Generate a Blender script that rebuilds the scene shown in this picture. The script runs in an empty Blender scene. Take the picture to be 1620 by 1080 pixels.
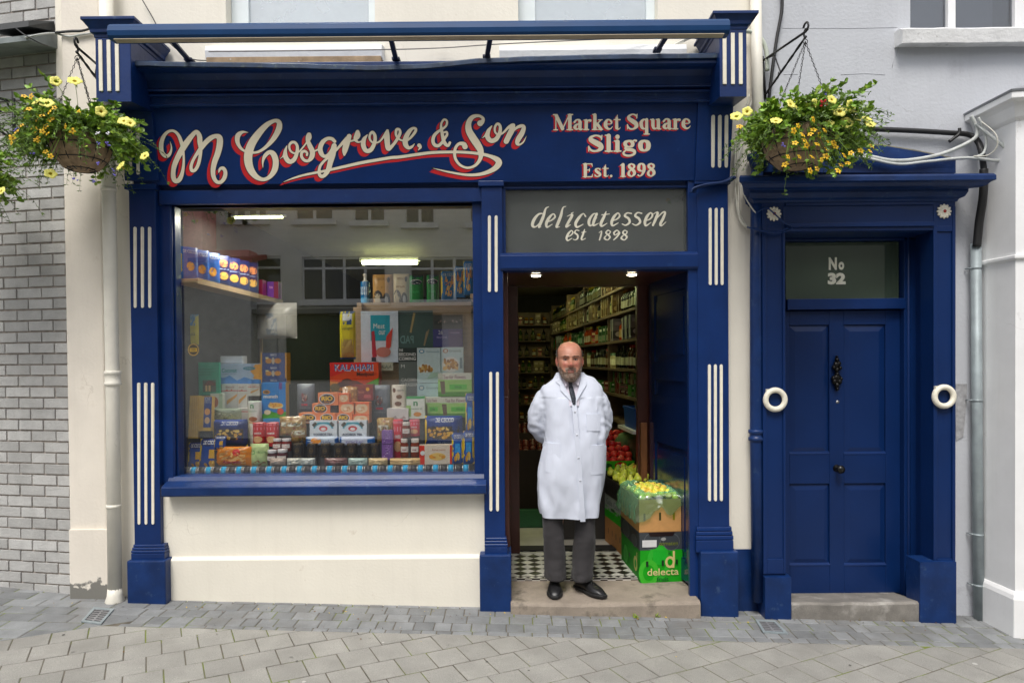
import bpy, bmesh, math, random
import numpy as np
from mathutils import Vector, Matrix
R = math.radians
rnd = random.Random(7)
S = bpy.context.scene
COL = S.collection

# ------------------------------------------------------------------ camera
F_PX, CX, CY = 1080.0, 810.0, 585.0
EYE = Vector((0.0, -4.6, 1.68))
cam = bpy.data.cameras.new("camera"); cam.lens = 24.0; cam.sensor_width = 36.0
cam.shift_y = (CY - 540.0) / 1620.0; cam.clip_start = 0.05; cam.clip_end = 300.0
camo = bpy.data.objects.new("camera", cam); COL.objects.link(camo)
CAMROT = Matrix.Rotation(R(90 - 0.8), 3, 'X') @ Matrix.Rotation(R(-0.5), 3, 'Z')
camo.matrix_world = Matrix.Translation(EYE) @ CAMROT.to_4x4()
S.camera = camo
# ------------------------------------------------------------------ sky, sun, exposure
SUN_EL, SUN_AZ = R(58), R(195)          # azimuth clockwise from +Y: the sun stands behind the camera
w = bpy.data.worlds.new("World"); S.world = w; w.use_nodes = True
nt = w.node_tree; bg = nt.nodes["Background"]
sky = nt.nodes.new("ShaderNodeTexSky"); sky.sky_type = 'NISHITA'; sky.sun_disc = False
sky.sun_elevation = SUN_EL; sky.sun_rotation = SUN_AZ; sky.air_density = 1.0; sky.dust_density = 3.0; sky.ozone_density = 0.6
hs = nt.nodes.new("ShaderNodeHueSaturation"); hs.inputs["Saturation"].default_value = 0.28
nt.links.new(sky.outputs[0], hs.inputs["Color"]); nt.links.new(hs.outputs[0], bg.inputs["Color"])
bg.inputs["Strength"].default_value = 0.14
sun = bpy.data.lights.new("sun", 'SUN'); sun.energy = 1.5; sun.angle = R(22); sun.color = (1.0, 0.96, 0.90)
suno = bpy.data.objects.new("sun", sun); COL.objects.link(suno)
suno.location = (0, -8, 12)
sd = Vector((math.sin(SUN_AZ) * math.cos(SUN_EL), math.cos(SUN_AZ) * math.cos(SUN_EL), math.sin(SUN_EL)))
suno.rotation_euler = (-sd).to_track_quat('-Z', 'Y').to_euler()
S.view_settings.view_transform = 'Standard'; S.view_settings.look = 'None'
S.view_settings.exposure = 0.54; S.view_settings.gamma = 1.0
S.cycles.max_bounces = 8; S.cycles.transparent_max_bounces = 12; S.cycles.glossy_bounces = 4
S.cycles.use_denoising = True; S.cycles.sample_clamp_indirect = 4.0

# ------------------------------------------------------------------ where a pixel of the photo meets a real plane
def ray(px, py):
    return CAMROT @ Vector(((px - CX) / F_PX, -(py - CY) / F_PX, -1.0))
def P(px, py, Y):
    d = ray(px, py); return EYE + d * ((Y - EYE.y) / d.y)
def PN(px, py, p0, n):
    d = ray(px, py); return EYE + d * ((p0 - EYE).dot(n) / d.dot(n))
def RC(x0, y0, x1, y1, Y):
    """upright rectangle at depth Y: X0, X1, Z0, Z1"""
    xm, ym = (x0 + x1) / 2, (y0 + y1) / 2
    return P(x0, ym, Y).x, P(x1, ym, Y).x, P(xm, y1, Y).z, P(xm, y0, Y).z
def ZY(py, Y, px=660): return P(px, py, Y).z
def XY(px, Y, py=560): return P(px, py, Y).x

# ------------------------------------------------------------------ materials
def lin(c):
    return tuple((v / 12.92 if v <= 0.04045 else ((v + 0.055) / 1.055) ** 2.4) for v in [x / 255 for x in c])
MATS = {}
def mat(name, col, rough=0.5, var=0.12, vscale=6.0, bump=0.0, bscale=40.0, metal=0.0, spec=0.5, coat=0.0, stretch=None,
        streak=0.0, stain=None, stain_scale=3.0, stain_lo=0.55, stain_hi=0.7, island=0.0, sheen=0.0, sss=0.0, alpha=None, fine=0.0):
    if name in MATS: return MATS[name]
    m = bpy.data.materials.new(name); m.use_nodes = True; MATS[name] = m
    t = m.node_tree; N = t.nodes; L = t.links; b = N["Principled BSDF"]
    tc = N.new("ShaderNodeTexCoord"); src = tc.outputs["Object"]
    if stretch:
        mp = N.new("ShaderNodeMapping"); mp.inputs["Scale"].default_value = stretch; L.new(src, mp.inputs[0]); src = mp.outputs[0]
    n1 = N.new("ShaderNodeTexNoise"); n1.inputs["Scale"].default_value = vscale; n1.inputs["Detail"].default_value = 6; L.new(src, n1.inputs["Vector"])
    mr = N.new("ShaderNodeMapRange"); mr.inputs[1].default_value = 0.3; mr.inputs[2].default_value = 0.7
    mr.inputs[3].default_value = 1 - var; mr.inputs[4].default_value = 1 + var; L.new(n1.outputs[0], mr.inputs[0])
    fac = mr.outputs[0]
    if fine:
        n3 = N.new("ShaderNodeTexNoise"); n3.inputs["Scale"].default_value = 260; n3.inputs["Detail"].default_value = 2; L.new(tc.outputs["Object"], n3.inputs["Vector"])
        m3 = N.new("ShaderNodeMapRange"); m3.inputs[1].default_value = 0.3; m3.inputs[2].default_value = 0.7; m3.inputs[3].default_value = 1 - fine; m3.inputs[4].default_value = 1 + fine
        L.new(n3.outputs[0], m3.inputs[0]); mm = N.new("ShaderNodeMath"); mm.operation = 'MULTIPLY'; L.new(fac, mm.inputs[0]); L.new(m3.outputs[0], mm.inputs[1]); fac = mm.outputs[0]
    if island:
        ge = N.new("ShaderNodeNewGeometry"); m2 = N.new("ShaderNodeMapRange"); m2.inputs[3].default_value = 1 - island; m2.inputs[4].default_value = 1 + island
        L.new(ge.outputs["Random Per Island"], m2.inputs[0]); mm = N.new("ShaderNodeMath"); mm.operation = 'MULTIPLY'; L.new(fac, mm.inputs[0]); L.new(m2.outputs[0], mm.inputs[1]); fac = mm.outputs[0]
    vm = N.new("ShaderNodeVectorMath"); vm.operation = 'SCALE'; vm.inputs[0].default_value = col[:3]; L.new(fac, vm.inputs["Scale"])
    out = vm.outputs[0]
    if streak:      # faint rain runs and grime, long in the vertical
        mp2 = N.new("ShaderNodeMapping"); mp2.inputs["Scale"].default_value = (9, 9, .55); L.new(tc.outputs["Object"], mp2.inputs[0])
        n5 = N.new("ShaderNodeTexNoise"); n5.inputs["Scale"].default_value = 1.6; n5.inputs["Detail"].default_value = 7; n5.inputs["Roughness"].default_value = .7; L.new(mp2.outputs[0], n5.inputs["Vector"])
        m5 = N.new("ShaderNodeMapRange"); m5.inputs[1].default_value = .50; m5.inputs[2].default_value = .80; m5.inputs[3].default_value = 0; m5.inputs[4].default_value = streak; L.new(n5.outputs[0], m5.inputs[0])
        n6 = N.new("ShaderNodeTexVoronoi"); n6.feature = 'DISTANCE_TO_EDGE'; n6.inputs["Scale"].default_value = 1.3
        w6 = N.new("ShaderNodeTexNoise"); w6.inputs["Scale"].default_value = 4; w6.inputs["Detail"].default_value = 5; L.new(tc.outputs["Object"], w6.inputs["Vector"]); a6 = N.new("ShaderNodeMix"); a6.data_type = 'RGBA'; a6.inputs[0].default_value = .35; L.new(tc.outputs["Object"], a6.inputs[6]); L.new(w6.outputs["Color"], a6.inputs[7]); L.new(a6.outputs[2], n6.inputs["Vector"])
        m6 = N.new("ShaderNodeMapRange"); m6.inputs[1].default_value = .004; m6.inputs[2].default_value = .001; m6.inputs[4].default_value = .28; L.new(n6.outputs["Distance"], m6.inputs[0])
        g6 = N.new("ShaderNodeMapRange"); g6.inputs[1].default_value = .52; g6.inputs[2].default_value = .6; L.new(n1.outputs[0], g6.inputs[0]); c6 = N.new("ShaderNodeMath"); c6.operation = 'MULTIPLY'; L.new(m6.outputs[0], c6.inputs[0]); L.new(g6.outputs[0], c6.inputs[1])
        s6 = N.new("ShaderNodeMath"); s6.operation = 'MAXIMUM'; L.new(c6.outputs[0], s6.inputs[0]); L.new(m5.outputs[0], s6.inputs[1])
        mx = N.new("ShaderNodeMix"); mx.data_type = 'RGBA'; L.new(s6.outputs[0], mx.inputs[0]); L.new(out, mx.inputs[6]); mx.inputs[7].default_value = (col[0] * .55, col[1] * .52, col[2] * .48, 1); out = mx.outputs[2]
    if stain:
        n4 = N.new("ShaderNodeTexNoise"); n4.inputs["Scale"].default_value = stain_scale; n4.inputs["Detail"].default_value = 9; n4.inputs["Roughness"].default_value = 0.65; L.new(src, n4.inputs["Vector"])
        m4 = N.new("ShaderNodeMapRange"); m4.inputs[1].default_value = stain_lo; m4.inputs[2].default_value = stain_hi; L.new(n4.outputs[0], m4.inputs[0])
        mx = N.new("ShaderNodeMix"); mx.data_type = 'RGBA'; L.new(m4.outputs[0], mx.inputs[0]); L.new(out, mx.inputs[6]); mx.inputs[7].default_value = (*stain, 1); out = mx.outputs[2]
    L.new(out, b.inputs["Base Color"])
    b.inputs["Roughness"].default_value = rough; b.inputs["Metallic"].default_value = metal
    b.inputs["Specular IOR Level"].default_value = spec
    if coat: b.inputs["Coat Weight"].default_value = coat; b.inputs["Coat Roughness"].default_value = 0.12
    if sheen: b.inputs["Sheen Weight"].default_value = sheen
    if sss: b.inputs["Subsurface Weight"].default_value = sss; b.inputs["Subsurface Radius"].default_value = (0.012, 0.005, 0.003); b.inputs["Subsurface Scale"].default_value = 1.0
    if alpha is not None: b.inputs["Alpha"].default_value = alpha
    if bump:
        n2 = N.new("ShaderNodeTexNoise"); n2.inputs["Scale"].default_value = bscale; n2.inputs["Detail"].default_value = 4; L.new(src, n2.inputs["Vector"])
        bp = N.new("ShaderNodeBump"); bp.inputs["Strength"].default_value = bump; bp.inputs["Distance"].default_value = 0.004
        L.new(n2.outputs[0], bp.inputs["Height"]); L.new(bp.outputs[0], b.inputs["Normal"])
    return m
def emit(name, col, s):
    if name in MATS: return MATS[name]
    m = bpy.data.materials.new(name); m.use_nodes = True; MATS[name] = m
    b = m.node_tree.nodes["Principled BSDF"]; b.inputs["Base Color"].default_value = (0.8, 0.8, 0.8, 1)
    b.inputs["Emission Color"].default_value = (*col, 1); b.inputs["Emission Strength"].default_value = s
    return m
def pane(name, tint=(1, 1, 1), ior=1.5, tone_film=0.0, dcol=(0.4, 0.4, 0.4), rough=0.0):
    """thin sheet of glass: clear straight through, mirror by Fresnel; dirt = share of a matt film whose colour can stand in for reflected light"""
    if name in MATS: return MATS[name]
    m = bpy.data.materials.new(name); m.use_nodes = True; MATS[name] = m
    t = m.node_tree; N = t.nodes; L = t.links; N.remove(N["Principled BSDF"]); o = N["Material Output"]
    tr = N.new("ShaderNodeBsdfTransparent"); tr.inputs[0].default_value = (*tint, 1)
    gl = N.new("ShaderNodeBsdfGlossy"); gl.inputs["Roughness"].default_value = rough; gl.inputs[0].default_value = (1, 1, 1, 1)
    fr = N.new("ShaderNodeFresnel"); ge = N.new("ShaderNodeNewGeometry"); mi = N.new("ShaderNodeMapRange")     # same mirror share from either side
    mi.inputs[3].default_value = ior; mi.inputs[4].default_value = 1 / ior; L.new(ge.outputs["Backfacing"], mi.inputs[0]); L.new(mi.outputs[0], fr.inputs[0])
    ms = N.new("ShaderNodeMixShader"); base = tr.outputs[0]
    if tone_film:
        df = N.new("ShaderNodeBsdfDiffuse"); df.inputs[0].default_value = (*dcol, 1); md = N.new("ShaderNodeMixShader")
        tc = N.new("ShaderNodeTexCoord"); no = N.new("ShaderNodeTexNoise"); no.inputs["Scale"].default_value = 5; no.inputs["Detail"].default_value = 5; L.new(tc.outputs["Object"], no.inputs["Vector"])
        mr = N.new("ShaderNodeMapRange"); mr.inputs[3].default_value = tone_film * 0.6; mr.inputs[4].default_value = min(1, tone_film * 1.4); L.new(no.outputs[0], mr.inputs[0])
        L.new(mr.outputs[0], md.inputs[0]); L.new(tr.outputs[0], md.inputs[1]); L.new(df.outputs[0], md.inputs[2]); base = md.outputs[0]
    L.new(fr.outputs[0], ms.inputs[0]); L.new(base, ms.inputs[1]); L.new(gl.outputs[0], ms.inputs[2]); L.new(ms.outputs[0], o.inputs["Surface"])
    return m
def pc(c, rough=0.45):
    """printed card or film in the photo colour c (0..255)"""
    l = lin(c); y = .3 * l[0] + .6 * l[1] + .1 * l[2]
    return mat("print_%d_%d_%d_%d" % (*c, int(rough * 100)), tuple(min(.86, max(0.0, y + (v - y) * 1.2)) for v in l), rough, var=0.07, vscale=25)

BLUE = mat("blue_gloss_paint", (0.0030, 0.0235, 0.116), 0.36, var=0.16, vscale=5, bump=0.3, bscale=28, coat=0.08, spec=.32, stain=(0.02, 0.06, 0.19), stain_scale=14, stain_lo=0.66, stain_hi=0.82)
BLUE2 = mat("blue_weathered_paint", (0.0036, 0.0250, 0.112), 0.44, var=0.25, vscale=7, bump=0.6, bscale=22, coat=0.05, spec=.35, stain=(0.05, 0.09, 0.17), stain_scale=18, stain_lo=0.6, stain_hi=0.78)
BLUED = mat("blue_door_paint", (0.0028, 0.0205, 0.098), 0.38, var=0.10, vscale=3, bump=0.25, bscale=30, coat=0.06, spec=.32, stain=(.012, .04, .12), stain_scale=22, stain_lo=.68, stain_hi=.85)
LEADB = mat("painted_lead", (0.010, 0.030, 0.075), 0.5, var=0.4, vscale=12, bump=0.8, bscale=16, stain=(0.09, 0.13, 0.12), stain_scale=20, stain_lo=0.55, stain_hi=0.75)
CREAM = mat("cream_render", (0.80, 0.755, 0.655), 0.75, streak=.13, var=0.035, vscale=3, bump=0.35, bscale=60, stain=(0.55, 0.47, 0.36), stain_scale=5, stain_lo=0.68, stain_hi=0.85)
CREAMP = mat("cream_flute_paint", (0.82, 0.77, 0.64), 0.5, var=0.05, vscale=20, bump=0.3, bscale=60)
PIER = mat("cream_pier_render", (0.78, 0.72, 0.63), 0.8, var=0.05, vscale=4, bump=0.4, bscale=50, stain=(0.5, 0.42, 0.32), stain_scale=4, stain_lo=0.63, stain_hi=0.8)
WHITEP = mat("white_paint", (0.86, 0.86, 0.86), 0.5, streak=.13, var=0.04, vscale=5, bump=0.2, bscale=50, stain=(0.5, 0.5, 0.48), stain_scale=8, stain_lo=0.68, stain_hi=0.85)
GREYW = mat("pale_grey_blue_render", (0.515, 0.53, 0.565), 0.8, streak=.13, var=0.05, vscale=2.5, bump=0.7, bscale=45, stain=(0.36, 0.36, 0.39), stain_scale=3.5, stain_lo=0.64, stain_hi=0.85)
BRICK = mat("grey_painted_brick", (0.44, 0.435, 0.42), 0.85, var=0.1, vscale=10, bump=0.9, bscale=70, island=0.16, fine=0.10, streak=.2)
MORTAR = mat("pale_mortar", (0.36, 0.31, 0.27), 0.95, var=0.2, vscale=20, bump=0.5, bscale=90)
STONE = mat("worn_step_stone", (0.30, 0.25, 0.20), 0.8, var=0.22, vscale=6, bump=0.6, bscale=40, stain=(0.13, 0.11, 0.085), stain_scale=6, stain_lo=0.52, stain_hi=0.68, fine=0.12)
BROWN = mat("dark_brown_paint", (0.070, 0.020, 0.014), 0.35, var=0.2, vscale=8, bump=0.2, coat=0.2)
DARKW = mat("dark_wood_shelf", (0.14, 0.085, 0.045), 0.6, var=0.25, vscale=9, stretch=(1, 8, 8))
PINE = mat("pale_wood_shelf", (0.42, 0.29, 0.17), 0.55, var=0.15, vscale=8, stretch=(1, 6, 6))
BLACKM = mat("black_iron", (0.012, 0.012, 0.013), 0.45, var=0.3, vscale=30, bump=0.3, bscale=80)
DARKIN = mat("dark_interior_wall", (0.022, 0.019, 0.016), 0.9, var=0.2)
ZINC = mat("galvanised_pipe", (0.30, 0.345, 0.36), 0.55, var=0.18, vscale=9, metal=0.25, bump=0.2)
PIPEC = mat("cream_pipe_paint", (0.78, 0.745, 0.65), 0.45, streak=.13, var=0.06, vscale=8, bump=0.25, bscale=60, stain=(0.45, 0.4, 0.32), stain_scale=14, stain_lo=0.68, stain_hi=0.8)

# ------------------------------------------------------------------ mesh builder and scene tree
class MB:
    def __init__(s): s.v = []; s.f = []; s.m = []; s.sm = []
    def add(s, vs, fs, m=0, smooth=False):
        o = len(s.v); s.v += [tuple(v) for v in vs]
        for f in fs: s.f.append([i + o for i in f]); s.m.append(m); s.sm.append(smooth)
        return s
    def box(s, x0, x1, y0, y1, z0, z1, m=0):
        x0, x1 = sorted((x0, x1)); y0, y1 = sorted((y0, y1)); z0, z1 = sorted((z0, z1))
        return s.add([(x, y, z) for x in (x0, x1) for y in (y0, y1) for z in (z0, z1)],
                     [(0, 1, 3, 2), (4, 6, 7, 5), (0, 4, 5, 1), (2, 3, 7, 6), (0, 2, 6, 4), (1, 5, 7, 3)], m)
    def rbox(s, c, size, rot, m=0):
        a = [Vector((x, y, z)) for x in (-.5, .5) for y in (-.5, .5) for z in (-.5, .5)]
        return s.add([Vector(c) + rot @ Vector((q.x * size[0], q.y * size[1], q.z * size[2])) for q in a],
                     [(0, 1, 3, 2), (4, 6, 7, 5), (0, 4, 5, 1), (2, 3, 7, 6), (0, 2, 6, 4), (1, 5, 7, 3)], m)
    def prism_x(s, prof, x0, x1, m=0, smooth=False):
        n = len(prof); vs = [(x0, y, z) for y, z in prof] + [(x1, y, z) for y, z in prof]
        fs = [(i, (i + 1) % n, n + (i + 1) % n, n + i) for i in range(n)]
        s.add(vs, fs, m, smooth); s.add(vs, [tuple(range(n)), tuple(range(2 * n - 1, n - 1, -1))], m); return s
    def hull(s, a, b, m=0, smooth=False):
        """two rings of equal length joined, with caps"""
        n = len(a); s.add(list(a) + list(b), [(i, (i + 1) % n, n + (i + 1) % n, n + i) for i in range(n)], m, smooth)
        s.add(list(a) + list(b), [tuple(range(n)), tuple(range(2 * n - 1, n - 1, -1))], m); return s
    def loft(s, rings, m=0, smooth=True, cap0=True, cap1=True, closed=True):
        n = len(rings[0]); vs = [p for r in rings for p in r]; fs = []
        for k in range(len(rings) - 1):
            for i in range(n if closed else n - 1):
                j = (i + 1) % n; fs.append((k * n + i, k * n + j, (k + 1) * n + j, (k + 1) * n + i))
        if cap0: fs.append(tuple(range(n)))
        if cap1: fs.append(tuple(range((len(rings) - 1) * n, len(rings) * n)))
        return s.add(vs, fs, m, smooth)
    def tube(s, pts, r, n=8, m=0, smooth=True, cap=True):
        pts = [Vector(p) for p in pts]; rr = r if isinstance(r, (list, tuple)) else [r] * len(pts)
        up = None; rings = []
        for i, p in enumerate(pts):
            d = (pts[min(i + 1, len(pts) - 1)] - pts[max(i - 1, 0)])
            d = d.normalized() if d.length > 1e-9 else Vector((0, 0, 1))
            if up is None: up = d.orthogonal().normalized()
            a = up - d * up.dot(d); a = a.normalized() if a.length > 1e-6 else d.orthogonal().normalized(); up = a
            b = d.cross(a)
            rings.append([p + (a * math.cos(t) + b * math.sin(t)) * rr[i] for t in [2 * math.pi * k / n for k in range(n)]])
        return s.loft(rings, m, smooth, cap, cap)
    def lathe(s, prof, c, n=20, m=0, axis='Z', smooth=True):
        rings = []
        for r, h in prof:
            ring = []
            for k in range(n):
                t = 2 * math.pi * k / n; a, b = r * math.cos(t), r * math.sin(t)
                q = (a, b, h) if axis == 'Z' else ((h, a, b) if axis == 'X' else (a, -h, b))
                ring.append(Vector(c) + Vector(q))
            rings.append(ring)
        return s.loft(rings, m, smooth)
    def ball(s, c, r, nu=12, nv=8, m=0, rot=None, wob=0.0, smooth=True):
        r = r if isinstance(r, (tuple, list)) else (r, r, r); rings = []
        for i in range(nv + 1):
            ph = math.pi * (i / nv) ; ph = min(max(ph, 0.05), math.pi - 0.05)
            ring = []
            for k in range(nu):
                t = 2 * math.pi * k / nu; q = Vector((math.sin(ph) * math.cos(t) * r[0], math.sin(ph) * math.sin(t) * r[1], math.cos(ph) * r[2]))
                if wob: q *= 1 + rnd.uniform(-wob, wob)
                if rot: q = rot @ q
                ring.append(Vector(c) + q)
            rings.append(ring)
        return s.loft(rings, m, smooth)
    def torus(s, c, R_, r, n=32, k=10, m=0, axis='Y'):
        pts = []
        for i in range(n + 1):
            t = 2 * math.pi * i / n; a, b = R_ * math.cos(t), R_ * math.sin(t)
            pts.append(Vector(c) + (Vector((a, 0, b)) if axis == 'Y' else Vector((a, b, 0))))
        vs = []; fs = []
        for i in range(n):
            t = 2 * math.pi * i / n; d = Vector((math.cos(t), 0, math.sin(t))) if axis == 'Y' else Vector((math.cos(t), math.sin(t), 0))
            ax = Vector((0, 1, 0)) if axis == 'Y' else Vector((0, 0, 1))
            for j in range(k):
                u = 2 * math.pi * j / k; vs.append(Vector(c) + d * (R_ + r * math.cos(u)) + ax * r * math.sin(u))
        for i in range(n):
            for j in range(k): fs.append((i * k + j, ((i + 1) % n) * k + j, ((i + 1) % n) * k + (j + 1) % k, i * k + (j + 1) % k))
        return s.add(vs, fs, m, True)
    def build(s, name, mats, parent=None, bevel=0.0, origin=None, recalc=True):
        o0 = origin if origin is not None else (ORIGINS[parent.name] if parent is not None else Vector((0, 0, 0)))
        o0 = Vector(o0); me = bpy.data.meshes.new(name)
        me.from_pydata([(v[0] - o0.x, v[1] - o0.y, v[2] - o0.z) for v in s.v], [], s.f)
        mats = mats if isinstance(mats, (list, tuple)) else [mats]
        for q in mats: me.materials.append(q)
        me.polygons.foreach_set("material_index", s.m); me.polygons.foreach_set("use_smooth", s.sm)
        if recalc:
            bm = bmesh.new(); bm.from_mesh(me); bmesh.ops.recalc_face_normals(bm, faces=bm.faces[:]); bm.to_mesh(me); bm.free()
        me.update(); o = bpy.data.objects.new(name, me); COL.objects.link(o)
        if parent is not None: o.parent = parent
        else: o.location = o0
        ORIGINS[o.name] = o0
        if bevel:
            bv = o.modifiers.new("bevel", 'BEVEL'); bv.width = bevel; bv.segments = 2; bv.limit_method = 'ANGLE'; bv.angle_limit = R(40)
        return o
ORIGINS = {}
def tag(o, label, cat, group=None, kind=None):
    o["label"] = label; o["category"] = cat
    if group: o["group"] = group
    if kind: o["kind"] = kind
    return o
def thing(name, label, cat, loc=(0, 0, 0), group=None):
    o = bpy.data.objects.new(name, None); COL.objects.link(o); o.location = loc; ORIGINS[o.name] = Vector(loc); o.empty_display_size = 0.1
    return tag(o, label, cat, group)
def struct(o): o["kind"] = "structure"; return o
KIDS = {}
def copy_tree(o, loc=None, label=None, parent=None, rotz=None, scale=None):
    c = o.copy(); COL.objects.link(c)
    if parent is not None: c.parent = parent
    if loc is not None: c.location = loc
    if label: c["label"] = label
    if rotz is not None: c.rotation_euler.z = rotz
    if scale is not None: c.scale = (scale,) * 3
    for ch in [x for x in COL.objects if x.parent == o]: copy_tree(ch, parent=c)
    return c

# ------------------------------------------------------------------ painted lettering: round brush strokes merged into one clean outline
def spline(pts, step=1.0):
    """Catmull-Rom through (x, y, w) points, sampled about every step"""
    pts = [np.array(p, float) for p in pts]; out = []
    P_ = [2 * pts[0] - pts[1]] + pts + [2 * pts[-1] - pts[-2]]
    for i in range(1, len(P_) - 2):
        a, b, c, d = P_[i - 1:i + 3]; n = max(2, int(np.hypot(*(c - b)[:2]) / step))
        for k in range(n):
            t = k / n; out.append(0.5 * ((2 * b) + (c - a) * t + (2 * a - 5 * b + 4 * c - d) * t * t + (3 * b - a - 3 * c + d) * t ** 3))
    out.append(pts[-1]); return out
def lines(pts, step=1.0):
    pts = [np.array(p, float) for p in pts]; out = []
    for a, b in zip(pts, pts[1:]):
        n = max(1, int(np.hypot(*(b - a)[:2]) / step)); out += [a + (b - a) * k / n for k in range(n)]
    return out + [pts[-1]]
def field(discs, cell, pad=4.0):
    d = np.array(discs); r = np.maximum(d[:, 2], 0.2) / 2
    x0, y0 = d[:, 0].min() - r.max() - pad, d[:, 1].min() - r.max() - pad
    x1, y1 = d[:, 0].max() + r.max() + pad, d[:, 1].max() + r.max() + pad
    nx, ny = int((x1 - x0) / cell) + 2, int((y1 - y0) / cell) + 2
    f = np.full((ny, nx), 9.0); gx = x0 + cell * np.arange(nx); gy = y0 + cell * np.arange(ny)
    for (x, y, _), q in zip(d, r):
        i0, i1 = max(0, int((x - q - pad - x0) / cell)), min(nx, int((x + q + pad - x0) / cell) + 2)
        j0, j1 = max(0, int((y - q - pad - y0) / cell)), min(ny, int((y + q + pad - y0) / cell) + 2)
        v = np.hypot(gx[None, i0:i1] - x, gy[j0:j1, None] - y) - q
        np.minimum(f[j0:j1, i0:i1], v, out=f[j0:j1, i0:i1])
    return f, x0, y0, cell
def fill(mb, fld, mapfn, m=0, iso=0.0):
    f, x0, y0, c = fld; f = f - iso; ins = f < 0; ny, nx = f.shape
    def pt(i, j): return mapfn(x0 + c * i, y0 + c * j)
    def cut(a, b):
        fa, fb = f[a[1], a[0]], f[b[1], b[0]]; t = fa / (fa - fb); return mapfn(x0 + c * (a[0] + (b[0] - a[0]) * t), y0 + c * (a[1] + (b[1] - a[1]) * t))
    full = ins[:-1, :-1] & ins[1:, :-1] & ins[:-1, 1:] & ins[1:, 1:]; some = (ins[:-1, :-1] | ins[1:, :-1] | ins[:-1, 1:] | ins[1:, 1:]) & ~full
    for j in range(ny - 1):
        i = 0; row = full[j]
        while i < nx - 1:
            if row[i]:
                k = i
                while k < nx - 1 and row[k]: k += 1
                mb.add([pt(i, j), pt(k, j), pt(k, j + 1), pt(i, j + 1)], [(0, 1, 2, 3)], m); i = k
            else: i += 1
        for i in np.nonzero(some[j])[0]:
            q = [(i, j), (i + 1, j), (i + 1, j + 1), (i, j + 1)]; poly = []
            for a, b in zip(q, q[1:] + q[:1]):
                A, B = ins[a[1], a[0]], ins[b[1], b[0]]
                if A: poly.append(pt(*a))
                if A != B: poly.append(cut(a, b))
            if len(poly) >= 3: mb.add(poly, [tuple(range(len(poly)))], m)
TXT = {}
def text_tris(s, bold=0.0):
    """built-in font text as flat points and faces, scaled to the unit box: pts in 0..1, faces, aspect w/h"""
    k = (s, bold)
    if k not in TXT:
        c = bpy.data.curves.new("t", 'FONT'); c.body = s; c.offset = bold; c.resolution_u = 3
        o = bpy.data.objects.new("t", c); me = bpy.data.meshes.new_from_object(o)
        v = np.array([x.co[:2] for x in me.vertices]); lo, hi = v.min(0), v.max(0)
        TXT[k] = ((v - lo) / (hi - lo), [tuple(p.vertices) for p in me.polygons], (hi - lo)[0] / (hi - lo)[1])
        bpy.data.objects.remove(o); bpy.data.curves.remove(c); bpy.data.meshes.remove(me)
    return TXT[k]
def put_text(mb, s, mapfn, x0, y0, x1, y1, m=0, bold=0.0, shear=0.0, mirror=False):
    """text filling the box (x0,y0)-(x1,y1) of mapfn's plane; y0 is the bottom of the letters"""
    v, f, _ = text_tris(s, bold)
    pts = [mapfn(x0 + (x1 - x0) * ((1 - a) if mirror else a) + shear * b * (y1 - y0), y0 + (y1 - y0) * b) for a, b in v]
    mb.add(pts, f, m)
# ================================================================== GROUND
_a, _b = P(205, 953, -0.05), P(1513, 985, -0.08)
GX = (_b.z - _a.z) / (_b.x - _a.x); GYS = 0.012
def gz(x, y): return _a.z + GX * (x - _a.x) + GYS * (y + 0.05)
GN = Vector((-GX, -GYS, 1)).normalized(); GP = Vector((0, 0, gz(0, 0)))
def G(px, py): return PN(px, py, GP, GN)
def clip(poly, p, n):
    out = []
    for i in range(len(poly)):
        a, b = poly[i], poly[(i + 1) % len(poly)]; da, db = (a[0] - p[0]) * n[0] + (a[1] - p[1]) * n[1], (b[0] - p[0]) * n[0] + (b[1] - p[1]) * n[1]
        if da >= 0: out.append(a)
        if da * db < 0: t = da / (da - db); out.append((a[0] + (b[0] - a[0]) * t, a[1] + (b[1] - a[1]) * t))
    return out
def shrink(poly, d):
    cx = sum(p[0] for p in poly) / len(poly); cy = sum(p[1] for p in poly) / len(poly); out = poly
    for i in range(len(poly)):
        a, b = poly[i], poly[(i + 1) % len(poly)]; L = math.hypot(b[0] - a[0], b[1] - a[1])
        if L < 1e-5: continue
        n = (-(b[1] - a[1]) / L, (b[0] - a[0]) / L)
        if (cx - a[0]) * n[0] + (cy - a[1]) * n[1] < 0: n = (-n[0], -n[1])
        out = clip(out, (a[0] + n[0] * d, a[1] + n[1] * d), n)
        if len(out) < 3: return []
    return out
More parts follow.
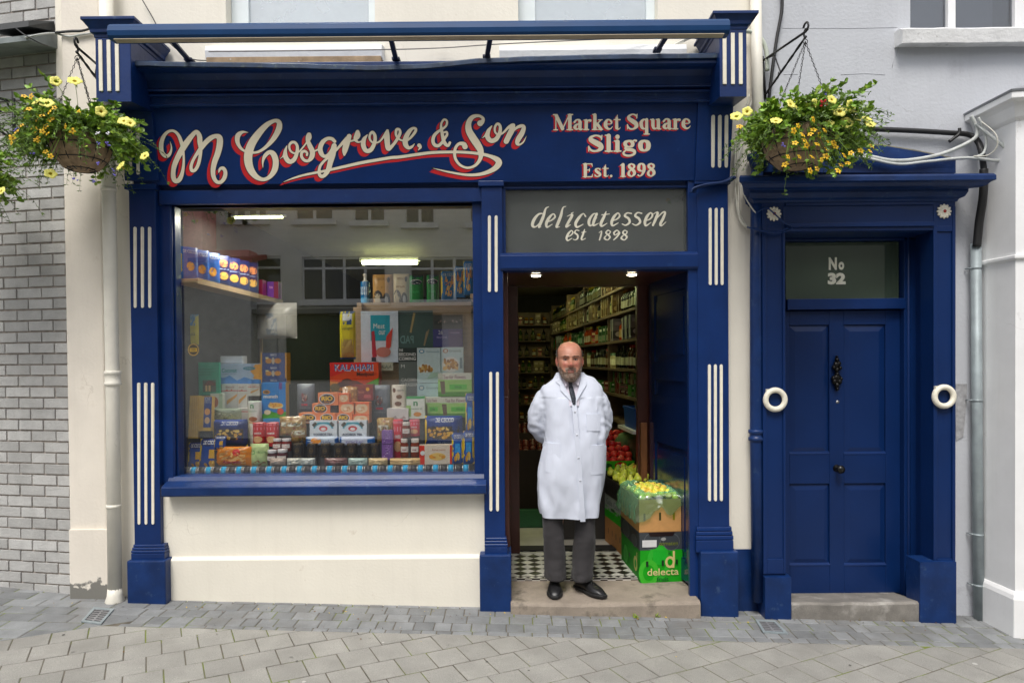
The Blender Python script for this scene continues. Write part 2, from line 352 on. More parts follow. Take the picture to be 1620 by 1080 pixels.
def slab_stone(mb, poly, joint, h, cham):
    q = shrink(poly, joint)
    if len(q) < 3: return
    ar = abs(sum(q[i][0] * q[(i + 1) % len(q)][1] - q[(i + 1) % len(q)][0] * q[i][1] for i in range(len(q)))) / 2
    if ar < 0.0006: return
    cx = sum(p[0] for p in q) / len(q); cy = sum(p[1] for p in q) / len(q)
    q = [(cx + (x - cx) * 1.0, cy + (y - cy) * 1.0) for x, y in q]
    k = 1 - cham / max(0.03, math.sqrt(ar) / 2); tx, ty = rnd.uniform(-.012, .012), rnd.uniform(-.012, .012); hh = h + rnd.uniform(-.0012, .0012); n = len(q)
    top = [(cx + (x - cx) * k, cy + (y - cy) * k) for x, y in q]
    z = lambda x, y, d: gz(x, y) + hh + d + tx * (x - cx) + ty * (y - cy)
    vs = [(x, y, z(x, y, 0)) for x, y in top] + [(x, y, z(x, y, -cham * .7)) for x, y in q] + [(x, y, gz(x, y) - 0.012) for x, y in q]
    fs = [tuple(range(n))] + [(i, (i + 1) % n, n + (i + 1) % n, n + i) for i in range(n)] + [(n + i, n + (i + 1) % n, 2 * n + (i + 1) % n, 2 * n + i) for i in range(n)]
    mb.add(vs, fs)
PAVER = mat("granite_paver", (0.285, 0.276, 0.252), 0.85, var=0.12, vscale=5, bump=0.7, bscale=140, island=0.07, fine=0.22, stain=(0.215, 0.205, 0.185), stain_scale=1.6, stain_lo=0.52, stain_hi=0.78)
SETT = mat("blue_grey_sett", (0.205, 0.212, 0.216), 0.8, var=0.16, vscale=9, bump=0.8, bscale=70, island=0.20, fine=0.12, stain=(0.17, 0.165, 0.155), stain_scale=2.5, stain_lo=0.5, stain_hi=0.75)
BED = mat("joint_sand_with_moss", (0.115, 0.10, 0.078), 0.95, var=0.3, vscale=18, bump=0.5, stain=(0.15, 0.19, 0.03), stain_scale=2.2, stain_lo=0.50, stain_hi=0.60)
mb = MB(); mb.add([(x, y, gz(x, y) - 0.0035) for x, y in ((-40, -40), (40, -40), (40, 6), (-40, 6))], [(0, 1, 2, 3)])
struct(mb.build("ground", BED))
K0 = G(158, 989); KL = G(-200, 1043); KR = G(1620, 1025)
def side(a, b):
    n = Vector((-(b.y - a.y), b.x - a.x)).normalized()
    return n if n.y < 0 else -n
NL, NR = side(KL, K0), side(K0, KR)
mb = MB(); ca, sa = math.cos(R(28)), math.sin(R(28)); W_, H_ = 0.19, 0.203
for j in range(-34, 34):
    for i in range(-44, 44):
        o = (0.5 * W_ if j % 2 else 0) + (j * 0.013 % 0.03)
        c = [(i * W_ + o, j * H_), ((i + 1) * W_ + o, j * H_), ((i + 1) * W_ + o, (j + 1) * H_), (i * W_ + o, (j + 1) * H_)]
        q = [(x * ca - y * sa, -2.5 + x * sa + y * ca) for x, y in c]
        mx, my = q[0][0], q[0][1]
        if not (-5.2 < mx < 5.2 and -5.2 < my < 0.2): continue
        q = clip(clip(q, (K0.x, K0.y), (NL.x, NL.y)), (K0.x, K0.y), (NR.x, NR.y))
        if len(q) >= 3: slab_stone(mb, q, 0.0026 + rnd.random() * .0012, 0.0, 0.003)
struct(mb.build("pavement", PAVER))
mb = MB(); y = 0.6
row = 0
while y > -1.3:
    h = 0.125 + rnd.uniform(-.006, .006); x = -5.4 + rnd.uniform(0, .1)
    while x < 5.4:
        big = x < K0.x + 0.05; wd = rnd.uniform(.19, .27) if big else rnd.choice((.095, .11, .125, .15))
        q = [(x, y - h), (x + wd, y - h), (x + wd, y), (x, y)]; n = NL if big else NR
        q = clip(q, (K0.x, K0.y), (-n.x, -n.y))
        if len(q) >= 3: slab_stone(mb, q, 0.0026 + rnd.random() * .001, 0.0, 0.004)
        x += wd
    y -= h
struct(mb.build("sett_strip", SETT))
mb = MB(); mb.add([(x, y, gz(x, y) - 0.002) for x, y in ((-40, -40), (40, -40), (40, -5.3), (-40, -5.3))], [(0, 1, 2, 3)])
struct(mb.build("road", mat("asphalt", (0.06, 0.06, 0.06), 0.9, var=0.2, bump=0.5)))

# gully grates let into the setts
def grate(quad, label):
    c = [G(*q) for q in quad]; o = sum(c, Vector()) / 4; t = thing("drain_grate", label, "drain grate", o)
    def q(u, v, d): p = c[0].lerp(c[1], u).lerp(c[3].lerp(c[2], u), v); return p + Vector((0, 0, d))
    m1 = MB(); m2 = MB()
    def bar(mb, u0, u1, v0, v1, h):
        mb.hull([q(u0, v0, .001), q(u1, v0, .001), q(u1, v1, .001), q(u0, v1, .001)], [q(u0, v0, h), q(u1, v0, h), q(u1, v1, h), q(u0, v1, h)])
    for a in ((0, 1, 0, .1), (0, 1, .9, 1), (0, .12, .1, .9), (.88, 1, .1, .9)): bar(m1, *a, .009)
    m1.build("grate_frame", ZINC, t, bevel=.001)
    n = 6
    for k in range(n + 1): bar(m2, .12, .88, .1 + .8 * k / n - (0 if k == 0 else .03), .1 + .8 * k / n + (0 if k == n else .03), .006)
    bar(m2, .46, .54, .1, .9, .0055)
    m2.build("grate_bars", mat("cast_grating", (0.33, 0.33, 0.34), 0.5, metal=.5, var=.2), t)
    m3 = MB(); m3.add([q(.05, .05, .0022), q(.95, .05, .0022), q(.95, .95, .0022), q(.05, .95, .0022)], [(0, 1, 2, 3)]); m3.build("drain_hole", BLACKM, t)
grate([(148, 962), (181, 964), (160, 988), (128, 984)], "small steel drain grate below the cream downpipe at the left pier")
grate([(1195, 981), (1226, 983), (1247, 1003), (1207, 1001)], "small steel drain grate in the setts between shopfront and blue house door")

# ================================================================== GREY BRICK BUILDING (its face turns back to the left)
BA = R(11.1); BO = Vector((XY(103, 0.10), 0.10, 0)); BD = Vector((-math.cos(BA), math.sin(BA), 0)); BN = Vector((-math.sin(BA), -math.cos(BA), 0))
def bw(s, d, z): return BO + BD * s + BN * d + Vector((0, 0, z))
bt = thing("brick_building", "grey painted brick building at the left edge with a lead ledge", "building", (BO.x, BO.y, 0))
mb = MB(); mb.hull([bw(-.1, 0, -.3), bw(3.2, 0, -.3), bw(3.2, -.3, -.3), bw(-.1, -.3, -.3)], [bw(-.1, 0, 5), bw(3.2, 0, 5), bw(3.2, -.3, 5), bw(-.1, -.3, 5)]); mb.build("wall", MORTAR, bt)
mb = MB(); row = 0; z = gz(-3.3, 0) - 0.02; BH = 0.0762
zl = P(60, 62, 0.15).z
while z < 4.9:
    x = -0.12 - (0.105 if row % 2 else 0) + rnd.uniform(-.004, .004)
    while x < 3.1:
        l = 0.203; d = 0.010 + rnd.uniform(-.002, .002); g = rnd.uniform(-.0012, .0012)
        a0, a1, z0, z1 = x, x + l - 0.010, z + g, z + BH - 0.0105 + g
        e = .0015
        mb.hull([bw(a0, 0, z0), bw(a1, 0, z0), bw(a1, 0, z1), bw(a0, 0, z1)], [bw(a0 + e, d, z0 + e), bw(a1 - e, d, z0 + e), bw(a1 - e, d, z1 - e), bw(a0 + e, d, z1 - e)])
        x += l
    z += BH; row += 1
mb.build("brick_facing", BRICK, bt)
zb, zt = P(40, 82, 0.0).z, P(40, 55, 0.0).z
mb = MB(); mb.hull([bw(-.02, 0, zb + .05), bw(3, 0, zb + .05), bw(3, 0, zt + .06), bw(-.02, 0, zt + .06)], [bw(-.02, .26, zb), bw(3, .26, zb), bw(3, .26, zb + .035), bw(-.02, .26, zb + .035)])
mb.build("lead_ledge", mat("grey_lead", (0.20, 0.225, 0.225), 0.6, var=.25, vscale=8, bump=.5), bt, bevel=.006)
mb = MB(); mb.hull([bw(.02, .02, zt + .061), bw(.38, .02, zt + .061), bw(.38, .02, zt + .13), bw(.02, .02, zt + .13)], [bw(.02, .22, zt - .0), bw(.38, .22, zt - .0), bw(.36, .2, zt + .05), bw(.04, .2, zt + .05)])
mb.build("dark_flashing", mat("dark_flashing", (0.03, 0.032, 0.032), .6, var=.3), bt, bevel=.004)
# iron bracket on the brick wall that carries the basket at the picture's edge
mb = MB()
c = P(5, 185, -.02)
mb.tube([c + Vector((0.0, 0.1, .16)), c + Vector((0, .1, -.16))], .011, 8)
mb.tube([c + Vector((0, .1, .14)), c + Vector((-.2, -.05, .15)), c + Vector((-.42, -.22, .16))], .009, 8)
mb.tube([c + Vector((0, .1, -.13)), c + Vector((-.12, 0, -.02)), c + Vector((-.25, -.09, .12))], .008, 8)
for k in range(2):
    q = c + Vector((-.02, .08, .1 - .2 * k)); mb.tube([q + Vector((-.045 * (1 - math.cos(t)) , -.03 * (1 - math.cos(t)), .045 * math.sin(t))) for t in [i * .5 for i in range(11)]], .006, 6)
tag(mb.build("basket_bracket", BLACKM, origin=c), "black iron wall bracket with a scroll at the left picture edge", "bracket")

# ================================================================== SHOP BUILDING
WY = 0.06                                     # face of the rendered wall
sb = thing("shop_building", "blue painted delicatessen shopfront with cream rendered walls and signwritten fascia", "shop", (-0.5, 0, 0))
XL, XR = XY(97, WY), XY(1206, WY)
# fascia plane, leaning forward
FA = P(660, 290, -0.002); FB = P(660, 166, -0.088); FT = (FB - FA).normalized(); FN = Vector((1, 0, 0)).cross(FT); FN = FN if FN.y < 0 else -FN
def fas(layer=0.0): return lambda px, py: PN(px, py, FA, FN) + FN * layer
# upper wall with two window openings
X0, X1, Z0, Z1 = XL, XR, P(660, 150, WY).z, 5.2
w1 = RC(356, -200, 592, 66, WY); w2 = RC(819, -200, 1040, 62, WY)
mb = MB(); zs = w1[2]
mb.box(X0, X1, WY, WY + .25, Z0, zs)
for a, b in ((X0, w1[0]), (w1[1], w2[0]), (w2[1], X1)): mb.box(a, b, WY, WY + .25, zs, Z1)
mb.build("upper_wall", CREAM, sb)
SKYGL = pane("upper_window_glass", (0.9, 0.93, 0.95), 2.2, tone_film=0.35, dcol=(0.66, 0.70, 0.72))  # pale matt film on the pane stands in for the sky's reflection
for wx, sx in ((w1, (325, 604)), (w2, (790, 1086))):
    fr = MB(); t = .09; y0, y1 = WY + .09, WY + .15
    fr.box(wx[0], wx[0] + .12, y0, y1, zs + .003, Z1); fr.box(wx[1] - .06, wx[1], y0, y1, zs + .003, Z1); fr.box(wx[0] + .12, wx[1] - .06, y0, y1, zs + .003, zs + .09)
    fr.box(wx[0] + .12, wx[1] - .06, y0 - .004, y1 - .01, zs + .95, zs + 1.03)
    f = fr.build("upper_window_frame", mat("pale_blue_white_paint", (0.70, 0.76, 0.78), .5, var=.05), sb, bevel=.004)
    g = MB(); g.box(wx[0] + .1, wx[1] - .05, y0 + .02, y0 + .026, zs + .05, Z1 - .01); g.build("glass", SKYGL, f)
    b = MB(); b.box(wx[0] + .05, wx[1] - .03, y0 + .09, y0 + .1, zs, Z1 - .02); b.build("sky_reflection_board", mat("reflected_sky_tone", (0.78, 0.82, 0.83), .8, var=.03), f)  # board behind the glass, its pale colour standing in for reflected sky
    s = RC(sx[0], 60, sx[1], 92, WY - .09)
    m = MB(); m.prism_x([(WY + .08, s[2]), (WY - .09, s[2]), (WY - .1, s[2] + .05), (WY - .09, s[2] + .085), (WY + .08, s[3] + .0)], s[0], s[1])
    m.box(s[0] + .004, s[1] - .004, WY - .093, WY + .08, s[2] - .045, s[2] + .012, 1)
    m.build("window_sill", [mat("weathered_sill_paint", (0.78, 0.79, 0.79), .7, var=.06, vscale=8, bump=.6), mat("bare_sill_stone", (.34, .245, .15), .9, var=.25, vscale=14, bump=.6, stain=(.6, .55, .48), stain_scale=16, stain_lo=.62, stain_hi=.7)], f, bevel=.006)
# left wall and pier
zfl = -0.12
mb = MB(); px0, px1 = XY(105, .02), XY(165, .02)
mb.box(px0, px1, .02, .3, zfl, 5.2)
pl = RC(108, 838, 170, 952, -.005); mb.hull([(pl[0], .0, zfl), (px1 + .02, .0, zfl), (px1 + .02, .25, zfl), (pl[0], .25, zfl)], [(pl[0], .0, pl[3]), (px1 + .02, .0, pl[3]), (px1 + .02, .25, pl[3]), (pl[0], .25, pl[3])])
PIERM = mat("pier_render_flaking", (0.78, 0.72, 0.63), 0.8, streak=.14, var=0.05, vscale=4, bump=0.5, bscale=50, stain=(0.52, 0.44, 0.34), stain_scale=4, stain_lo=0.63, stain_hi=0.8)
# flaked patch low on the pier: bare grey plaster, an area with its own ragged outline
t_ = PIERM.node_tree; N_ = t_.nodes; b_ = N_["Principled BSDF"]; src_ = b_.inputs["Base Color"].links[0].from_socket
tc = N_.new("ShaderNodeTexCoord"); sx_ = N_.new("ShaderNodeSeparateXYZ"); t_.links.new(tc.outputs["Object"], sx_.inputs[0])
no = N_.new("ShaderNodeTexNoise"); no.inputs["Scale"].default_value = 11; no.inputs["Detail"].default_value = 8; t_.links.new(tc.outputs["Object"], no.inputs["Vector"])
ma = N_.new("ShaderNodeMath"); ma.operation = 'MULTIPLY_ADD'; ma.inputs[1].default_value = .22; t_.links.new(no.outputs[0], ma.inputs[0]); t_.links.new(sx_.outputs[2], ma.inputs[2])
mr = N_.new("ShaderNodeMapRange"); zz = P(140, 925, 0).z; mr.inputs[1].default_value = zz + .115; mr.inputs[2].default_value = zz + .105; t_.links.new(ma.outputs[0], mr.inputs[0])
mx = N_.new("ShaderNodeMix"); mx.data_type = 'RGBA'; t_.links.new(mr.outputs[0], mx.inputs[0]); t_.links.new(src_, mx.inputs[6]); mx.inputs[7].default_value = (0.19, 0.185, 0.165, 1); t_.links.new(mx.outputs[2], b_.inputs["Base Color"])
mb.build("pier", PIERM, sb, bevel=.012)
mb = MB(); mb.box(px1, XY(262, WY), WY, .3, zfl, Z0); mb.build("side_wall", CREAM, sb)
rw = RC(1150, 180, 1192, 868, WY); mb = MB(); mb.box(rw[0] - .05, XR, WY, .3, rw[2], Z0); mb.build("side_wall", CREAM, sb)
mb = MB(); mb.box(rw[0] - .05, XR - .03, WY - .008, .29, zfl - .1, rw[2]); mb.build("side_wall_base", BLUE2, sb)

# stall riser
a = RC(258, 783, 772, 972, .04)
mb = MB(); zb1 = RC(258, 783, 772, 880, .04)[2]
mb.prism_x([(.3, -.2), (.012, -.2), (.012, zb1 - .012), (.02, zb1 - .002), (.04, zb1 + .006), (.04, a[3] + .05), (.3, a[3] + .05)], a[0] - .1, a[1] + .06)
mb.build("stall_riser", mat("stall_riser_render", (0.81, 0.765, 0.66), 0.75, streak=.10, var=0.03, vscale=3, bump=0.35, bscale=60, stain=(0.50, 0.41, 0.30), stain_scale=6, stain_lo=0.66, stain_hi=0.82), sb, bevel=.006)

# pilasters with painted flutes and plinths
def flute(mb, x, y0, y1, mapfn, wpx=5.4, h=.006):
    c0, c1 = mapfn(x, y0), mapfn(x, y1); r = wpx / F_PX * 4.55 / 2; up = (c0 - c1).normalized(); sx = Vector((1, 0, 0)); n = sx.cross(up); n = n if n.y < 0 else -n
    c0, c1 = c0 - up * r, c1 + up * r
    ring = [c0 + (sx * math.cos(t) + up * math.sin(t)) * r for t in [math.pi * k / 8 for k in range(9)]] + [c1 + (sx * math.cos(t) + up * math.sin(t)) * r for t in [math.pi + math.pi * k / 8 for k in range(9)]]
    mid = (c0 + c1) / 2
    mb.hull([q - n * .002 for q in ring], [mid + (q - mid) * 1.0 + n * h - sx * ((q - mid).dot(sx)) * .25 for q in ring])
zcap = P(700, 296, 0).z
def pilaster(xa, xb, plx, ply, mold, flutes, ret):
    s = RC(xa, 296, xb, 860, 0.0); p = RC(plx[0], ply[0], plx[1], ply[1], -.05); mo = RC(mold[0], mold[2], mold[1], mold[3], -.02)
    mb = MB(); mb.box(s[0], s[1], 0, WY + ret, mo[2] - .02, zcap)
    # capital ledge under the fascia block
    mb.box(s[0] - .02, s[1] + .012, -.02, WY, zcap, zcap + .035)
    o = mb.build("pilaster", BLUE, sb, bevel=.004)
    m = MB(); h = (mo[3] - mo[2]); z = mo[2]
    m.box(mo[0], mo[1], -.028, WY, z, z + h * .48)
    for k in range(3): m.prism_x([(WY, z + h * (.5 + k * .165)), (-.026 + k * .006, z + h * (.5 + k * .165)), (-.022 + k * .006, z + h * (.645 + k * .165)), (WY, z + h * (.645 + k * .165))], mo[0] + .004 * k, mo[1] - .004 * k)
    m.build("base_moulding", BLUE, o, bevel=.004)
    m = MB(); m.box(p[0], p[1], -.06, WY + ret, p[2] - .12, p[3]); m.build("plinth", BLUE2, o, bevel=.008)
    for xs, y0, y1 in flutes:
        for x in xs:
            f = MB(); flute(f, x, y0, y1, lambda px, py: P(px, py, 0.0)); f.build("flute", CREAMP, o, bevel=.001)
    return o, s
pilaster(208, 250, (202, 263), (886, 953), (208, 261, 861, 887), [((214, 225.5, 237), 359, 487), ((220, 231, 242), 605, 829)], 0)
pilaster(764, 797, (759, 809), (877, 972), (767, 803, 850, 878), [((774.3, 785), 341, 462), ((776.5, 787), 588, 808)], .12)
pilaster(1104, 1153, (1108, 1168), (872, 978), (1101, 1160, 833, 873), [((1123.5, 1133, 1142.3), 329, 451), ((1122.3, 1131.7, 1141), 576, 792)], 0)

# fascia board, leaning
def fbox(mb, x0, x1, y0, y1, front, back):
    f, b = fas(front), fas(-back); xm, ym = (x0 + x1) / 2, (y0 + y1) / 2
    Xa, Xb = fas()(x0, ym).x, fas()(x1, ym).x
    def q(X, py, fn): p = fn(xm, py); return Vector((X, p.y, p.z))
    mb.hull([q(Xa, y1, f), q(Xb, y1, f), q(Xb, y0, f), q(Xa, y0, f)], [q(Xa, y1, b), q(Xb, y1, b), q(Xb, y0, b), q(Xa, y0, b)])
mb = MB(); fbox(mb, 205, 1125, 166, 289, 0, .05)
fascia = mb.build("fascia", BLUE, sb, bevel=.003)
mb = MB(); fbox(mb, 236, 1098, 288.5, 297.5, -.045, .06); mb.build("fascia_shadow_gap", BLUED, fascia)
for x0, x1, fl, y0, y1 in ((193, 247, (197, 209, 221), 190, 277), (1101, 1156, (1126.5, 1137, 1147.5), 183, 266)):
    mb = MB(); fbox(mb, x0, x1, 150, 286, .022, .06); o = mb.build("fascia_end_block", BLUE, fascia, bevel=.004)
    m = MB()
    for x in fl: flute(m, x, y0, y1, fas(.022), 6)
    m.build("end_block_flutes", CREAMP, fascia)

# ------- sign lettering
def zs1(l): return [(240 + x / 7.714, 170 + y / 7.714, w / 7.714) for x, y, w in l]
def zs2(l): return [(430 + x / 7.714, 170 + y / 7.714, w / 7.714) for x, y, w in l]
def zs3(l): return [(630 + x / 7.714, 170 + y / 7.714, w / 7.714) for x, y, w in l]
SW = []
def st(f, *pts): SW.append(f(pts))
st(zs1, (222, 405, 2), (240, 470, 14), (238, 530, 26), (210, 585, 40), (165, 592, 46), (125, 540, 52), (118, 450, 54), (140, 370, 48), (185, 310, 38), (240, 286, 32), (290, 300, 34), (333, 350, 40), (364, 430, 44), (383, 520, 34), (392, 600, 28), (390, 700, 32), (374, 800, 44), (340, 880, 56), (295, 900, 54), (268, 860, 58), (265, 780, 56), (285, 690, 62), (330, 590, 68), (385, 495, 74), (440, 415, 70), (495, 345, 58), (545, 300, 48), (582, 345, 58), (590, 420, 62), (598, 510, 46), (592, 600, 40), (568, 700, 42), (530, 765, 40), (490, 770, 40), (482, 720, 40), (505, 650, 36), (548, 575, 40), (600, 505, 54), (660, 430, 60), (720, 378, 60), (780, 352, 52), (828, 372, 70), (832, 450, 76), (808, 560, 72), (768, 670, 66), (750, 770, 58), (758, 850, 52), (795, 908, 44), (848, 910, 44), (890, 855, 50), (900, 790, 46), (875, 745, 44), (838, 750, 34), (822, 785, 18), (818, 803, 3))
st(zs1, (1180, 308, 5), (1110, 303, 32), (1055, 345, 62), (1048, 420, 52), (1085, 495, 36), (1150, 540, 26), (1230, 553, 28), (1310, 540, 32), (1400, 480, 42), (1490, 380, 60), (1552, 265, 72), (1555, 185, 58), (1500, 165, 44), (1400, 220, 64), (1290, 340, 88), (1210, 470, 100), (1178, 610, 102), (1200, 740, 90), (1270, 840, 66), (1360, 880, 44), (1440, 848, 50), (1500, 765, 70), (1515, 660, 72), (1488, 575, 68), (1440, 548, 50), (1385, 590, 46), (1358, 660, 26), (1358, 745, 3))
st(zs2, (95, 634, 3), (135, 600, 16), (160, 555, 34)); st(zs2, (185, 472, 12), (165, 540, 42), (172, 610, 58), (215, 662, 56), (270, 640, 52), (305, 565, 44), (312, 480, 36), (285, 432, 34), (242, 430, 34), (215, 470, 28), (228, 530, 26), (275, 560, 22), (330, 545, 20), (380, 490, 20), (430, 425, 20))
st(zs2, (455, 335, 54), (450, 368, 72), (438, 412, 44)); st(zs2, (436, 400, 44), (465, 470, 58), (496, 540, 62), (488, 605, 60), (450, 650, 38), (402, 648, 36), (366, 605, 36), (366, 555, 34), (400, 535, 34), (432, 555, 26), (430, 582, 30)); st(zs2, (512, 540, 18), (565, 515, 22))
st(zs2, (768, 416, 40), (735, 386, 42), (680, 383, 42), (622, 425, 54), (592, 495, 58), (604, 562, 56), (642, 598, 40), (692, 580, 44), (740, 525, 56), (765, 465, 52)); st(zs2, (762, 470, 62), (742, 570, 76), (715, 670, 66), (690, 760, 60), (645, 828, 46), (602, 840, 44), (578, 800, 36), (590, 720, 34), (645, 650, 32), (720, 590, 28), (800, 508, 30), (860, 440, 36), (915, 378, 40))
st(zs2, (945, 355, 58), (918, 430, 74), (893, 520, 66), (885, 580, 26)); st(zs2, (925, 418, 20), (985, 408, 22), (1035, 388, 24)); st(zs2, (1047, 300, 46), (1044, 345, 74), (1022, 392, 46), (1055, 425, 22), (1105, 412, 20))
st(zs2, (1165, 338, 14), (1125, 395, 50), (1118, 465, 58), (1150, 528, 52), (1208, 520, 52), (1252, 440, 46), (1260, 352, 40), (1230, 304, 34), (1200, 332, 30), (1196, 385, 28), (1230, 428, 22), (1290, 430, 20), (1340, 392, 24), (1400, 300, 30))
st(zs2, (1412, 285, 32), (1405, 345, 66), (1410, 430, 66), (1424, 505, 54), (1480, 460, 38), (1530, 390, 38), (1565, 318, 36), (1556, 272, 30), (1522, 275, 34), (1518, 340, 30), (1560, 392, 22), (1625, 408, 24), (1680, 385, 28), (1743, 312, 34), (1758, 267, 32), (1722, 257, 32), (1674, 300, 52), (1634, 380, 62), (1632, 450, 62), (1668, 494, 42), (1712, 480, 30), (1746, 440, 4))
st(zs2, (140, 912, 5), (260, 865, 20), (400, 825, 27), (600, 785, 30), (720, 760, 32), (900, 720, 35), (1100, 675, 37), (1300, 640, 37), (1450, 615, 37), (1560, 606, 37), (1743, 580, 37), (1943, 554, 36), (2143, 546, 34), (2343, 548, 34), (2543, 568, 36), (2673, 600, 44), (2753, 642, 68), (2770, 685, 76), (2722, 745, 62), (2622, 795, 46), (2493, 823, 36), (2343, 820, 30), (2143, 785, 22), (2023, 757, 12), (1958, 740, 3))
st(zs3, (256, 465, 48), (270, 490, 32), (240, 528, 4))
st(zs3, (520, 260, 26), (528, 195, 26), (560, 150, 26), (594, 168, 26), (588, 220, 26), (545, 262, 28), (490, 295, 34), (440, 345, 40), (424, 410, 42), (445, 458, 42), (490, 468, 40), (535, 430, 36), (570, 375, 34), (596, 335, 30), (592, 303, 26), (566, 305, 24)); st(zs3, (524, 230, 26), (535, 310, 38), (552, 400, 42), (580, 452, 44), (612, 468, 30), (630, 432, 32))
st(zs3, (1000, 195, 72), (1028, 175, 48), (1034, 135, 36), (980, 104, 34), (905, 122, 52), (860, 190, 66), (862, 280, 80), (910, 370, 90), (970, 460, 88), (1008, 540, 70), (1000, 630, 46), (940, 708, 34), (850, 738, 28), (762, 708, 30), (704, 640, 34), (688, 560, 36), (702, 490, 36), (745, 445, 38), (800, 450, 54), (815, 480, 66))
st(zs3, (1018, 381, 3), (1055, 350, 18), (1085, 310, 34)); st(zs3, (1142, 228, 12), (1100, 290, 46), (1090, 360, 58), (1132, 408, 54), (1195, 388, 54), (1238, 312, 46), (1244, 232, 36), (1212, 202, 32), (1182, 240, 28), (1182, 300, 26), (1222, 335, 22), (1280, 312, 24), (1340, 250, 32), (1385, 220, 40))
st(zs3, (1402, 222, 52), (1385, 280, 68), (1350, 350, 66), (1318, 415, 64)); st(zs3, (1345, 360, 20), (1430, 262, 30), (1500, 228, 42), (1532, 245, 46), (1512, 312, 60), (1465, 390, 62), (1452, 440, 44), (1482, 455, 24), (1530, 420, 18), (1568, 342, 3))
discs = [d for s in SW for d in spline(s, .8)]
shade = [(x - 6.0 * k / 5, y + 5.6 * k / 5, w_) for k in range(1, 6) for x, y, w_ in discs[::1]]
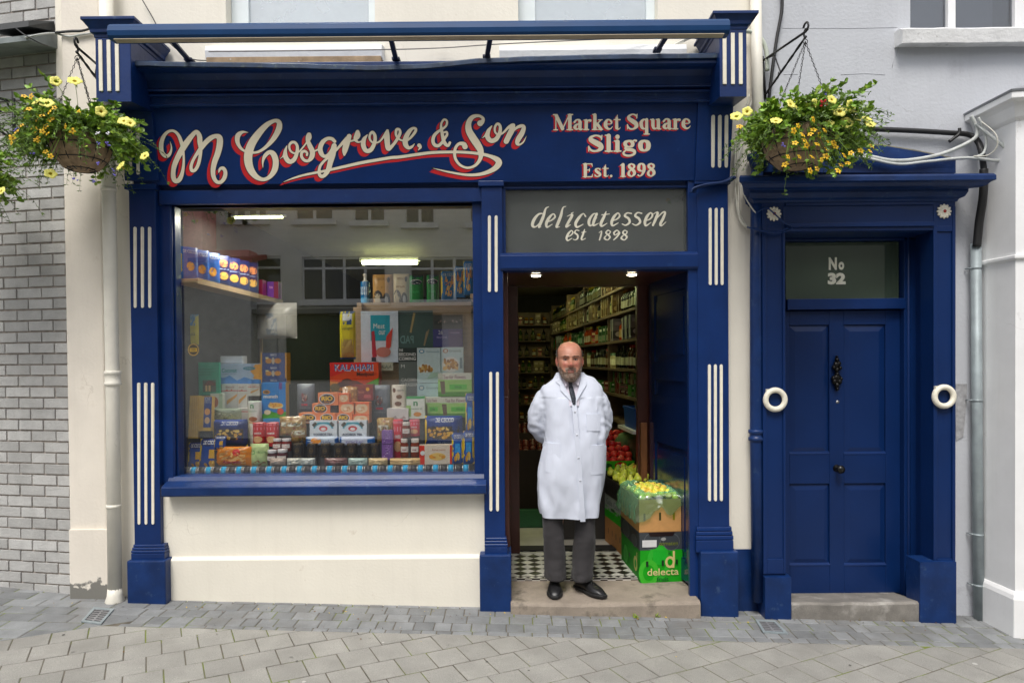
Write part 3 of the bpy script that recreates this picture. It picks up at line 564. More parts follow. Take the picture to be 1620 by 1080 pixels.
# address: serif letters drawn from thick and thin strokes (unit: cap height 1, y up)
def ser(x, y, w_=.22, t=.07): return ('L', [(x - w_, y, t), (x + w_, y, t)])
GL = {
 'M': (1.02, [('L', [(.13, .03, .06), (.13, .97, .06)]), ('L', [(.16, .9, .2), (.48, .1, .2)]), ('L', [(.48, .06, .07), (.84, .95, .07)]), ('L', [(.87, .08, .2), (.87, .92, .2)]), ser(.12, .03, .1), ser(.87, .03, .15), ser(.1, .97, .1), ser(.9, .97, .12)]),
 'S': (.66, [('S', [(.55, .70, .04), (.53, .86, .1), (.34, .955, .08), (.15, .85, .13), (.14, .70, .2), (.32, .54, .25), (.50, .38, .25), (.53, .2, .2), (.38, .06, .1), (.2, .06, .1), (.1, .18, .09), (.06, .34, .04)]), ('L', [(.56, .72, .05), (.57, .96, .05)]), ('L', [(.06, .04, .05), (.05, .32, .05)])]),
 'E': (.66, [('L', [(.18, .07, .21), (.18, .93, .21)]), ('L', [(.05, .03, .06), (.56, .03, .07)]), ('L', [(.05, .97, .06), (.55, .97, .07)]), ('L', [(.2, .52, .06), (.42, .52, .06)]), ('L', [(.56, .03, .08), (.61, .25, .03)]), ('L', [(.55, .97, .08), (.59, .77, .03)]), ('L', [(.42, .42, .05), (.42, .62, .05)])]),
 'a': (.56, [('S', [(.10, .5, .12), (.2, .63, .09), (.34, .63, .11), (.39, .5, .19), (.39, .3, .19), (.39, .1, .19), (.46, .04, .1), (.54, .07, .04)]), ('S', [(.38, .40, .06), (.2, .33, .12), (.12, .18, .18), (.2, .07, .12), (.33, .1, .06), (.38, .16, .04)])]),
 'r': (.46, [('L', [(.16, .08, .19), (.16, .58, .19)]), ser(.16, .03, .13), ('L', [(.04, .62, .06), (.16, .62, .08)]), ('S', [(.2, .46, .06), (.28, .6, .09), (.38, .59, .15)])]),
 'k': (.6, [('L', [(.16, .08, .19), (.16, .93, .19)]), ser(.16, .03, .13), ('L', [(.04, .96, .06), (.18, .97, .08)]), ('L', [(.22, .3, .06), (.46, .6, .07)]), ('L', [(.28, .38, .16), (.48, .06, .18)]), ser(.47, .03, .11, .06), ser(.45, .63, .1, .05)]),
 'e': (.53, [('S', [(.16, .36, .06), (.42, .38, .06), (.43, .52, .12), (.32, .63, .08), (.2, .6, .12), (.13, .42, .2), (.14, .22, .2), (.26, .07, .12), (.4, .08, .07), (.49, .2, .04)])]),
 't': (.4, [('L', [(.19, .12, .18), (.19, .72, .15)]), ('L', [(.19, .72, .1), (.23, .92, .03)]), ('L', [(.05, .63, .06), (.37, .63, .07)]), ('S', [(.19, .15, .17), (.24, .05, .1), (.34, .07, .05), (.38, .16, .03)])]),
 'q': (.6, [('S', [(.4, .55, .08), (.28, .63, .09), (.15, .5, .17), (.13, .32, .2), (.18, .12, .16), (.3, .05, .08), (.4, .14, .06)]), ('L', [(.42, -.22, .19), (.42, .62, .17)]), ser(.42, -.28, .14)]),
 'u': (.62, [('L', [(.15, .25, .19), (.15, .58, .19)]), ('S', [(.15, .25, .19), (.2, .08, .14), (.32, .07, .09), (.42, .18, .06)]), ('L', [(.44, .1, .19), (.44, .58, .19)]), ser(.1, .62, .07), ser(.4, .62, .07), ser(.5, .03, .07)]),
 'l': (.34, [('L', [(.17, .08, .2), (.17, .93, .2)]), ser(.17, .03, .13), ('L', [(.04, .96, .06), (.18, .97, .08)])]),
 'i': (.34, [('L', [(.17, .08, .2), (.17, .58, .2)]), ser(.17, .03, .13), ('L', [(.05, .62, .06), (.18, .62, .08)]), ('L', [(.17, .86, .2), (.17, .87, .2)])]),
 'g': (.6, [('S', [(.28, .63, .09), (.15, .55, .15), (.13, .43, .18), (.18, .31, .13), (.3, .27, .08), (.4, .34, .15), (.42, .47, .17), (.37, .58, .14), (.28, .63, .09)]), ('L', [(.4, .6, .06), (.5, .66, .08), (.55, .63, .1)]), ('S', [(.2, .28, .06), (.13, .2, .09), (.2, .12, .13), (.36, .1, .15), (.48, .02, .15), (.48, -.14, .11), (.3, -.24, .1), (.12, -.2, .1), (.06, -.08, .1), (.13, .04, .07), (.2, .12, .06)])]),
 'o': (.56, [('S', [(.27, .63, .09), (.15, .53, .18), (.12, .35, .22), (.15, .15, .18), (.27, .05, .09), (.4, .15, .18), (.43, .35, .22), (.4, .53, .18), (.27, .63, .09)])]),
 's': (.46, [('S', [(.36, .48, .04), (.33, .6, .07), (.22, .63, .08), (.12, .55, .13), (.16, .42, .18), (.3, .29, .19), (.37, .17, .15), (.28, .06, .09), (.15, .06, .08), (.07, .2, .04)]), ('L', [(.07, .04, .04), (.06, .2, .04)]), ('L', [(.37, .48, .04), (.37, .65, .04)])]),
 '.': (.3, [('L', [(.14, .07, .16), (.14, .075, .16)])]),
 '1': (.44, [('L', [(.22, .08, .22), (.22, .9, .2)]), ser(.22, .03, .14), ('L', [(.06, .84, .05), (.22, .95, .09)])]),
 '8': (.56, [('S', [(.27, .96, .08), (.14, .86, .15), (.14, .72, .17), (.27, .58, .18), (.4, .42, .2), (.43, .22, .18), (.27, .04, .09), (.11, .18, .17), (.14, .4, .13), (.27, .53, .1), (.4, .68, .13), (.41, .84, .14), (.27, .96, .08)])]),
 '9': (.56, [('S', [(.42, .7, .18), (.4, .52, .09), (.28, .42, .09), (.14, .52, .18), (.12, .7, .2), (.16, .88, .16), (.28, .96, .09), (.4, .86, .17), (.43, .64, .2), (.4, .38, .19), (.3, .14, .12), (.16, .05, .07), (.09, .12, .12)])]),
 ' ': (.3, [])}
def serif(s, x0, x1, ybase, cap, slope=0.0):
    tot = sum(GL[c][0] for c in s); k = (x1 - x0) / tot; x = x0; out = []
    for c in s:
        for kind, pts in GL[c][1]:
            q = [(x + a * k, ybase - b * cap - slope * (x + a * k - x0), ww * (k + cap) / 2 * 1.02) for a, b, ww in pts]
            out += (spline if kind == 'S' else lines)(q, .5)
        x += GL[c][0] * k
    return out
ad = serif("Market Square", 875.5, 1093, 206.5, 25.5, .008) + serif("Sligo", 929, 1031, 240.5, 27, .008) + serif("Est. 1898", 921, 1038, 280.5, 21.5, .008)
ads = [(x - 2.6 * k / 3, y + 2.2 * k / 3, w_) for k in range(1, 4) for x, y, w_ in ad]
INK = mat("sign_dark_outline", (0.0022, 0.006, 0.02), .45); RED = mat("sign_red_paint", (0.56, 0.014, 0.018), .45, var=.08, vscale=12); IVORY = mat("sign_cream_paint", (0.81, 0.73, 0.55), .5, var=.05, vscale=12)
mb = MB(); fill(mb, field(shade, .6), fas(.0008), 0); f0 = field(discs, .5); fill(mb, f0, fas(.0014), 1, iso=1.15); fill(mb, f0, fas(.002), 2)
mb.build("shop_name_lettering", [RED, INK, IVORY], fascia, recalc=False)
mb = MB(); fill(mb, field(ads, .5), fas(.0008), 0); f0 = field(ad, .35); fill(mb, f0, fas(.0014), 1, iso=.45); fill(mb, f0, fas(.002), 2)
mb.build("address_lettering", [RED, INK, IVORY], fascia, recalc=False)

# cornice between the consoles: lead edge, cove, bead and bands
cx0, cx1 = XY(210, -.12, 130), XY(1136, -.12, 130)
def cz(py, Y): return P(660, py, Y).z
prof = [(.05, cz(90, -.28)), (-.24, cz(93, -.28)), (-.285, cz(97, -.285)), (-.285, cz(104, -.285)), (-.26, cz(108, -.26)), (-.2, cz(113, -.2)), (-.165, cz(124, -.165)), (-.15, cz(137, -.15)), (-.165, cz(138, -.165)), (-.165, cz(141, -.165)), (-.13, cz(142.5, -.13)), (-.135, cz(145, -.135)), (-.15, cz(146, -.15)), (-.145, cz(149, -.145)), (-.122, cz(150.5, -.122)), (-.112, cz(161, -.112)), (-.135, cz(162, -.135)), (-.13, cz(165, -.13)), (-.09, cz(167.5, -.09)), (.05, cz(167.5, -.05))]
mb = MB(); mb.prism_x(prof, cx0, cx1); mb.build("cornice", BLUE2, sb, bevel=.003)
# sagging lead flashing along its edge
mb = MB(); rings = []
for k in range(40):
    u = k / 39; X = cx0 + (cx1 - cx0) * u; px = 210 + 926 * u
    pts_y = [(0, 96), (.3, 100), (.42, 104), (.5, 101), (.6, 92), (.75, 87), (1, 84)]
    for (a, ya), (b, yb) in zip(pts_y, pts_y[1:]):
        if a <= u <= b: yy = ya + (yb - ya) * (u - a) / (b - a); break
    zc = P(px, yy, -.29).z + rnd.uniform(-.002, .002)
    rings.append([Vector((X, .04, zc + .03)), Vector((X, -.29, zc)), Vector((X, -.305, zc - .012)), Vector((X, -.305, zc - .035)), Vector((X, -.292, zc - .037)), Vector((X, -.287, zc - .01)), Vector((X, .04, zc + .012))])
mb.loft(rings, 0, False); mb.build("lead_flashing", LEADB, sb)
# consoles
for (x0, x1, y0, y1, cap, fl, sgn) in ((151, 207, 60, 161, (136, 206, 26, 60), (160, 173, 186), -1), (1138.5, 1181.5, 47, 153, (1128, 1192, 17, 47), (1146, 1159, 1171.5), 1)):
    s = RC(x0, y0, x1, y1, -.35); mb = MB()
    mb.hull([(s[0], -.35, s[2]), (s[1], -.35, s[2]), (s[1], .05, s[2] + .05), (s[0], .05, s[2] + .05)], [(s[0], -.35, s[3]), (s[1], -.35, s[3]), (s[1], .05, s[3]), (s[0], .05, s[3])])
    o = mb.build("console", BLUE, sb, bevel=.005)
    m = MB()
    ys = (64, 145) if sgn < 0 else (53, 134)
    for x in fl:
        a, b = P(x, ys[0], -.35), P(x, ys[1], -.35); r = .0115
        m.box(min(a.x, b.x) - r + abs(a.x - b.x) / 2, min(a.x, b.x) + r + abs(a.x - b.x) / 2, -.358, -.349, b.z, a.z)
    m.build("console_flutes", CREAMP, o, bevel=.002)
    c = RC(*[cap[0], cap[2], cap[1], cap[3]], -.38); m = MB(); e = .055
    z0, z1 = s[3], c[3]
    def ring(d, z): return [Vector((s[0] - d, -.35 - d, z)), Vector((s[1] + d, -.35 - d, z)), Vector((s[1] + d, .04, z)), Vector((s[0] - d, .04, z))]
    m.loft([ring(.004, z0), ring(.006, z0 + .02), ring(.02, z0 + .025), ring(.022, z0 + .045), ring(.05, z0 + .085), ring(.056, z1 - .03), ring(.056, z1 - .012), ring(.02, z1 + .006)], 0, False)
    m.build("console_cap", BLUE2, o, bevel=.003)
    if sgn < 0: pass

# display window: frame, glass, sill
WF = mb = MB()
top = P(500, 299, .02).z; g = RC(286, 324, 750, 748, .135); o_ = RC(256, 300, 766, 770, .03)
mb.box(o_[0], o_[1], .02, .14, P(500, 321, .02).z, top)                                            # head
mb.box(o_[0], o_[1], .05, .16, g[3] - .002, P(500, 321, .02).z)
mb.box(o_[0] - .03, XY(271, .04), .045, .16, g[2] - .05, P(500, 321, .02).z - .001); mb.box(XY(271, .04), g[0], .075, .16, g[2] - .05, g[3] - .003)
mb.tube([(XY(272, .05), .06, g[2] - .04), (XY(272, .05), .06, g[3])], .011, 10)
mb.box(g[1], o_[1] + .02, .06, .16, g[2] - .05, g[3] - .003)
mb.box(g[0], g[1], .10, .16, g[2] - .05, g[2])
wf = mb.build("window_frame", BLUE, sb, bevel=.004)
SHOPGL = pane("shop_window_glass", (0.99, 0.99, 0.985), 2.6)
mb = MB(); mb.box(g[0] - .01, g[1] + .01, .132, .138, g[2] - .01, g[3] + .01); mb.build("glass", SHOPGL, wf)
s0, s1 = XY(256, -.05, 770), XY(769, -.05, 770); zt_, zm_, zb_ = P(500, 749, .09).z, P(500, 768, -.06).z, P(500, 784, -.06).z
mb = MB(); mb.prism_x([(.12, zb_), (-.05, zb_), (-.06, zb_ + .008), (-.06, zm_ - .006), (-.05, zm_), (.0, zm_ + .02), (.03, zm_ + .022), (.05, zt_ - .004), (.12, zt_)], s0, s1); mb.build("window_sill", BLUE2, wf, bevel=.003)
# transom light over the shop door
t = RC(800, 299, 1087, 399, .06); mb = MB()
to = RC(796, 296, 1101, 428, .03)
mb.box(to[0], to[1], .035, .10, t[3], zcap + .01); mb.box(t[1], to[1] + .06, .02, .12, to[2], t[3])
mb.box(to[0] - .02, t[0], .03, .10, to[2], t[3]); mb.box(XY(1090, .0), XY(1106, .0), .008, .05, -.05, t[3] + .06)
mb.prism_x([(.12, to[2]), (-.005, to[2]), (-.02, to[2] + .015), (-.02, t[2] - .03), (.0, t[2] - .012), (.05, t[2]), (.12, t[2])], to[0] - .02, to[1])
tf = mb.build("transom_frame", BLUE, sb, bevel=.003)
mb = MB(); mb.box(t[0], t[1], .07, .076, t[2], t[3]); mb.build("transom_glass", pane("transom_glass", (.5, .52, .52), 1.7, tone_film=.5, dcol=(.155, .165, .155)), tf)  # street reflections put into the grey colour of the pane's film
mb = MB(); bz = RC(800, 299, 1087, 337, .1); mb.box(t[0], t[1], .1, .11, bz[2], t[3]); mb.build("transom_backing", mat("dusty_board", (.13, .12, .095), .9, var=.15, stain=(.2, .16, .10), stain_lo=.6), tf)
mb = MB(); mb.box(t[0], t[1], .2, .21, t[2], bz[2]); mb.build("transom_board", mat("dark_dusty_board", (.055, .06, .058), .9, var=.15), tf)
def zd(l): return [(830 + x / 6.75, 320 + y / 6.75, max(w_ / 6.75 * .84, 1.0)) for x, y, w_ in l]
DL = [[(210, 120, 8), (150, 128, 24), (98, 190, 38), (84, 250, 34), (125, 258, 16), (195, 175, 12)], [(258, 48, 8), (225, 70, 22), (200, 150, 36), (165, 235, 36), (150, 270, 16), (175, 262, 8)],
      [(232, 215, 8), (290, 190, 18), (325, 155, 22), (305, 125, 16), (262, 165, 34), (232, 225, 36), (240, 265, 22), (295, 235, 7)], [(440, 44, 8), (408, 62, 18), (385, 150, 36), (345, 250, 36), (345, 268, 14), (375, 262, 8)],
      [(455, 150, 7), (490, 135, 14), (508, 140, 30), (470, 210, 34), (445, 262, 28), (490, 240, 7)], [(500, 118, 14), (520, 108, 8)],
      [(650, 150, 20), (625, 122, 14), (580, 165, 34), (545, 225, 36), (560, 265, 24), (625, 235, 7)],
      [(770, 120, 10), (730, 130, 20), (690, 190, 36), (690, 240, 30), (715, 245, 14), (770, 165, 10)], [(770, 125, 30), (740, 200, 36), (735, 248, 24), (790, 225, 7)],
      [(870, 100, 10), (850, 150, 32), (815, 225, 36), (825, 255, 22), (880, 225, 7)], [(825, 135, 14), (905, 125, 10)],
      [(932, 200, 8), (985, 180, 18), (1015, 145, 22), (995, 115, 16), (955, 155, 34), (930, 210, 36), (940, 250, 22), (1000, 220, 7)],
      [(1140, 120, 16), (1095, 115, 18), (1070, 145, 28), (1110, 175, 30), (1120, 215, 28), (1080, 245, 18), (1042, 232, 12)],
      [(1250, 118, 16), (1205, 112, 18), (1180, 145, 28), (1220, 175, 30), (1232, 215, 28), (1190, 245, 18), (1150, 230, 12)],
      [(1290, 200, 8), (1340, 178, 18), (1365, 140, 22), (1345, 112, 16), (1308, 150, 34), (1285, 210, 36), (1295, 250, 22), (1350, 215, 7)],
      [(1375, 125, 8), (1408, 108, 16), (1420, 120, 32), (1395, 190, 34), (1370, 245, 26)], [(1395, 190, 8), (1470, 112, 18), (1500, 112, 26), (1480, 170, 34), (1450, 230, 34), (1462, 250, 18), (1510, 210, 7)],
      [(450, 372, 7), (490, 355, 14), (515, 325, 18), (500, 302, 12), (470, 330, 26), (448, 378, 28), (460, 408, 18), (505, 385, 6)], [(580, 302, 12), (550, 298, 12), (535, 325, 20), (565, 350, 22), (565, 385, 20), (540, 402, 12), (518, 395, 9)],
      [(640, 290, 10), (625, 340, 24), (608, 385, 24), (615, 402, 14), (650, 385, 6)], [(610, 322, 10), (655, 316, 8)],
      [(795, 325, 8), (822, 308, 12), (815, 350, 22), (800, 402, 18)],
      [(915, 312, 12), (890, 300, 14), (868, 325, 20), (892, 348, 22), (912, 372, 22), (885, 402, 14), (852, 385, 22), (872, 355, 12), (905, 335, 14), (918, 312, 12)],
      [(1010, 318, 18), (985, 300, 14), (955, 325, 24), (965, 350, 14), (1005, 325, 14), (1012, 330, 22), (985, 370, 20), (950, 402, 12)],
      [(1092, 312, 12), (1068, 300, 14), (1048, 325, 20), (1072, 348, 22), (1092, 372, 22), (1065, 402, 14), (1032, 385, 22), (1052, 355, 12), (1085, 335, 14), (1096, 312, 12)]]
mb = MB(); fill(mb, field([d for s in DL for d in spline(zd(s), .4)], .3), lambda px, py: P(px, py, .0685)); mb.build("transom_lettering", mat("transom_lettering_paint", (.72, .68, .55), .6), tf, recalc=False)

# step and lobby
zst = P(950, 950, -.07).z; zpav = gz(.7, -.1)
sx0, sx1 = XY(808, -.08, 960), XY(1107, -.08, 960)
mb = MB(); rr = []
for k in range(25):
    u = k / 24; X = sx0 + (sx1 - sx0) * u; wear = -.010 * math.sin(math.pi * u) ** 2 + rnd.uniform(-.0015, .0015); fy = -.10 + .012 * math.cos(u * 9) * .3
    rr.append([Vector((X, .55, zpav - .1)), Vector((X, fy, zpav - .1)), Vector((X, fy, zst - .02 + wear)), Vector((X, fy + .008, zst - .006 + wear)), Vector((X, fy + .03, zst + wear)), Vector((X, .3, zst + wear * .5)), Vector((X, .55, zst))])
mb.loft(rr, 0, False); mb.build("step", STONE, sb, bevel=.002)
FZ = zst + .012
TY0, TY1 = .36, 1.08
tile = bpy.data.materials.new("chequered_tiles"); tile.use_nodes = True; N = tile.node_tree.nodes; L = tile.node_tree.links; b = N["Principled BSDF"]
tc = N.new("ShaderNodeTexCoord"); mp = N.new("ShaderNodeMapping"); mp.inputs["Rotation"].default_value = (0, 0, R(45)); L.new(tc.outputs["Object"], mp.inputs[0])
ck = N.new("ShaderNodeTexChecker"); ck.inputs["Scale"].default_value = 1 / .078; ck.inputs[1].default_value = (.62, .60, .55, 1); ck.inputs[2].default_value = (.018, .013, .012, 1); L.new(mp.outputs[0], ck.inputs[0])
n1 = N.new("ShaderNodeTexNoise"); n1.inputs["Scale"].default_value = 9; L.new(tc.outputs["Object"], n1.inputs["Vector"]); mr = N.new("ShaderNodeMapRange"); mr.inputs[3].default_value = .7; mr.inputs[4].default_value = 1.1; L.new(n1.outputs[0], mr.inputs[0])
vm = N.new("ShaderNodeVectorMath"); vm.operation = 'SCALE'; L.new(ck.outputs[0], vm.inputs[0]); L.new(mr.outputs[0], vm.inputs["Scale"]); L.new(vm.outputs[0], b.inputs["Base Color"]); b.inputs["Roughness"].default_value = .35
lx0, lx1 = XY(803, .1), 1.32
mb = MB(); mb.box(lx0 - .02, lx1, TY0, TY1, FZ - .05, FZ)
tw, tk = mat("white_border_tile", (.60, .58, .53), .4, var=.12), mat("black_border_tile", (.016, .012, .012), .4)
x = lx0
mb.box(lx0, lx1, TY0 + .0, TY0 + .012, FZ, FZ + .003, 2); mb.box(lx0, lx1, TY0 + .012, TY0 + .045, FZ, FZ + .003, 1)
k = 0
while x < lx1:      # little black triangles along the border
    mb.add([(x, TY0 + .045, FZ + .0035), (x + .05, TY0 + .045, FZ + .0035), (x + .025, TY0 + .015, FZ + .0035)], [(0, 1, 2)], 2); x += .055
mb.box(lx0, lx1, TY0 + .047, TY0 + .055, FZ, FZ + .0032, 2); mb.box(lx0, lx1, TY1 - .03, TY1 - .02, FZ, FZ + .003, 2); mb.box(lx0, lx1, TY1 - .06, TY1 - .032, FZ, FZ + .003, 1)
mb.build("tiled_lobby_floor", [tile, tw, tk], sb)
zl_c = P(950, 428, .1).z
mb = MB(); mb.box(lx0 - .05, 1.36, .09, 1.02, zl_c, zl_c + .03); lc = mb.build("lobby_ceiling", BROWN, sb)
for px in (848, 1000):
    c = P(px, 434, .29); d = MB(); d.lathe([(.046, zl_c - .006), (.046, zl_c - .001), (.03, zl_c - .001)], (c.x, .3, 0), 20, 0); d.lathe([(.034, zl_c - .0065), (.03, zl_c - .012), (.001, zl_c - .013)], (c.x, .3, 0), 20, 1)
    d.build("downlight", [mat("downlight_rim", (.7, .7, .68), .3), emit("downlight_bulb", (1, .85, .6), 22)], lc)
# brown inner frame, glazed left side, blue right side
mb = MB(); y0, y1 = 1.02, 1.10; fx0, fx1 = XY(803, 1.02), XY(820, 1.02); gx0, gx1 = XY(1008, 1.02), XY(1026, 1.02)
mb.box(fx0, fx1, y0, y1, FZ - .02, zl_c); mb.box(gx0, gx1, y0, y1, FZ - .02, zl_c); mb.box(fx1, gx0, y0 + .003, y1, P(900, 453, 1.02).z, zl_c)
mb.box(lx0 - .03, lx0 + .004, .14, 1.02, FZ, P(800, 622, .6).z); mb.box(lx0 - .03, lx0 + .006, .14, .2, P(800, 622, .6).z, zl_c); mb.box(lx0 - .02, lx0 + .008, .15, 1.0, P(800, 628, .6).z, P(800, 618, .6).z)
mb.box(gx1, 1.36, y0 + .02, y1, FZ - .02, zl_c)
inf = mb.build("inner_door_frame", BROWN, sb, bevel=.004)
mb = MB(); mb.box(lx0 - .018, lx0 - .012, .2, 1.02, P(800, 622, .6).z, zl_c); mb.build("side_light", pane("side_light_glass", (.6, .6, .58), 1.6), inf)
mb = MB(); mb.box(XY(1012, 1.0), XY(1022, 1.0), .97, 1.02, FZ, P(1015, 668, 1.0).z); mb.build("door_edge", mat("varnished_oak", (.20, .075, .025), .45, var=.2, stretch=(8, 8, 1)), inf, bevel=.003)
mb = MB(); mb.box(1.315, 1.37, .06, 1.02, FZ - .02, zl_c); mb.build("lobby_side_wall", BLUED, sb)
# blue panelled door leaf, folded back into the lobby
dl = MB(); H0 = Vector((1.285, .13, 0)); H1 = Vector((1.155, .93, 0)); du = (H1 - H0).normalized(); dn = Vector((-du.y, du.x, 0)); dn = dn if dn.x < 0 else -dn; LW = (H1 - H0).length
zd0, zd1 = FZ + .01, P(1060, 432, .4).z
def dp(u, z, o): return H0 + du * u + dn * o + Vector((0, 0, z))
def dbox(u0, u1, z0, z1, o0, o1): dl.hull([dp(u0, z0, o0), dp(u1, z0, o0), dp(u1, z1, o0), dp(u0, z1, o0)], [dp(u0, z0, o1), dp(u1, z0, o1), dp(u1, z1, o1), dp(u0, z1, o1)])
def Zd(py, px=1050): return P(px, py, .5).z
dbox(0, LW, zd0, zd1, 0, .03)
ra = [zd0, Zd(870), Zd(705), Zd(602), Zd(572), Zd(462), zd1]
for u0, u1 in ((0, .11), (LW - .11, LW)): dbox(u0, u1, zd0, zd1, .03, .044)
for a, b_ in ((ra[0], ra[1]), (ra[2], ra[3] - .12), (ra[3] + .0, ra[4]), (ra[5], ra[6])): dbox(.11, LW - .11, a, b_, .0302, .0438)
for a, b_ in ((ra[1], ra[2]), (ra[3] - .12 + .12, ra[3]), (ra[4], ra[5])):
    if b_ - a > .1: dbox(.15, LW - .15, a + .05, b_ - .05, .03, .038)
dl.build("door_leaf", mat("blue_door_gloss", (0.0036, 0.016, 0.075), 0.16, var=0.1, bump=.08, coat=.6), sb, bevel=.003)

# ================================================================== HOUSE DOORWAY (No 32)
hd = thing("house_doorway", "dark blue panelled house door with rosettes and rings on its pilasters", "doorway", (2.25, 0, 0))
DY = -.05
cz2 = lambda py, Y: P(1360, py, Y).z
hx0, hx1 = XY(1194, DY), XY(1513, DY)
mb = MB()
prof = [(.1, cz2(270, -.2)), (-.2, cz2(276, -.2)), (-.21, cz2(279, -.21)), (-.21, cz2(286, -.21)), (-.19, cz2(289, -.19)), (-.17, cz2(295, -.17)), (-.135, cz2(298.5, -.135)), (-.10, cz2(300, -.1)), (-.10, cz2(304, -.1)), (-.085, cz2(312, -.085)), (-.06, cz2(316, -.06)), (DY - .004, cz2(320, DY)), (.1, cz2(320, DY))]
# mitred ends: each profile point runs out sideways as far as it stands forward
n = len(prof); L0 = [(hx0 + (DY - min(y, DY)) * -1.0 * .95, y, z) for y, z in prof]; L1 = [(hx1 + (DY - min(y, DY)) * .95, y, z) for y, z in prof]
mb.hull([Vector(q) for q in L0], [Vector(q) for q in L1]); mb.build("door_cornice", BLUE2, hd, bevel=.002)
mb = MB(); q = [(1205, 272), (1205, 255), (1260, 232), (1330, 226), (1400, 231), (1460, 241), (1512, 252), (1512, 274)]
pts = [P(x, y, -.02) for x, y in q]; mb.hull(pts, [p + Vector((0, .1, 0)) for p in pts]); mb.build("pediment", BLUE2, hd, bevel=.003)
mb = MB(); e = [P(x, y - 1, -.03) for x, y in q[1:-1]]; mb.tube([p + Vector((0, .03, .004)) for p in e], .012, 8); mb.build("pediment_capping", mat("mossy_lead", (.16, .15, .11), .9, var=.4, vscale=20, bump=.8, stain=(.35, .33, .28)), hd)
fr = RC(1246, 326, 1477, 351, DY)
zc0, zc1 = cz2(319, DY), cz2(365, DY)
mb = MB()
pa = RC(1207, 360, 1243, 900, DY); pb = RC(1477, 360, 1512, 885, DY)
mb.box(pa[0], pb[1], DY + .004, .07, zc1, zc0 + .01)                     # frieze board
mb.box(pa[1] + .0, pb[0], DY - .012, DY + .002, cz2(359, DY), cz2(352, DY)); mb.box(pa[1], pb[0], DY - .008, DY + .002, cz2(325, DY), cz2(320, DY))
mb.build("frieze", BLUED, hd, bevel=.003)
RX = []
for p_, plq, inner, ro, ri in ((pa, (1210, 1252, 910, 979), (1213, 1239), (1225, 338, 12), (1226.5, 632, 15.2)), (pb, (1455, 1513, 886, 986), (1483, 1507), (1494.5, 334, 12), (1493.5, 627, 15))):
    mb = MB(); mb.box(p_[0], p_[1], DY + .012, .1, -.1, zc1)
    i0, i1 = XY(inner[0], DY, 600), XY(inner[1], DY, 600); zt_, zb_ = P(inner[0], 366, DY).z, P(inner[0], 884, DY).z
    for a, b_ in ((p_[0], i0), (i1, p_[1])): mb.box(a, b_, DY, DY + .02, zb_ - .1, zc1 + .16)
    mb.box(i0, i1, DY + .001, DY + .02, zb_ - .1, zb_); mb.box(i0, i1, DY + .001, DY + .02, zt_, zt_ + .035); mb.box(i0, i1, DY + .001, DY + .02, zc0 - .015, zc0 + .005)
    o = mb.build("door_pilaster", BLUED, hd, bevel=.003)
    m = MB(); pq = RC(plq[0], plq[2], plq[1], plq[3], DY - .03); m.hull([(pq[0], DY - .035, pq[2] - .1), (pq[1], DY - .035, pq[2] - .1), (pq[1], .08, pq[2] - .1), (pq[0], .08, pq[2] - .1)], [(pq[0], DY - .035, pq[3] - .01), (pq[1], DY - .035, pq[3] - .01), (pq[1], .08, pq[3] - .01), (pq[0], .08, pq[3] - .01)])
    m.build("pilaster_plinth", BLUE2, o, bevel=.006)
    c = P(ro[0], ro[1], DY - .008); r = ro[2] / F_PX * 4.5; m = MB()
    for k in range(12):
        t = 2 * math.pi * k / 12; d = Vector((math.cos(t), 0, math.sin(t))); m.ball(c + d * r * .66 + Vector((0, .006, 0)), (r * .36, .009, r * .2), 8, 5, 0, Matrix.Rotation(-t, 3, 'Y'))
    m.ball(c + Vector((0, .006, 0)), (r * .55, .010, r * .55), 14, 6, 0); m.ball(c, (r * .23, .012, r * .23), 12, 6, 1)
    m.build("rosette", [CREAMP, mat("rosette_red", (.35, .03, .02), .5)], hd)
    c = P(ri[0], ri[1], DY - .012); m = MB(); m.torus(c, ri[2] / F_PX * 4.53, .0185); m.box(c.x - .06, c.x - .03, DY - .018, DY + .002, c.z + .035, c.z + .07)
    m.build("ring", CREAMP, hd)
# reveal and jambs
jY = .22
jx1 = XY(1428, jY, 650); jx0 = XY(1243.5, DY, 650) + .0
mb = MB(); rz = P(1350, 366, DY).z
mb.box(jx1, jx1 + .09, jY - .02, jY + .12, -.1, rz); mb.tube([(jx1 + .03, jY - .02, 0), (jx1 + .03, jY - .02, rz)], .013, 8); mb.box(jx1 + .09, pb[0] + .03, DY + .03, jY + .1, -.1, rz)
mb.box(jx0 - .1, jx0 + .004, DY + .03, jY + .1, -.1, rz); mb.box(jx0, jx1 + .09, jY - .02, jY + .12, P(1340, 381, jY).z, rz); mb.box(jx0, pb[0], DY + .03, jY + .1, rz, rz + .04)
mb.box(jx0 - .2, pb[1] + .05, .55, .6, -.1, rz + .3); mb.box(jx0 - .1, pb[1], jY + .1, .56, rz + .02, rz + .3)
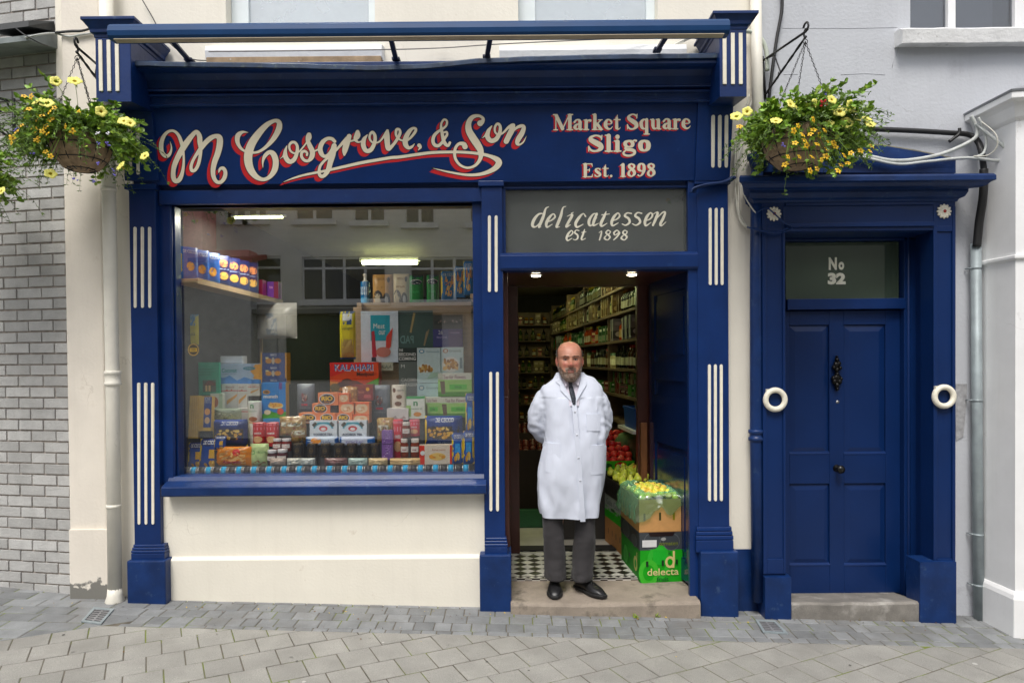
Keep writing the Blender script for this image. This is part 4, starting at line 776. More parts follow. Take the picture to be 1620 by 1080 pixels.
# sloped plinth return inside the reveal
pq = RC(1430, 884, 1470, 945, .0); mb.hull([(jx1 + .075, jY - .03, -.1), (pb[0] + .02, DY - .02, -.1), (pb[0] + .02, jY, -.1), (jx1 + .09, jY, -.1)], [(jx1 + .075, jY - .03, P(1430, 884, .19).z), (pb[0] + .02, DY - .02, P(1472, 903, DY).z), (pb[0] + .02, jY, P(1472, 903, DY).z), (jx1 + .09, jY, P(1430, 884, .19).z)])
mb.build("door_reveal", BLUED, hd, bevel=.003)
tl = RC(1244, 383, 1423, 473, jY + .02); mb = MB(); mb.box(tl[0], tl[1], jY + .03, jY + .036, tl[2], tl[3])
mb.build("fanlight_glass", pane("fanlight_glass", (.45, .5, .45), 1.6, tone_film=.45, dcol=(.12, .17, .115)), hd)  # greenish light on the pane put into its film colour
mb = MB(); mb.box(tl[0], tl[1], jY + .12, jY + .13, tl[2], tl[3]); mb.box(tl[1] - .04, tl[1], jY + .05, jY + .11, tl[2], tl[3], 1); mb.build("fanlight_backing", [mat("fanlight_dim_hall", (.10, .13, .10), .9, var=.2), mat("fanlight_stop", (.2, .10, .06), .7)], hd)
fm = lambda px, py: P(px, py, jY + .028)
mb = MB()
def tpx(mb, s, x0, y0, x1, y1, fn, m=0, bold=0.0, **k): put_text(mb, s, lambda a, b_: fn(a, y0 + y1 - b_), x0, y0, x1, y1, m, bold, **k)
tpx(mb, "N", 1311, 407, 1324, 427, fm, bold=.05); tpx(mb, "o", 1326.5, 414, 1335.5, 427, fm, bold=.05); tpx(mb, "32", 1309.5, 431.5, 1338, 450, fm, bold=.06)
mb.build("number_lettering", mat("number_paint", (.86, .84, .70), .6), hd, recalc=False)
mb = MB(); mb.box(tl[0] - .01, jx1 + .01, jY - .025, jY + .1, P(1340, 489, jY - .02).z, tl[2]); mb.build("transom_rail", BLUE, hd, bevel=.004)
# the panelled door
db = RC(1244, 490, 1428, 940, jY); mb = MB(); d0 = jY + .03
mb.box(db[0], db[1] + .005, d0 + .018, d0 + .05, db[2], db[3] - .004)
pan = [(1246, 1312, 514, 718), (1335, 1401, 514, 718), (1247, 1314, 765, 894), (1335, 1403, 765, 894)]
pr = [RC(a, c, b_, d, d0) for a, b_, c, d in pan]
xs = [db[0], pr[0][0] + .012, pr[0][1], pr[1][0], pr[1][1], db[1]]
mb.box(xs[0], xs[1], d0, d0 + .02, db[2], db[3] - .004); mb.box(xs[2], xs[3], d0, d0 + .02, db[2], db[3] - .004); mb.box(xs[4], xs[5], d0, d0 + .02, db[2], db[3] - .004)
for a, b_ in ((xs[1], xs[2]), (xs[3], xs[4])):
    for c, d in ((db[2], pr[2][2]), (pr[2][3], pr[0][2]), (pr[0][3], db[3] - .004)): mb.box(a, b_, d0 + .0005, d0 + .02, c, d)
do = mb.build("door", BLUED, hd, bevel=.003)
for p_ in pr:
    m = MB(); a, b_, c, d = p_; i = .045
    if p_ in (pr[0], pr[2]): a = xs[1]
    m.hull([(a, d0 + .017, c), (b_, d0 + .017, c), (b_, d0 + .017, d), (a, d0 + .017, d)], [(a + i, d0 + .006, c + i), (b_ - i, d0 + .006, c + i), (b_ - i, d0 + .006, d - i), (a + i, d0 + .006, d - i)])
    m.prism_x([(d0 + .018, c), (d0 - .002, c - .004), (d0 - .002, c + .006), (d0 + .018, c + .022)], a, b_); m.build("door_panel", BLUED, do, bevel=.002)
m = MB(); k0 = P(1324, 590, d0 - .02); s_ = 4.85 / F_PX
for dx, dy, r in ((0, -21, 3.5), (0, -26, 1.5), (-1, -13, 5), (3, -15, 3.5), (-5, -9, 3), (5, -8, 3), (0, -5, 4), (0, 2, 3.5), (0, 8, 6.5), (-4, 13, 4), (4, 13, 4), (-6, 8, 3), (6, 9, 3), (0, 19, 4), (0, 25, 2.6)):
    m.ball(k0 + Vector((dx * s_, 0, -dy * s_)), (r * s_, .018, r * s_ * 1.15), 10, 6, wob=.12)
m.build("door_knocker", mat("black_cast_knocker", (.012, .011, .010), .35, metal=.6, var=.5, vscale=60), do)
m = MB(); c = P(1325, 635.5, d0); m.lathe([(.001, -.006), (.011, -.006), (.0125, 0)], (c.x, d0 - .001, c.z), 14, axis='Y'); m.build("lock_cylinder", mat("steel_lock", (.5, .5, .5), .35, metal=.8), do)
m = MB(); c = P(1326, 740, d0)
m.lathe([(.026, 0), (.026, .004), (.012, .008), (.011, .04), (.024, .05), (.03, .062), (.026, .075), (.008, .082), (.001, .083)], (c.x - .012, d0 - .001, c.z), 18, axis='Y')
m.build("door_knob", mat("black_knob", (.013, .012, .011), .25, metal=.3), do)
m = MB(); zs0 = P(1350, 952, DY - .02).z; m2 = RC(1252, 952, 1458, 980, DY - .02)
rr = []
for k in range(15):
    u = k / 14; X = m2[0] + (m2[1] - m2[0]) * u; wv = rnd.uniform(-.003, .003) - .006 * math.sin(math.pi * u)
    rr.append([Vector((X, jY + .1, -.15)), Vector((X, DY - .02, -.2)), Vector((X, DY - .02 + wv, zs0 - .012 + wv)), Vector((X, DY - .005, zs0 + wv)), Vector((X, jY + .1, P(1340, 941, jY).z - .004))])
m.loft(rr, 0, False); m.build("doorstep", mat("grey_step_stone", (0.20, 0.185, 0.165), 0.85, var=0.25, vscale=8, bump=0.7, bscale=40, stain=(0.36, 0.34, 0.31), stain_scale=6, stain_lo=0.55, stain_hi=0.68, fine=.15), hd, bevel=.004)

# ================================================================== PALE GREY HOUSE WALL, WHITE SHOPFRONT
gb = thing("grey_house", "pale grey rendered house wall above and beside the blue house door", "house", (2.6, WY, 0))
gx0 = XY(1206, WY); gx1 = 5.5; ux = RC(1440, -200, 1640, 44, WY)
mb = MB(); da, dbb = XY(1203, WY, 600), XY(1509, WY, 600); zdo = P(1350, 285, WY).z
mb.box(gx0, gx1, WY, .3, zdo, ux[2]); mb.box(gx0, ux[0], WY, .3, ux[2], 5.2); mb.box(ux[1], gx1, WY, .3, ux[2], 5.2); mb.box(dbb, gx1, WY, .3, -.2, zdo)
mb.build("wall", GREYW, gb)
m = MB(); q = random.Random(8)
for pts in (((1427, 66), (1421, 78), (1418, 88), (1412, 100), (1411, 108)), ((1238, 45), (1300, 44.5), (1352, 45.5), (1420, 44)), ((1330, 118), (1370, 117), (1400, 118)), ((1240, 118), (1262, 117.5))): m.tube([P(x + q.uniform(-.6, .6), y + q.uniform(-.6, .6), WY) for x, y in pts], .0022, 5)
m.build("wall_crack", mat("pale_score_line", (.43, .44, .47), .9), gb)
m = MB(); g_ = [(1512, 607), (1530, 607), (1529, 640), (1524, 690), (1513, 697), (1511, 640)]; m.hull([P(x, y, WY - .006) for x, y in g_], [P(x, y, WY + .01) for x, y in g_]); m.build("cement_patch", mat("grey_cement_patch", (.36, .36, .37), .9, var=.25, vscale=30, bump=.9), gb)
mb = MB(); y0 = WY + .1
a, c = XY(1500, y0, 20), XY(1512, y0, 20); e, f = XY(1606, y0, 20), XY(1616, y0, 20)
mb.box(ux[0], ux[0] + .02, y0, y0 + .05, ux[2] + .02, 5.1); mb.box(a, c, y0, y0 + .05, ux[2] + .02, 5.1); mb.box(e, f, y0, y0 + .05, ux[2] + .02, 5.1); mb.box(ux[1] - .03, ux[1], y0, y0 + .05, ux[2] + .02, 5.1); mb.box(ux[0], ux[1], y0 + .001, y0 + .05, ux[2], ux[2] + .02)
wf2 = mb.build("upper_window_frame", WHITEP, gb, bevel=.003)
mb = MB(); mb.box(ux[0], ux[1], y0 + .03, y0 + .036, ux[2], 5.1); mb.build("glass", pane("house_window_glass", (.6, .62, .65), 2.0, tone_film=.12, dcol=(.2, .22, .25)), wf2)
mb = MB(); cx_ = XY(1570, y0 + .12, 20); mb.box(ux[0], cx_, y0 + .12, y0 + .13, ux[2], 5.1); mb.box(cx_, ux[1], y0 + .12, y0 + .13, ux[2], 5.1, 1); mb.build("curtain", [mat("grey_curtain", (.30, .31, .35), .9), mat("dark_curtain", (.06, .06, .065), .9)], wf2)
sl = RC(1428, 38, 1650, 66, WY - .1); mb = MB(); rr = []
for k in range(22):
    u = k / 21; X = sl[0] + (sl[1] + .6 - sl[0]) * u; wv = rnd.uniform(-.006, .006)
    rr.append([Vector((X, WY + .1, sl[2] + .02)), Vector((X, WY - .09 + wv, sl[2] + wv)), Vector((X, WY - .1 + wv, sl[3] - .03 + wv)), Vector((X, WY - .06, sl[3] - .006 + wv)), Vector((X, WY + .1, sl[3] + .01))])
mb.loft(rr, 0, False); mb.build("window_sill", mat("peeling_white_sill", (.72, .72, .72), .8, var=.1, vscale=10, bump=1.0, stain=(.33, .31, .30), stain_scale=9, stain_lo=.6, stain_hi=.7), wf2)
# white shopfront standing forward at the right
wb = thing("white_shopfront", "white painted shopfront return with a moulded cornice at the right edge", "shopfront", (3.3, 0, 0))
w0 = G(1562, 992); 
A0 = Vector((XY(1561, -.03, 800), -.03, 0)); A1 = Vector((XY(1606, -.27, 800), -.27, 0)); A2 = A1 + Vector((.10, -.03, 0)); A3 = Vector((5.5, -.32, 0))
def wpoly(d, z): return [A0 + Vector((-d, 0, z)), A1 + Vector((-d, -d, z)), A2 + Vector((-d * .3, -d, z)), A3 + Vector((0, -d, z)), Vector((5.5, .4, z)), Vector((A0.x - d, .4, z))]
zpl = P(1585, 925, -.15).z; zct = P(1605, 166, -.27).z
mb = MB(); mb.loft([wpoly(0, zpl - .02), wpoly(0, zct)], 0, False); mb.build("wall", WHITEP, wb)
mb = MB(); mb.loft([wpoly(.028, -.4), wpoly(.028, zpl - .045), wpoly(.02, zpl - .02), wpoly(.004, zpl)], 0, False); mb.build("plinth", WHITEP, wb, bevel=.004)
mb = MB(); mb.loft([wpoly(.004, zct - .1), wpoly(.02, zct - .08), wpoly(.045, zct - .02), wpoly(.06, zct + .0), wpoly(.09, zct + .01), wpoly(.09, zct + .05)], 0, False); mb.build("cornice", WHITEP, wb, bevel=.003)
mb = MB(); mb.loft([wpoly(.095, zct + .05), wpoly(.1, zct + .062), wpoly(-.15, zct + .17)], 0, False); mb.build("lead_capping", mat("grey_lead_capping", (.27, .28, .30), .6, var=.15), wb)
zi = P(1590, 414, -.2).z; mb = MB(); mb.loft([wpoly(.001, zi), wpoly(.016, zi + .01), wpoly(.016, zi + .03), wpoly(.001, zi + .035)], 0, False); mb.build("impost_moulding", WHITEP, wb, bevel=.003)

# ================================================================== STREET BEHIND THE CAMERA (seen mirrored in the glass)
ob = thing("opposite_building", "grey rendered building across the street, mirrored in the shop window", "building", (0, -10.2, 0))
OY = -10.2; D2 = .135 * 2 - OY + 4.6          # distance of the mirror image
def MX(px): return (px - CX) / F_PX * (D2)
def MZ(py): return EYE.z + (572 - py) / F_PX * D2
mb = MB(); wins = [(325, 447, 404, 474, 3), (480, 612, 406, 476, 4), (650, 790, 408, 478, 4)]; ups = [(360, 392, 300, 348, 2), (395, 425, 300, 348, 2), (470, 530, 300, 349, 2), (562, 612, 300, 352, 2), (643, 690, 300, 356, 2), (745, 800, 300, 356, 2)]
obw = mat("grey_street_render", (.60, .59, .55), .9, var=.12, vscale=1.2); mb.box(-14, 14, OY - .6, OY - .12, -.5, 7.0)
def hole(mb, rects, x0, x1, z0, z1, ya, yb):
    xs = sorted({x0, x1, *[v for r in rects for v in r[:2]]}); zs = sorted({z0, z1, *[v for r in rects for v in r[2:4]]})
    for a, b_ in zip(xs, xs[1:]):
        for c, d in zip(zs, zs[1:]):
            if not any(r[0] <= (a + b_) / 2 <= r[1] and r[2] <= (c + d) / 2 <= r[3] for r in rects): mb.box(a, b_, ya, yb, c, d)
wr = [(MX(a), MX(b_), MZ(d), MZ(c), n) for a, b_, c, d, n in wins + ups] + [(MX(880), MX(1000), MZ(476), MZ(406), 4), (MX(1060), MX(1180), MZ(476), MZ(406), 4)]
hole(mb, wr, -14, 14, -.5, 7.0, OY - .12, OY); mb.build("wall", obw, ob)
for a, b_, z0, z1, n in wr:
    m = MB()
    for k in range(n + 1): x = a + (b_ - a) * k / n; m.box(x - .03, x + .03, OY - .1, OY - .04, z0, z1)
    m.box(a, b_, OY - .1, OY - .041, z0, z0 + .05); m.box(a, b_, OY - .1, OY - .041, z1 - .05, z1); m.box(a, b_, OY - .1, OY - .042, z1 - (z1 - z0) * .28, z1 - (z1 - z0) * .28 + .05)
    m.box(a - .08, b_ + .08, OY, OY + .1, z0 - .1, z0)
    f = m.build("window", mat("grey_white_window_frame", (.6, .6, .6), .5), ob); m = MB(); m.box(a, b_, OY - .08, OY - .075, z0, z1); m.build("pane", mat("dark_window_pane", (.02, .022, .025), .06), f)
m = MB(); m.box(MX(280), MX(1000), OY + .001, OY + .4, MZ(497), MZ(490)); m.box(MX(455), MX(700), OY - .0, OY + .06, MZ(600), MZ(498), 1); m.box(MX(300), MX(440), OY, OY + .05, MZ(650), MZ(500), 2)
m.build("street_shop_front", [mat("dark_canopy", (.14, .14, .13), .7), mat("dark_green_shop", (.012, .04, .022), .4), mat("grey_shutter", (.50, .50, .48), .6)], ob)
rb = thing("red_building", "dull red gabled building across the street beyond the grey one", "building", (MX(330), OY + .6, 0))
m = MB(); m.box(MX(200), MX(346), OY + .02, OY + .7, MZ(446), 6.0); m.box(MX(346), MX(410), OY + .02, OY + .5, MZ(446), MZ(400), 0); m.box(MX(200), MX(410), OY + .02, OY + .45, -.3, MZ(446), 1); m.build("wall", [mat("dull_red_render", (.66, .27, .25), .9, var=.15), mat("grey_shop_shutter", (.52, .52, .49), .8, var=.1)], rb)
m = MB(); m.prism_x([(OY, MZ(402)), (OY + .9, MZ(416)), (OY + .9, MZ(423)), (OY, MZ(409))], MX(330), MX(425)); m.build("low_roof", mat("red_roof", (.3, .04, .035), .7), rb)
# ================================================================== SHOP INTERIOR
IZ = 2.96
mb = MB(); mb.box(-2.75, 2.0, 1.1, 9.2, FZ - .06, FZ - .004); mb.box(-2.75, lx0 - .03, .17, 1.1, FZ - .06, FZ - .004)
mb.build("shop_floor", mat("cream_floor_tile", (.50, .47, .40), .35, var=.12), sb)
mb = MB(); mb.box(lx0 - .02, 1.05, TY1, TY1 + .14, FZ, FZ + .012); mb.build("black_threshold_mat", mat("black_rubber_mat", (.012, .011, .011), .8, bump=.5), sb)
mb = MB(); mb.box(-2.75, 2.0, .17, 9.2, IZ, IZ + .05); mb.build("shop_ceiling", mat("yellowed_ceiling", (.40, .37, .27), .8, var=.08), sb)
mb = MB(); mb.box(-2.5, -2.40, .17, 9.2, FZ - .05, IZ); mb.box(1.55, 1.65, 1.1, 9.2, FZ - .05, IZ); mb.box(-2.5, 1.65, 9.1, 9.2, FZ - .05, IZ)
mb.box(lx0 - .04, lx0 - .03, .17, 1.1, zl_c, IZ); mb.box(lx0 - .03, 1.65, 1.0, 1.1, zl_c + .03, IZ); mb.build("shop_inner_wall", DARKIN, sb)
# low side of the display bay toward the lobby, pale boards
mb = MB(); mb.box(lx0 - .06, lx0 - .045, .17, 1.6, .6, IZ - .4); mb.build("display_side_panel", PINE, sb)
zbed = .883
mb = MB(); mb.box(-2.40, lx0 - .06, .17, 1.25, zbed - .05, zbed); mb.box(-2.40, lx0 - .06, 1.2, 1.25, .1, zbed - .05); mb.build("display_bed", mat("display_bed_paint", (.10, .12, .16), .6), sb)
# matting with posters behind the display
bp = RC(566, 478, 746, 665, 1.07); mb = MB(); mb.box(bp[0], bp[1], 1.08, 1.10, bp[2], bp[3]); mb.box(bp[0], bp[0] + .04, 1.06, 1.08, bp[2] - .25, bp[3]); mb.box(bp[1] - .03, bp[1], 1.06, 1.08, bp[2] - .25, bp[3])
mb.build("display_back_panel", PINE, sb)
mb = MB()
ls = P(290, 441, .2).z
mb.box(-2.40, -2.2, .18, 1.95, ls - .025, ls); mb.box(-2.2, -2.19, .18, 1.95, ls - .035, ls + .004, 0)
for y in (.22, 1.9): mb.box(-2.40, -2.375, y, y + .02, zbed, ls - .025)
rs = P(640, 488, 1.5).z; rx0, rx1 = XY(565, 1.45, 488), lx0 - .06
mb.box(rx0, rx1, 1.3, 1.55, rs - .03, rs); mb.box(rx1 - .2, rx1, .2, 1.3, rs - .031, rs - .001)
mb.box(rx0, rx0 + .03, 1.3, 1.34, zbed - .3, rs - .03)
tz = P(520, 347, 1.9).z; mb.box(XY(372, 1.9, 345), rx1, 1.75, 2.0, tz - .02, tz)
mb.build("display_shelf", PINE, sb)
# fluorescent tube and the second one deeper in the shop
def fluo(x0, x1, y, z, label, s, r=.019, watts=0.0):
    t = thing("strip_light", label, "strip light", ((x0 + x1) / 2, y, z)); m = MB(); m.box(x0 - .03, x1 + .03, y - r * 1.8, y + r * 1.8, z, z + r * 2.5); m.build("light_housing", WHITEP, t)
    if watts:      # what the tube itself sheds on the goods below
        la = bpy.data.lights.new("tube_light", 'AREA'); la.shape = 'RECTANGLE'; la.size = x1 - x0; la.size_y = r * 2; la.energy = watts; la.color = (1, .97, .86)
        lo = bpy.data.objects.new("tube_light", la); COL.objects.link(lo); lo.parent = t; lo.location = (0, 0, -r * 2.4)
    m = MB(); m.tube([(x0, y, z - r * 1.15), (x1, y, z - r * 1.15)], r, 10); m.box(x0, x1, y - r * 2.3, y + r * 2.3, z - .002, z - .0005); m.build("light_tube", emit("strip_tube", (.93, 1.0, .45), s), t)
zf = P(618, 413, 3.4).z
fluo(XY(575, 3.4), XY(662, 3.4), 3.4, min(zf, IZ - .06), "lit yellow green fluorescent tube on the shop ceiling behind the display", 22)
fluo(XY(372, .8, 345), XY(447, .8, 345), .8, P(410, 343, .8).z, "short thin lit tube at the top left of the window display", 3, .0055, 15.0)
fluo(.1, 1.0, 2.6, IZ - .06, "lit fluorescent tube hidden above the shop door lintel", 2.4)
fluo(-.4, .5, 5.6, IZ - .06, "lit fluorescent tube far back in the shop", 2.6)
# ------------------------------------------------------------------ packs with printed faces
def paint(mb, art, fn, mats, lay0=1, dl_=.0005):
    def mi(c):
        m = c if isinstance(c, bpy.types.Material) else pc(c)
        if m not in mats: mats.append(m)
        return mats.index(m)
    k = lay0
    for a in art:
        h = k * dl_; k += 1
        if a[0] == 'r':
            _, u0, v0, u1, v1, c = a; n = 4; vs = [fn(u0 + (u1 - u0) * i / n, v0 + (v1 - v0) * j / n, h) for j in range(n + 1) for i in range(n + 1)]
            mb.add(vs, [(j * (n + 1) + i, j * (n + 1) + i + 1, (j + 1) * (n + 1) + i + 1, (j + 1) * (n + 1) + i) for j in range(n) for i in range(n)], mi(c))
        elif a[0] == 'e':
            _, cu, cv, ru, rv, c = a; n = 16; vs = [fn(cu, cv, h)] + [fn(cu + ru * .5 * math.cos(t), cv + rv * .5 * math.sin(t), h) for t in [2 * math.pi * i / n for i in range(n)]] + [fn(cu + ru * math.cos(t), cv + rv * math.sin(t), h) for t in [2 * math.pi * i / n for i in range(n)]]
            mb.add(vs, [(0, 1 + i, 1 + (i + 1) % n) for i in range(n)] + [(1 + i, 1 + n + i, 1 + n + (i + 1) % n, 1 + (i + 1) % n) for i in range(n)], mi(c))
        elif a[0] == 'p':
            _, pts, c = a; mb.add([fn(u, v, h) for u, v in pts], [tuple(range(len(pts)))], mi(c))
        elif a[0] == 'blob':      # scatter of little shapes: pasta, nuts, flakes
            _, u0, v0, u1, v1, n, sz, cols = a; q = random.Random(int(u0 * 999 + v1 * 77 + n))
            for i in range(n):
                cu, cv = q.uniform(u0, u1), q.uniform(v0, v1); s_ = sz * q.uniform(.6, 1.3); an = q.uniform(0, 3.14); e = q.uniform(.45, 1); m_ = 7; hh = h + i * .00003
                vs = [fn(cu + s_ * (math.cos(t) * math.cos(an) - e * math.sin(t) * math.sin(an)), cv + s_ * (math.cos(t) * math.sin(an) + e * math.sin(t) * math.cos(an)), hh) for t in [2 * math.pi * k_ / m_ for k_ in range(m_)]]
                mb.add(vs, [tuple(range(m_))], mi(q.choice(cols)))
            k += 1
        elif a[0] == 't':
            _, s_, u0, v0, u1, v1, c = a[:7]; kw = a[7] if len(a) > 7 else {}
            put_text(mb, s_, lambda x, y: fn(x, y, h), u0, v0, u1, v1, mi(c), **kw)
STAND = MB(); USED = []
def item(name, label, cat, rect, Y, depth, col, art=(), kind='box', sidec=None, lean=0.0, group=None, rough=.45, rot=0.0, stand=True, topc=None):
    X0, X1, Z0, Z1 = RC(*rect, Y); W, H = X1 - X0, Z1 - Z0; mats = [pc(col, rough), pc(sidec or col, rough), pc(topc or col, rough)]; mb = MB(); cx = (X0 + X1) / 2
    if stand and Z0 > zbed + .012: STAND.box(cx - W * .42, cx + W * .42, Y + .015, Y + max(.04, depth * .9), zbed - .01, Z0 - .001)
    if not stand is None and Z0 < zbed and stand: pass
    o = Vector((cx, Y + depth / 2, Z0))
    M = Matrix.Rotation(rot, 3, 'Z') @ Matrix.Rotation(-lean, 3, 'X')
    def T(x, y, z): return o + M @ Vector((x, y, z))
    if kind == 'box':
        a = [(-W / 2, -depth / 2), (W / 2, -depth / 2), (W / 2, depth / 2), (-W / 2, depth / 2)]
        vs = [T(x, y, 0) for x, y in a] + [T(x, y, H) for x, y in a]
        mb.add(vs, [(0, 1, 5, 4)], 0); mb.add(vs, [(1, 2, 6, 5), (2, 3, 7, 6), (3, 0, 4, 7)], 1); mb.add(vs, [(4, 5, 6, 7), (0, 3, 2, 1)], 2)
        fn = lambda u, v, h: T((u - .5) * W, -depth / 2 - h, v * H)
    elif kind in ('bag', 'pack'):
        q = random.Random(len(label) * 31 + int(X0 * 1000)); n = 12; amp = .006 if kind == 'bag' else .002
        wv = [[q.uniform(-amp, amp) for _ in range(n + 1)] for _ in range(n + 1)]
        def bul(u, v):
            p4 = 4 if kind == 'pack' else 2.6
            b = max(0, 1 - abs(2 * u - 1) ** p4) ** .6 * max(0, 1 - abs(2 * v - 1) ** p4) ** .6
            i, j = min(max(u, 0), .999) * n, min(max(v, 0), .999) * n; i0, j0 = int(i), int(j); fu, fv = i - i0, j - j0
            return b, (wv[j0][i0] * (1 - fu) * (1 - fv) + wv[j0][i0 + 1] * fu * (1 - fv) + wv[j0 + 1][i0] * (1 - fu) * fv + wv[j0 + 1][i0 + 1] * fu * fv) * (.3 + b)
        def fn(u, v, h):
            b, w_ = bul(u, v); return T((u - .5) * W, -depth / 2 * b - w_ - h, v * H)
        for sgn in (1, -1):
            vs = []
            for j in range(n + 1):
                for i in range(n + 1):
                    u, v = i / n, j / n; b, w_ = bul(u, v); vs.append(T((u - .5) * W, -sgn * depth / 2 * b - (w_ if sgn > 0 else 0), v * H))
            mb.add(vs, [(j * (n + 1) + i, j * (n + 1) + i + 1, (j + 1) * (n + 1) + i + 1, (j + 1) * (n + 1) + i) for j in range(n) for i in range(n)], 0 if sgn > 0 else 1, True)
    else:     # can, jar, tube: upright cylinder
        r = W / 2; prof = {'can': [(r * .96, 0), (r, .02), (r, .98), (r * .96, 1), (r * .9, .985), (.001, .985)], 'jar': [(r * .85, 0), (r * .97, .04), (r * .97, .66), (r * .8, .76), (r * .78, .80)]}[kind if kind in ('can', 'jar') else 'can']
        mb.lathe([(a, b * H) for a, b in prof], o + Vector((0, r - depth / 2, 0)), 20, 0)
        if kind == 'jar': mb.lathe([(r * .84, H * .79), (r * .86, H * .80), (r * .86, H * .985), (r * .8, H), (.001, H)], o + Vector((0, r - depth / 2, 0)), 20, 1)
        else: mb.lathe([(r * .97, H * .985), (.001, H * .987)], o + Vector((0, r - depth / 2, 0)), 20, 1)
        fn = lambda u, v, h: o + Vector((0, r - depth / 2, 0)) + Vector(((r + h) * math.sin((u - .5) * 3.0), -(r + h) * math.cos((u - .5) * 3.0), v * H))
    paint(mb, art, fn, mats)
    ob_ = mb.build(name, mats, origin=(cx, Y, Z0), recalc=False); tag(ob_, label, cat, group); return ob_
NAVY, YEL, SKYB, WHT, CRM, RED_, ORG, GRN, DKG, BLK, GLD, TAN = (22, 42, 110), (238, 205, 40), (40, 150, 210), (232, 232, 230), (232, 222, 196), (200, 30, 40), (235, 120, 40), (110, 200, 70), (20, 90, 60), (25, 25, 28), (200, 160, 70), (196, 150, 96)
PASTA = [(222, 180, 96), (200, 150, 70), (238, 205, 130)]
NUT = [(190, 140, 80), (150, 100, 55), (225, 190, 130)]
def cecco(wv=.2, n=14): return [('r', .0, 0, .06, 1, YEL), ('r', .06, .74, 1, 1, (24, 60, 140)), ('t', "DE CECCO", .30, .80, .78, .94, WHT, {'bold': .03}), ('r', .10, .25, .92, .66, (60, 48, 30)), ('blob', .12, .28, .9, .63, n, .055, PASTA)]
# --- back row: posters
item("poster", "white poster with a teal panel and red figures behind the display", "poster", (571, 492, 630, 573), 1.03, .004, (205, 215, 228), [('r', .26, .42, .78, .92, (30, 150, 170)), ('t', "Meat", .34, .66, .64, .76, WHT), ('t', "our", .48, .54, .66, .62, WHT), ('p', [(.3, .08), (.42, .12), (.36, .62), (.28, .6)], (160, 40, 60)), ('p', [(.68, .5), (.86, .68), (.8, .3), (.66, .2)], (190, 60, 50)), ('e', .6, .2, .2, .1, (180, 120, 110)), ('r', .28, .02, .4, .1, (40, 40, 60))], stand=False)
item("poster", "dark grey green poster with mirrored white letters and a thin figure", "poster", (630, 491, 685, 550), 1.035, .004, (58, 78, 76), [('p', [(.44, .95), (.5, .93), (.38, .4), (.33, .42)], (170, 150, 110)), ('p', [(.8, .42), (.9, .5), (.76, .05), (.72, .06)], (150, 130, 105)), ('t', "PAD", .05, .12, .44, .33, (110, 140, 140), {'mirror': True, 'bold': .02})], stand=False)
item("poster", "purple and black poster with a row of standing people across the top", "poster", (685, 498, 732, 549), 1.03, .004, (60, 50, 120), [('r', 0, .56, 1, 1, (70, 66, 66)), ('r', .05, .7, .95, .82, (40, 36, 40)), ('blob', .05, .74, .95, .84, 26, .03, [(190, 170, 160), (150, 130, 120), (30, 30, 36)]), ('t', "26", .18, .40, .32, .52, WHT), ('t', "festival", .12, .28, .46, .34, (190, 180, 220)), ('r', .52, .02, .98, .54, (84, 54, 110)), ('t', "music", .6, .42, .9, .48, (190, 170, 210))], stand=False)
item("poster", "black poster reading the second coming in white capitals", "poster", (630, 550, 661, 572), 1.02, .004, (24, 28, 30), [('t', "THE", .03, .74, .24, .92, WHT, {'bold': .02}), ('t', "SECOND", .03, .42, .9, .64, WHT, {'bold': .02}), ('t', "COMING", .03, .1, .9, .34, WHT, {'bold': .02})], stand=False)
item("poster", "grey poster with a musician's name in pale capitals", "poster", (631, 572, 662, 626), 1.02, .004, (104, 108, 106), [('t', "M", .12, .82, .3, .92, WHT), ('t', "CAOIMH", .12, .42, .95, .52, (215, 215, 210), {'bold': .02}), ('t', "O RAGHA", .12, .28, .95, .38, (215, 215, 210), {'bold': .02})], stand=False)
item("notice_strip", "cream strip of paper with small capitals under the white poster", "notice", (595, 573, 622, 586), 1.02, .003, (190, 188, 170), [('t', "ALALA", .3, .3, .9, .7, (60, 70, 60))], stand=False)
# --- tall packs at the back
item("cereal_box", "white granola box with blue emblem and a bowl, left of the pair", "box", (660, 550, 697, 605), .86, .07, (205, 220, 225), [('e', .2, .9, .12, .06, (90, 140, 170)), ('e', .2, .9, .07, .035, WHT), ('t', "Granola", .4, .86, .95, .92, (90, 120, 130)), ('e', .35, .4, .33, .13, WHT), ('blob', .1, .34, .62, .48, 30, .06, NUT), ('p', [(.4, .1), (.9, .18), (.95, .3), (.6, .28)], (185, 205, 195))])
item("cereal_box", "white granola box with brown emblem and wide bowl of nuts", "box", (698, 549, 733, 591), .86, .07, (205, 222, 226), [('e', .2, .86, .12, .08, (180, 130, 100)), ('e', .2, .86, .07, .05, WHT), ('t', "Granola", .36, .82, .9, .9, (110, 130, 130)), ('e', .42, .34, .4, .3, WHT), ('blob', .1, .2, .74, .52, 40, .07, NUT), ('r', .84, .2, .95, .6, (120, 140, 150))])
item("cereal_box", "white granola box lying low under the pair of granola boxes", "box", (660, 606, 695, 630), .84, .07, (198, 218, 228), [('e', .2, .7, .13, .16, (90, 140, 170)), ('e', .2, .7, .08, .1, WHT), ('t', "Granola", .4, .62, .95, .78, (90, 120, 130))])
GT = [('r', 0, 0, 1, .72, (170, 215, 130)), ('r', 0, .0, 1, .2, (90, 150, 60)), ('r', .34, .3, .86, .52, (110, 205, 90)), ('p', [(.1, .1), (.22, .12), (.2, .66), (.06, .66)], (110, 90, 70)), ('t', "Tea for Flowers", .16, .76, .82, .92, (140, 80, 100)), ('t', "tea", .5, .36, .7, .46, (60, 130, 50))]
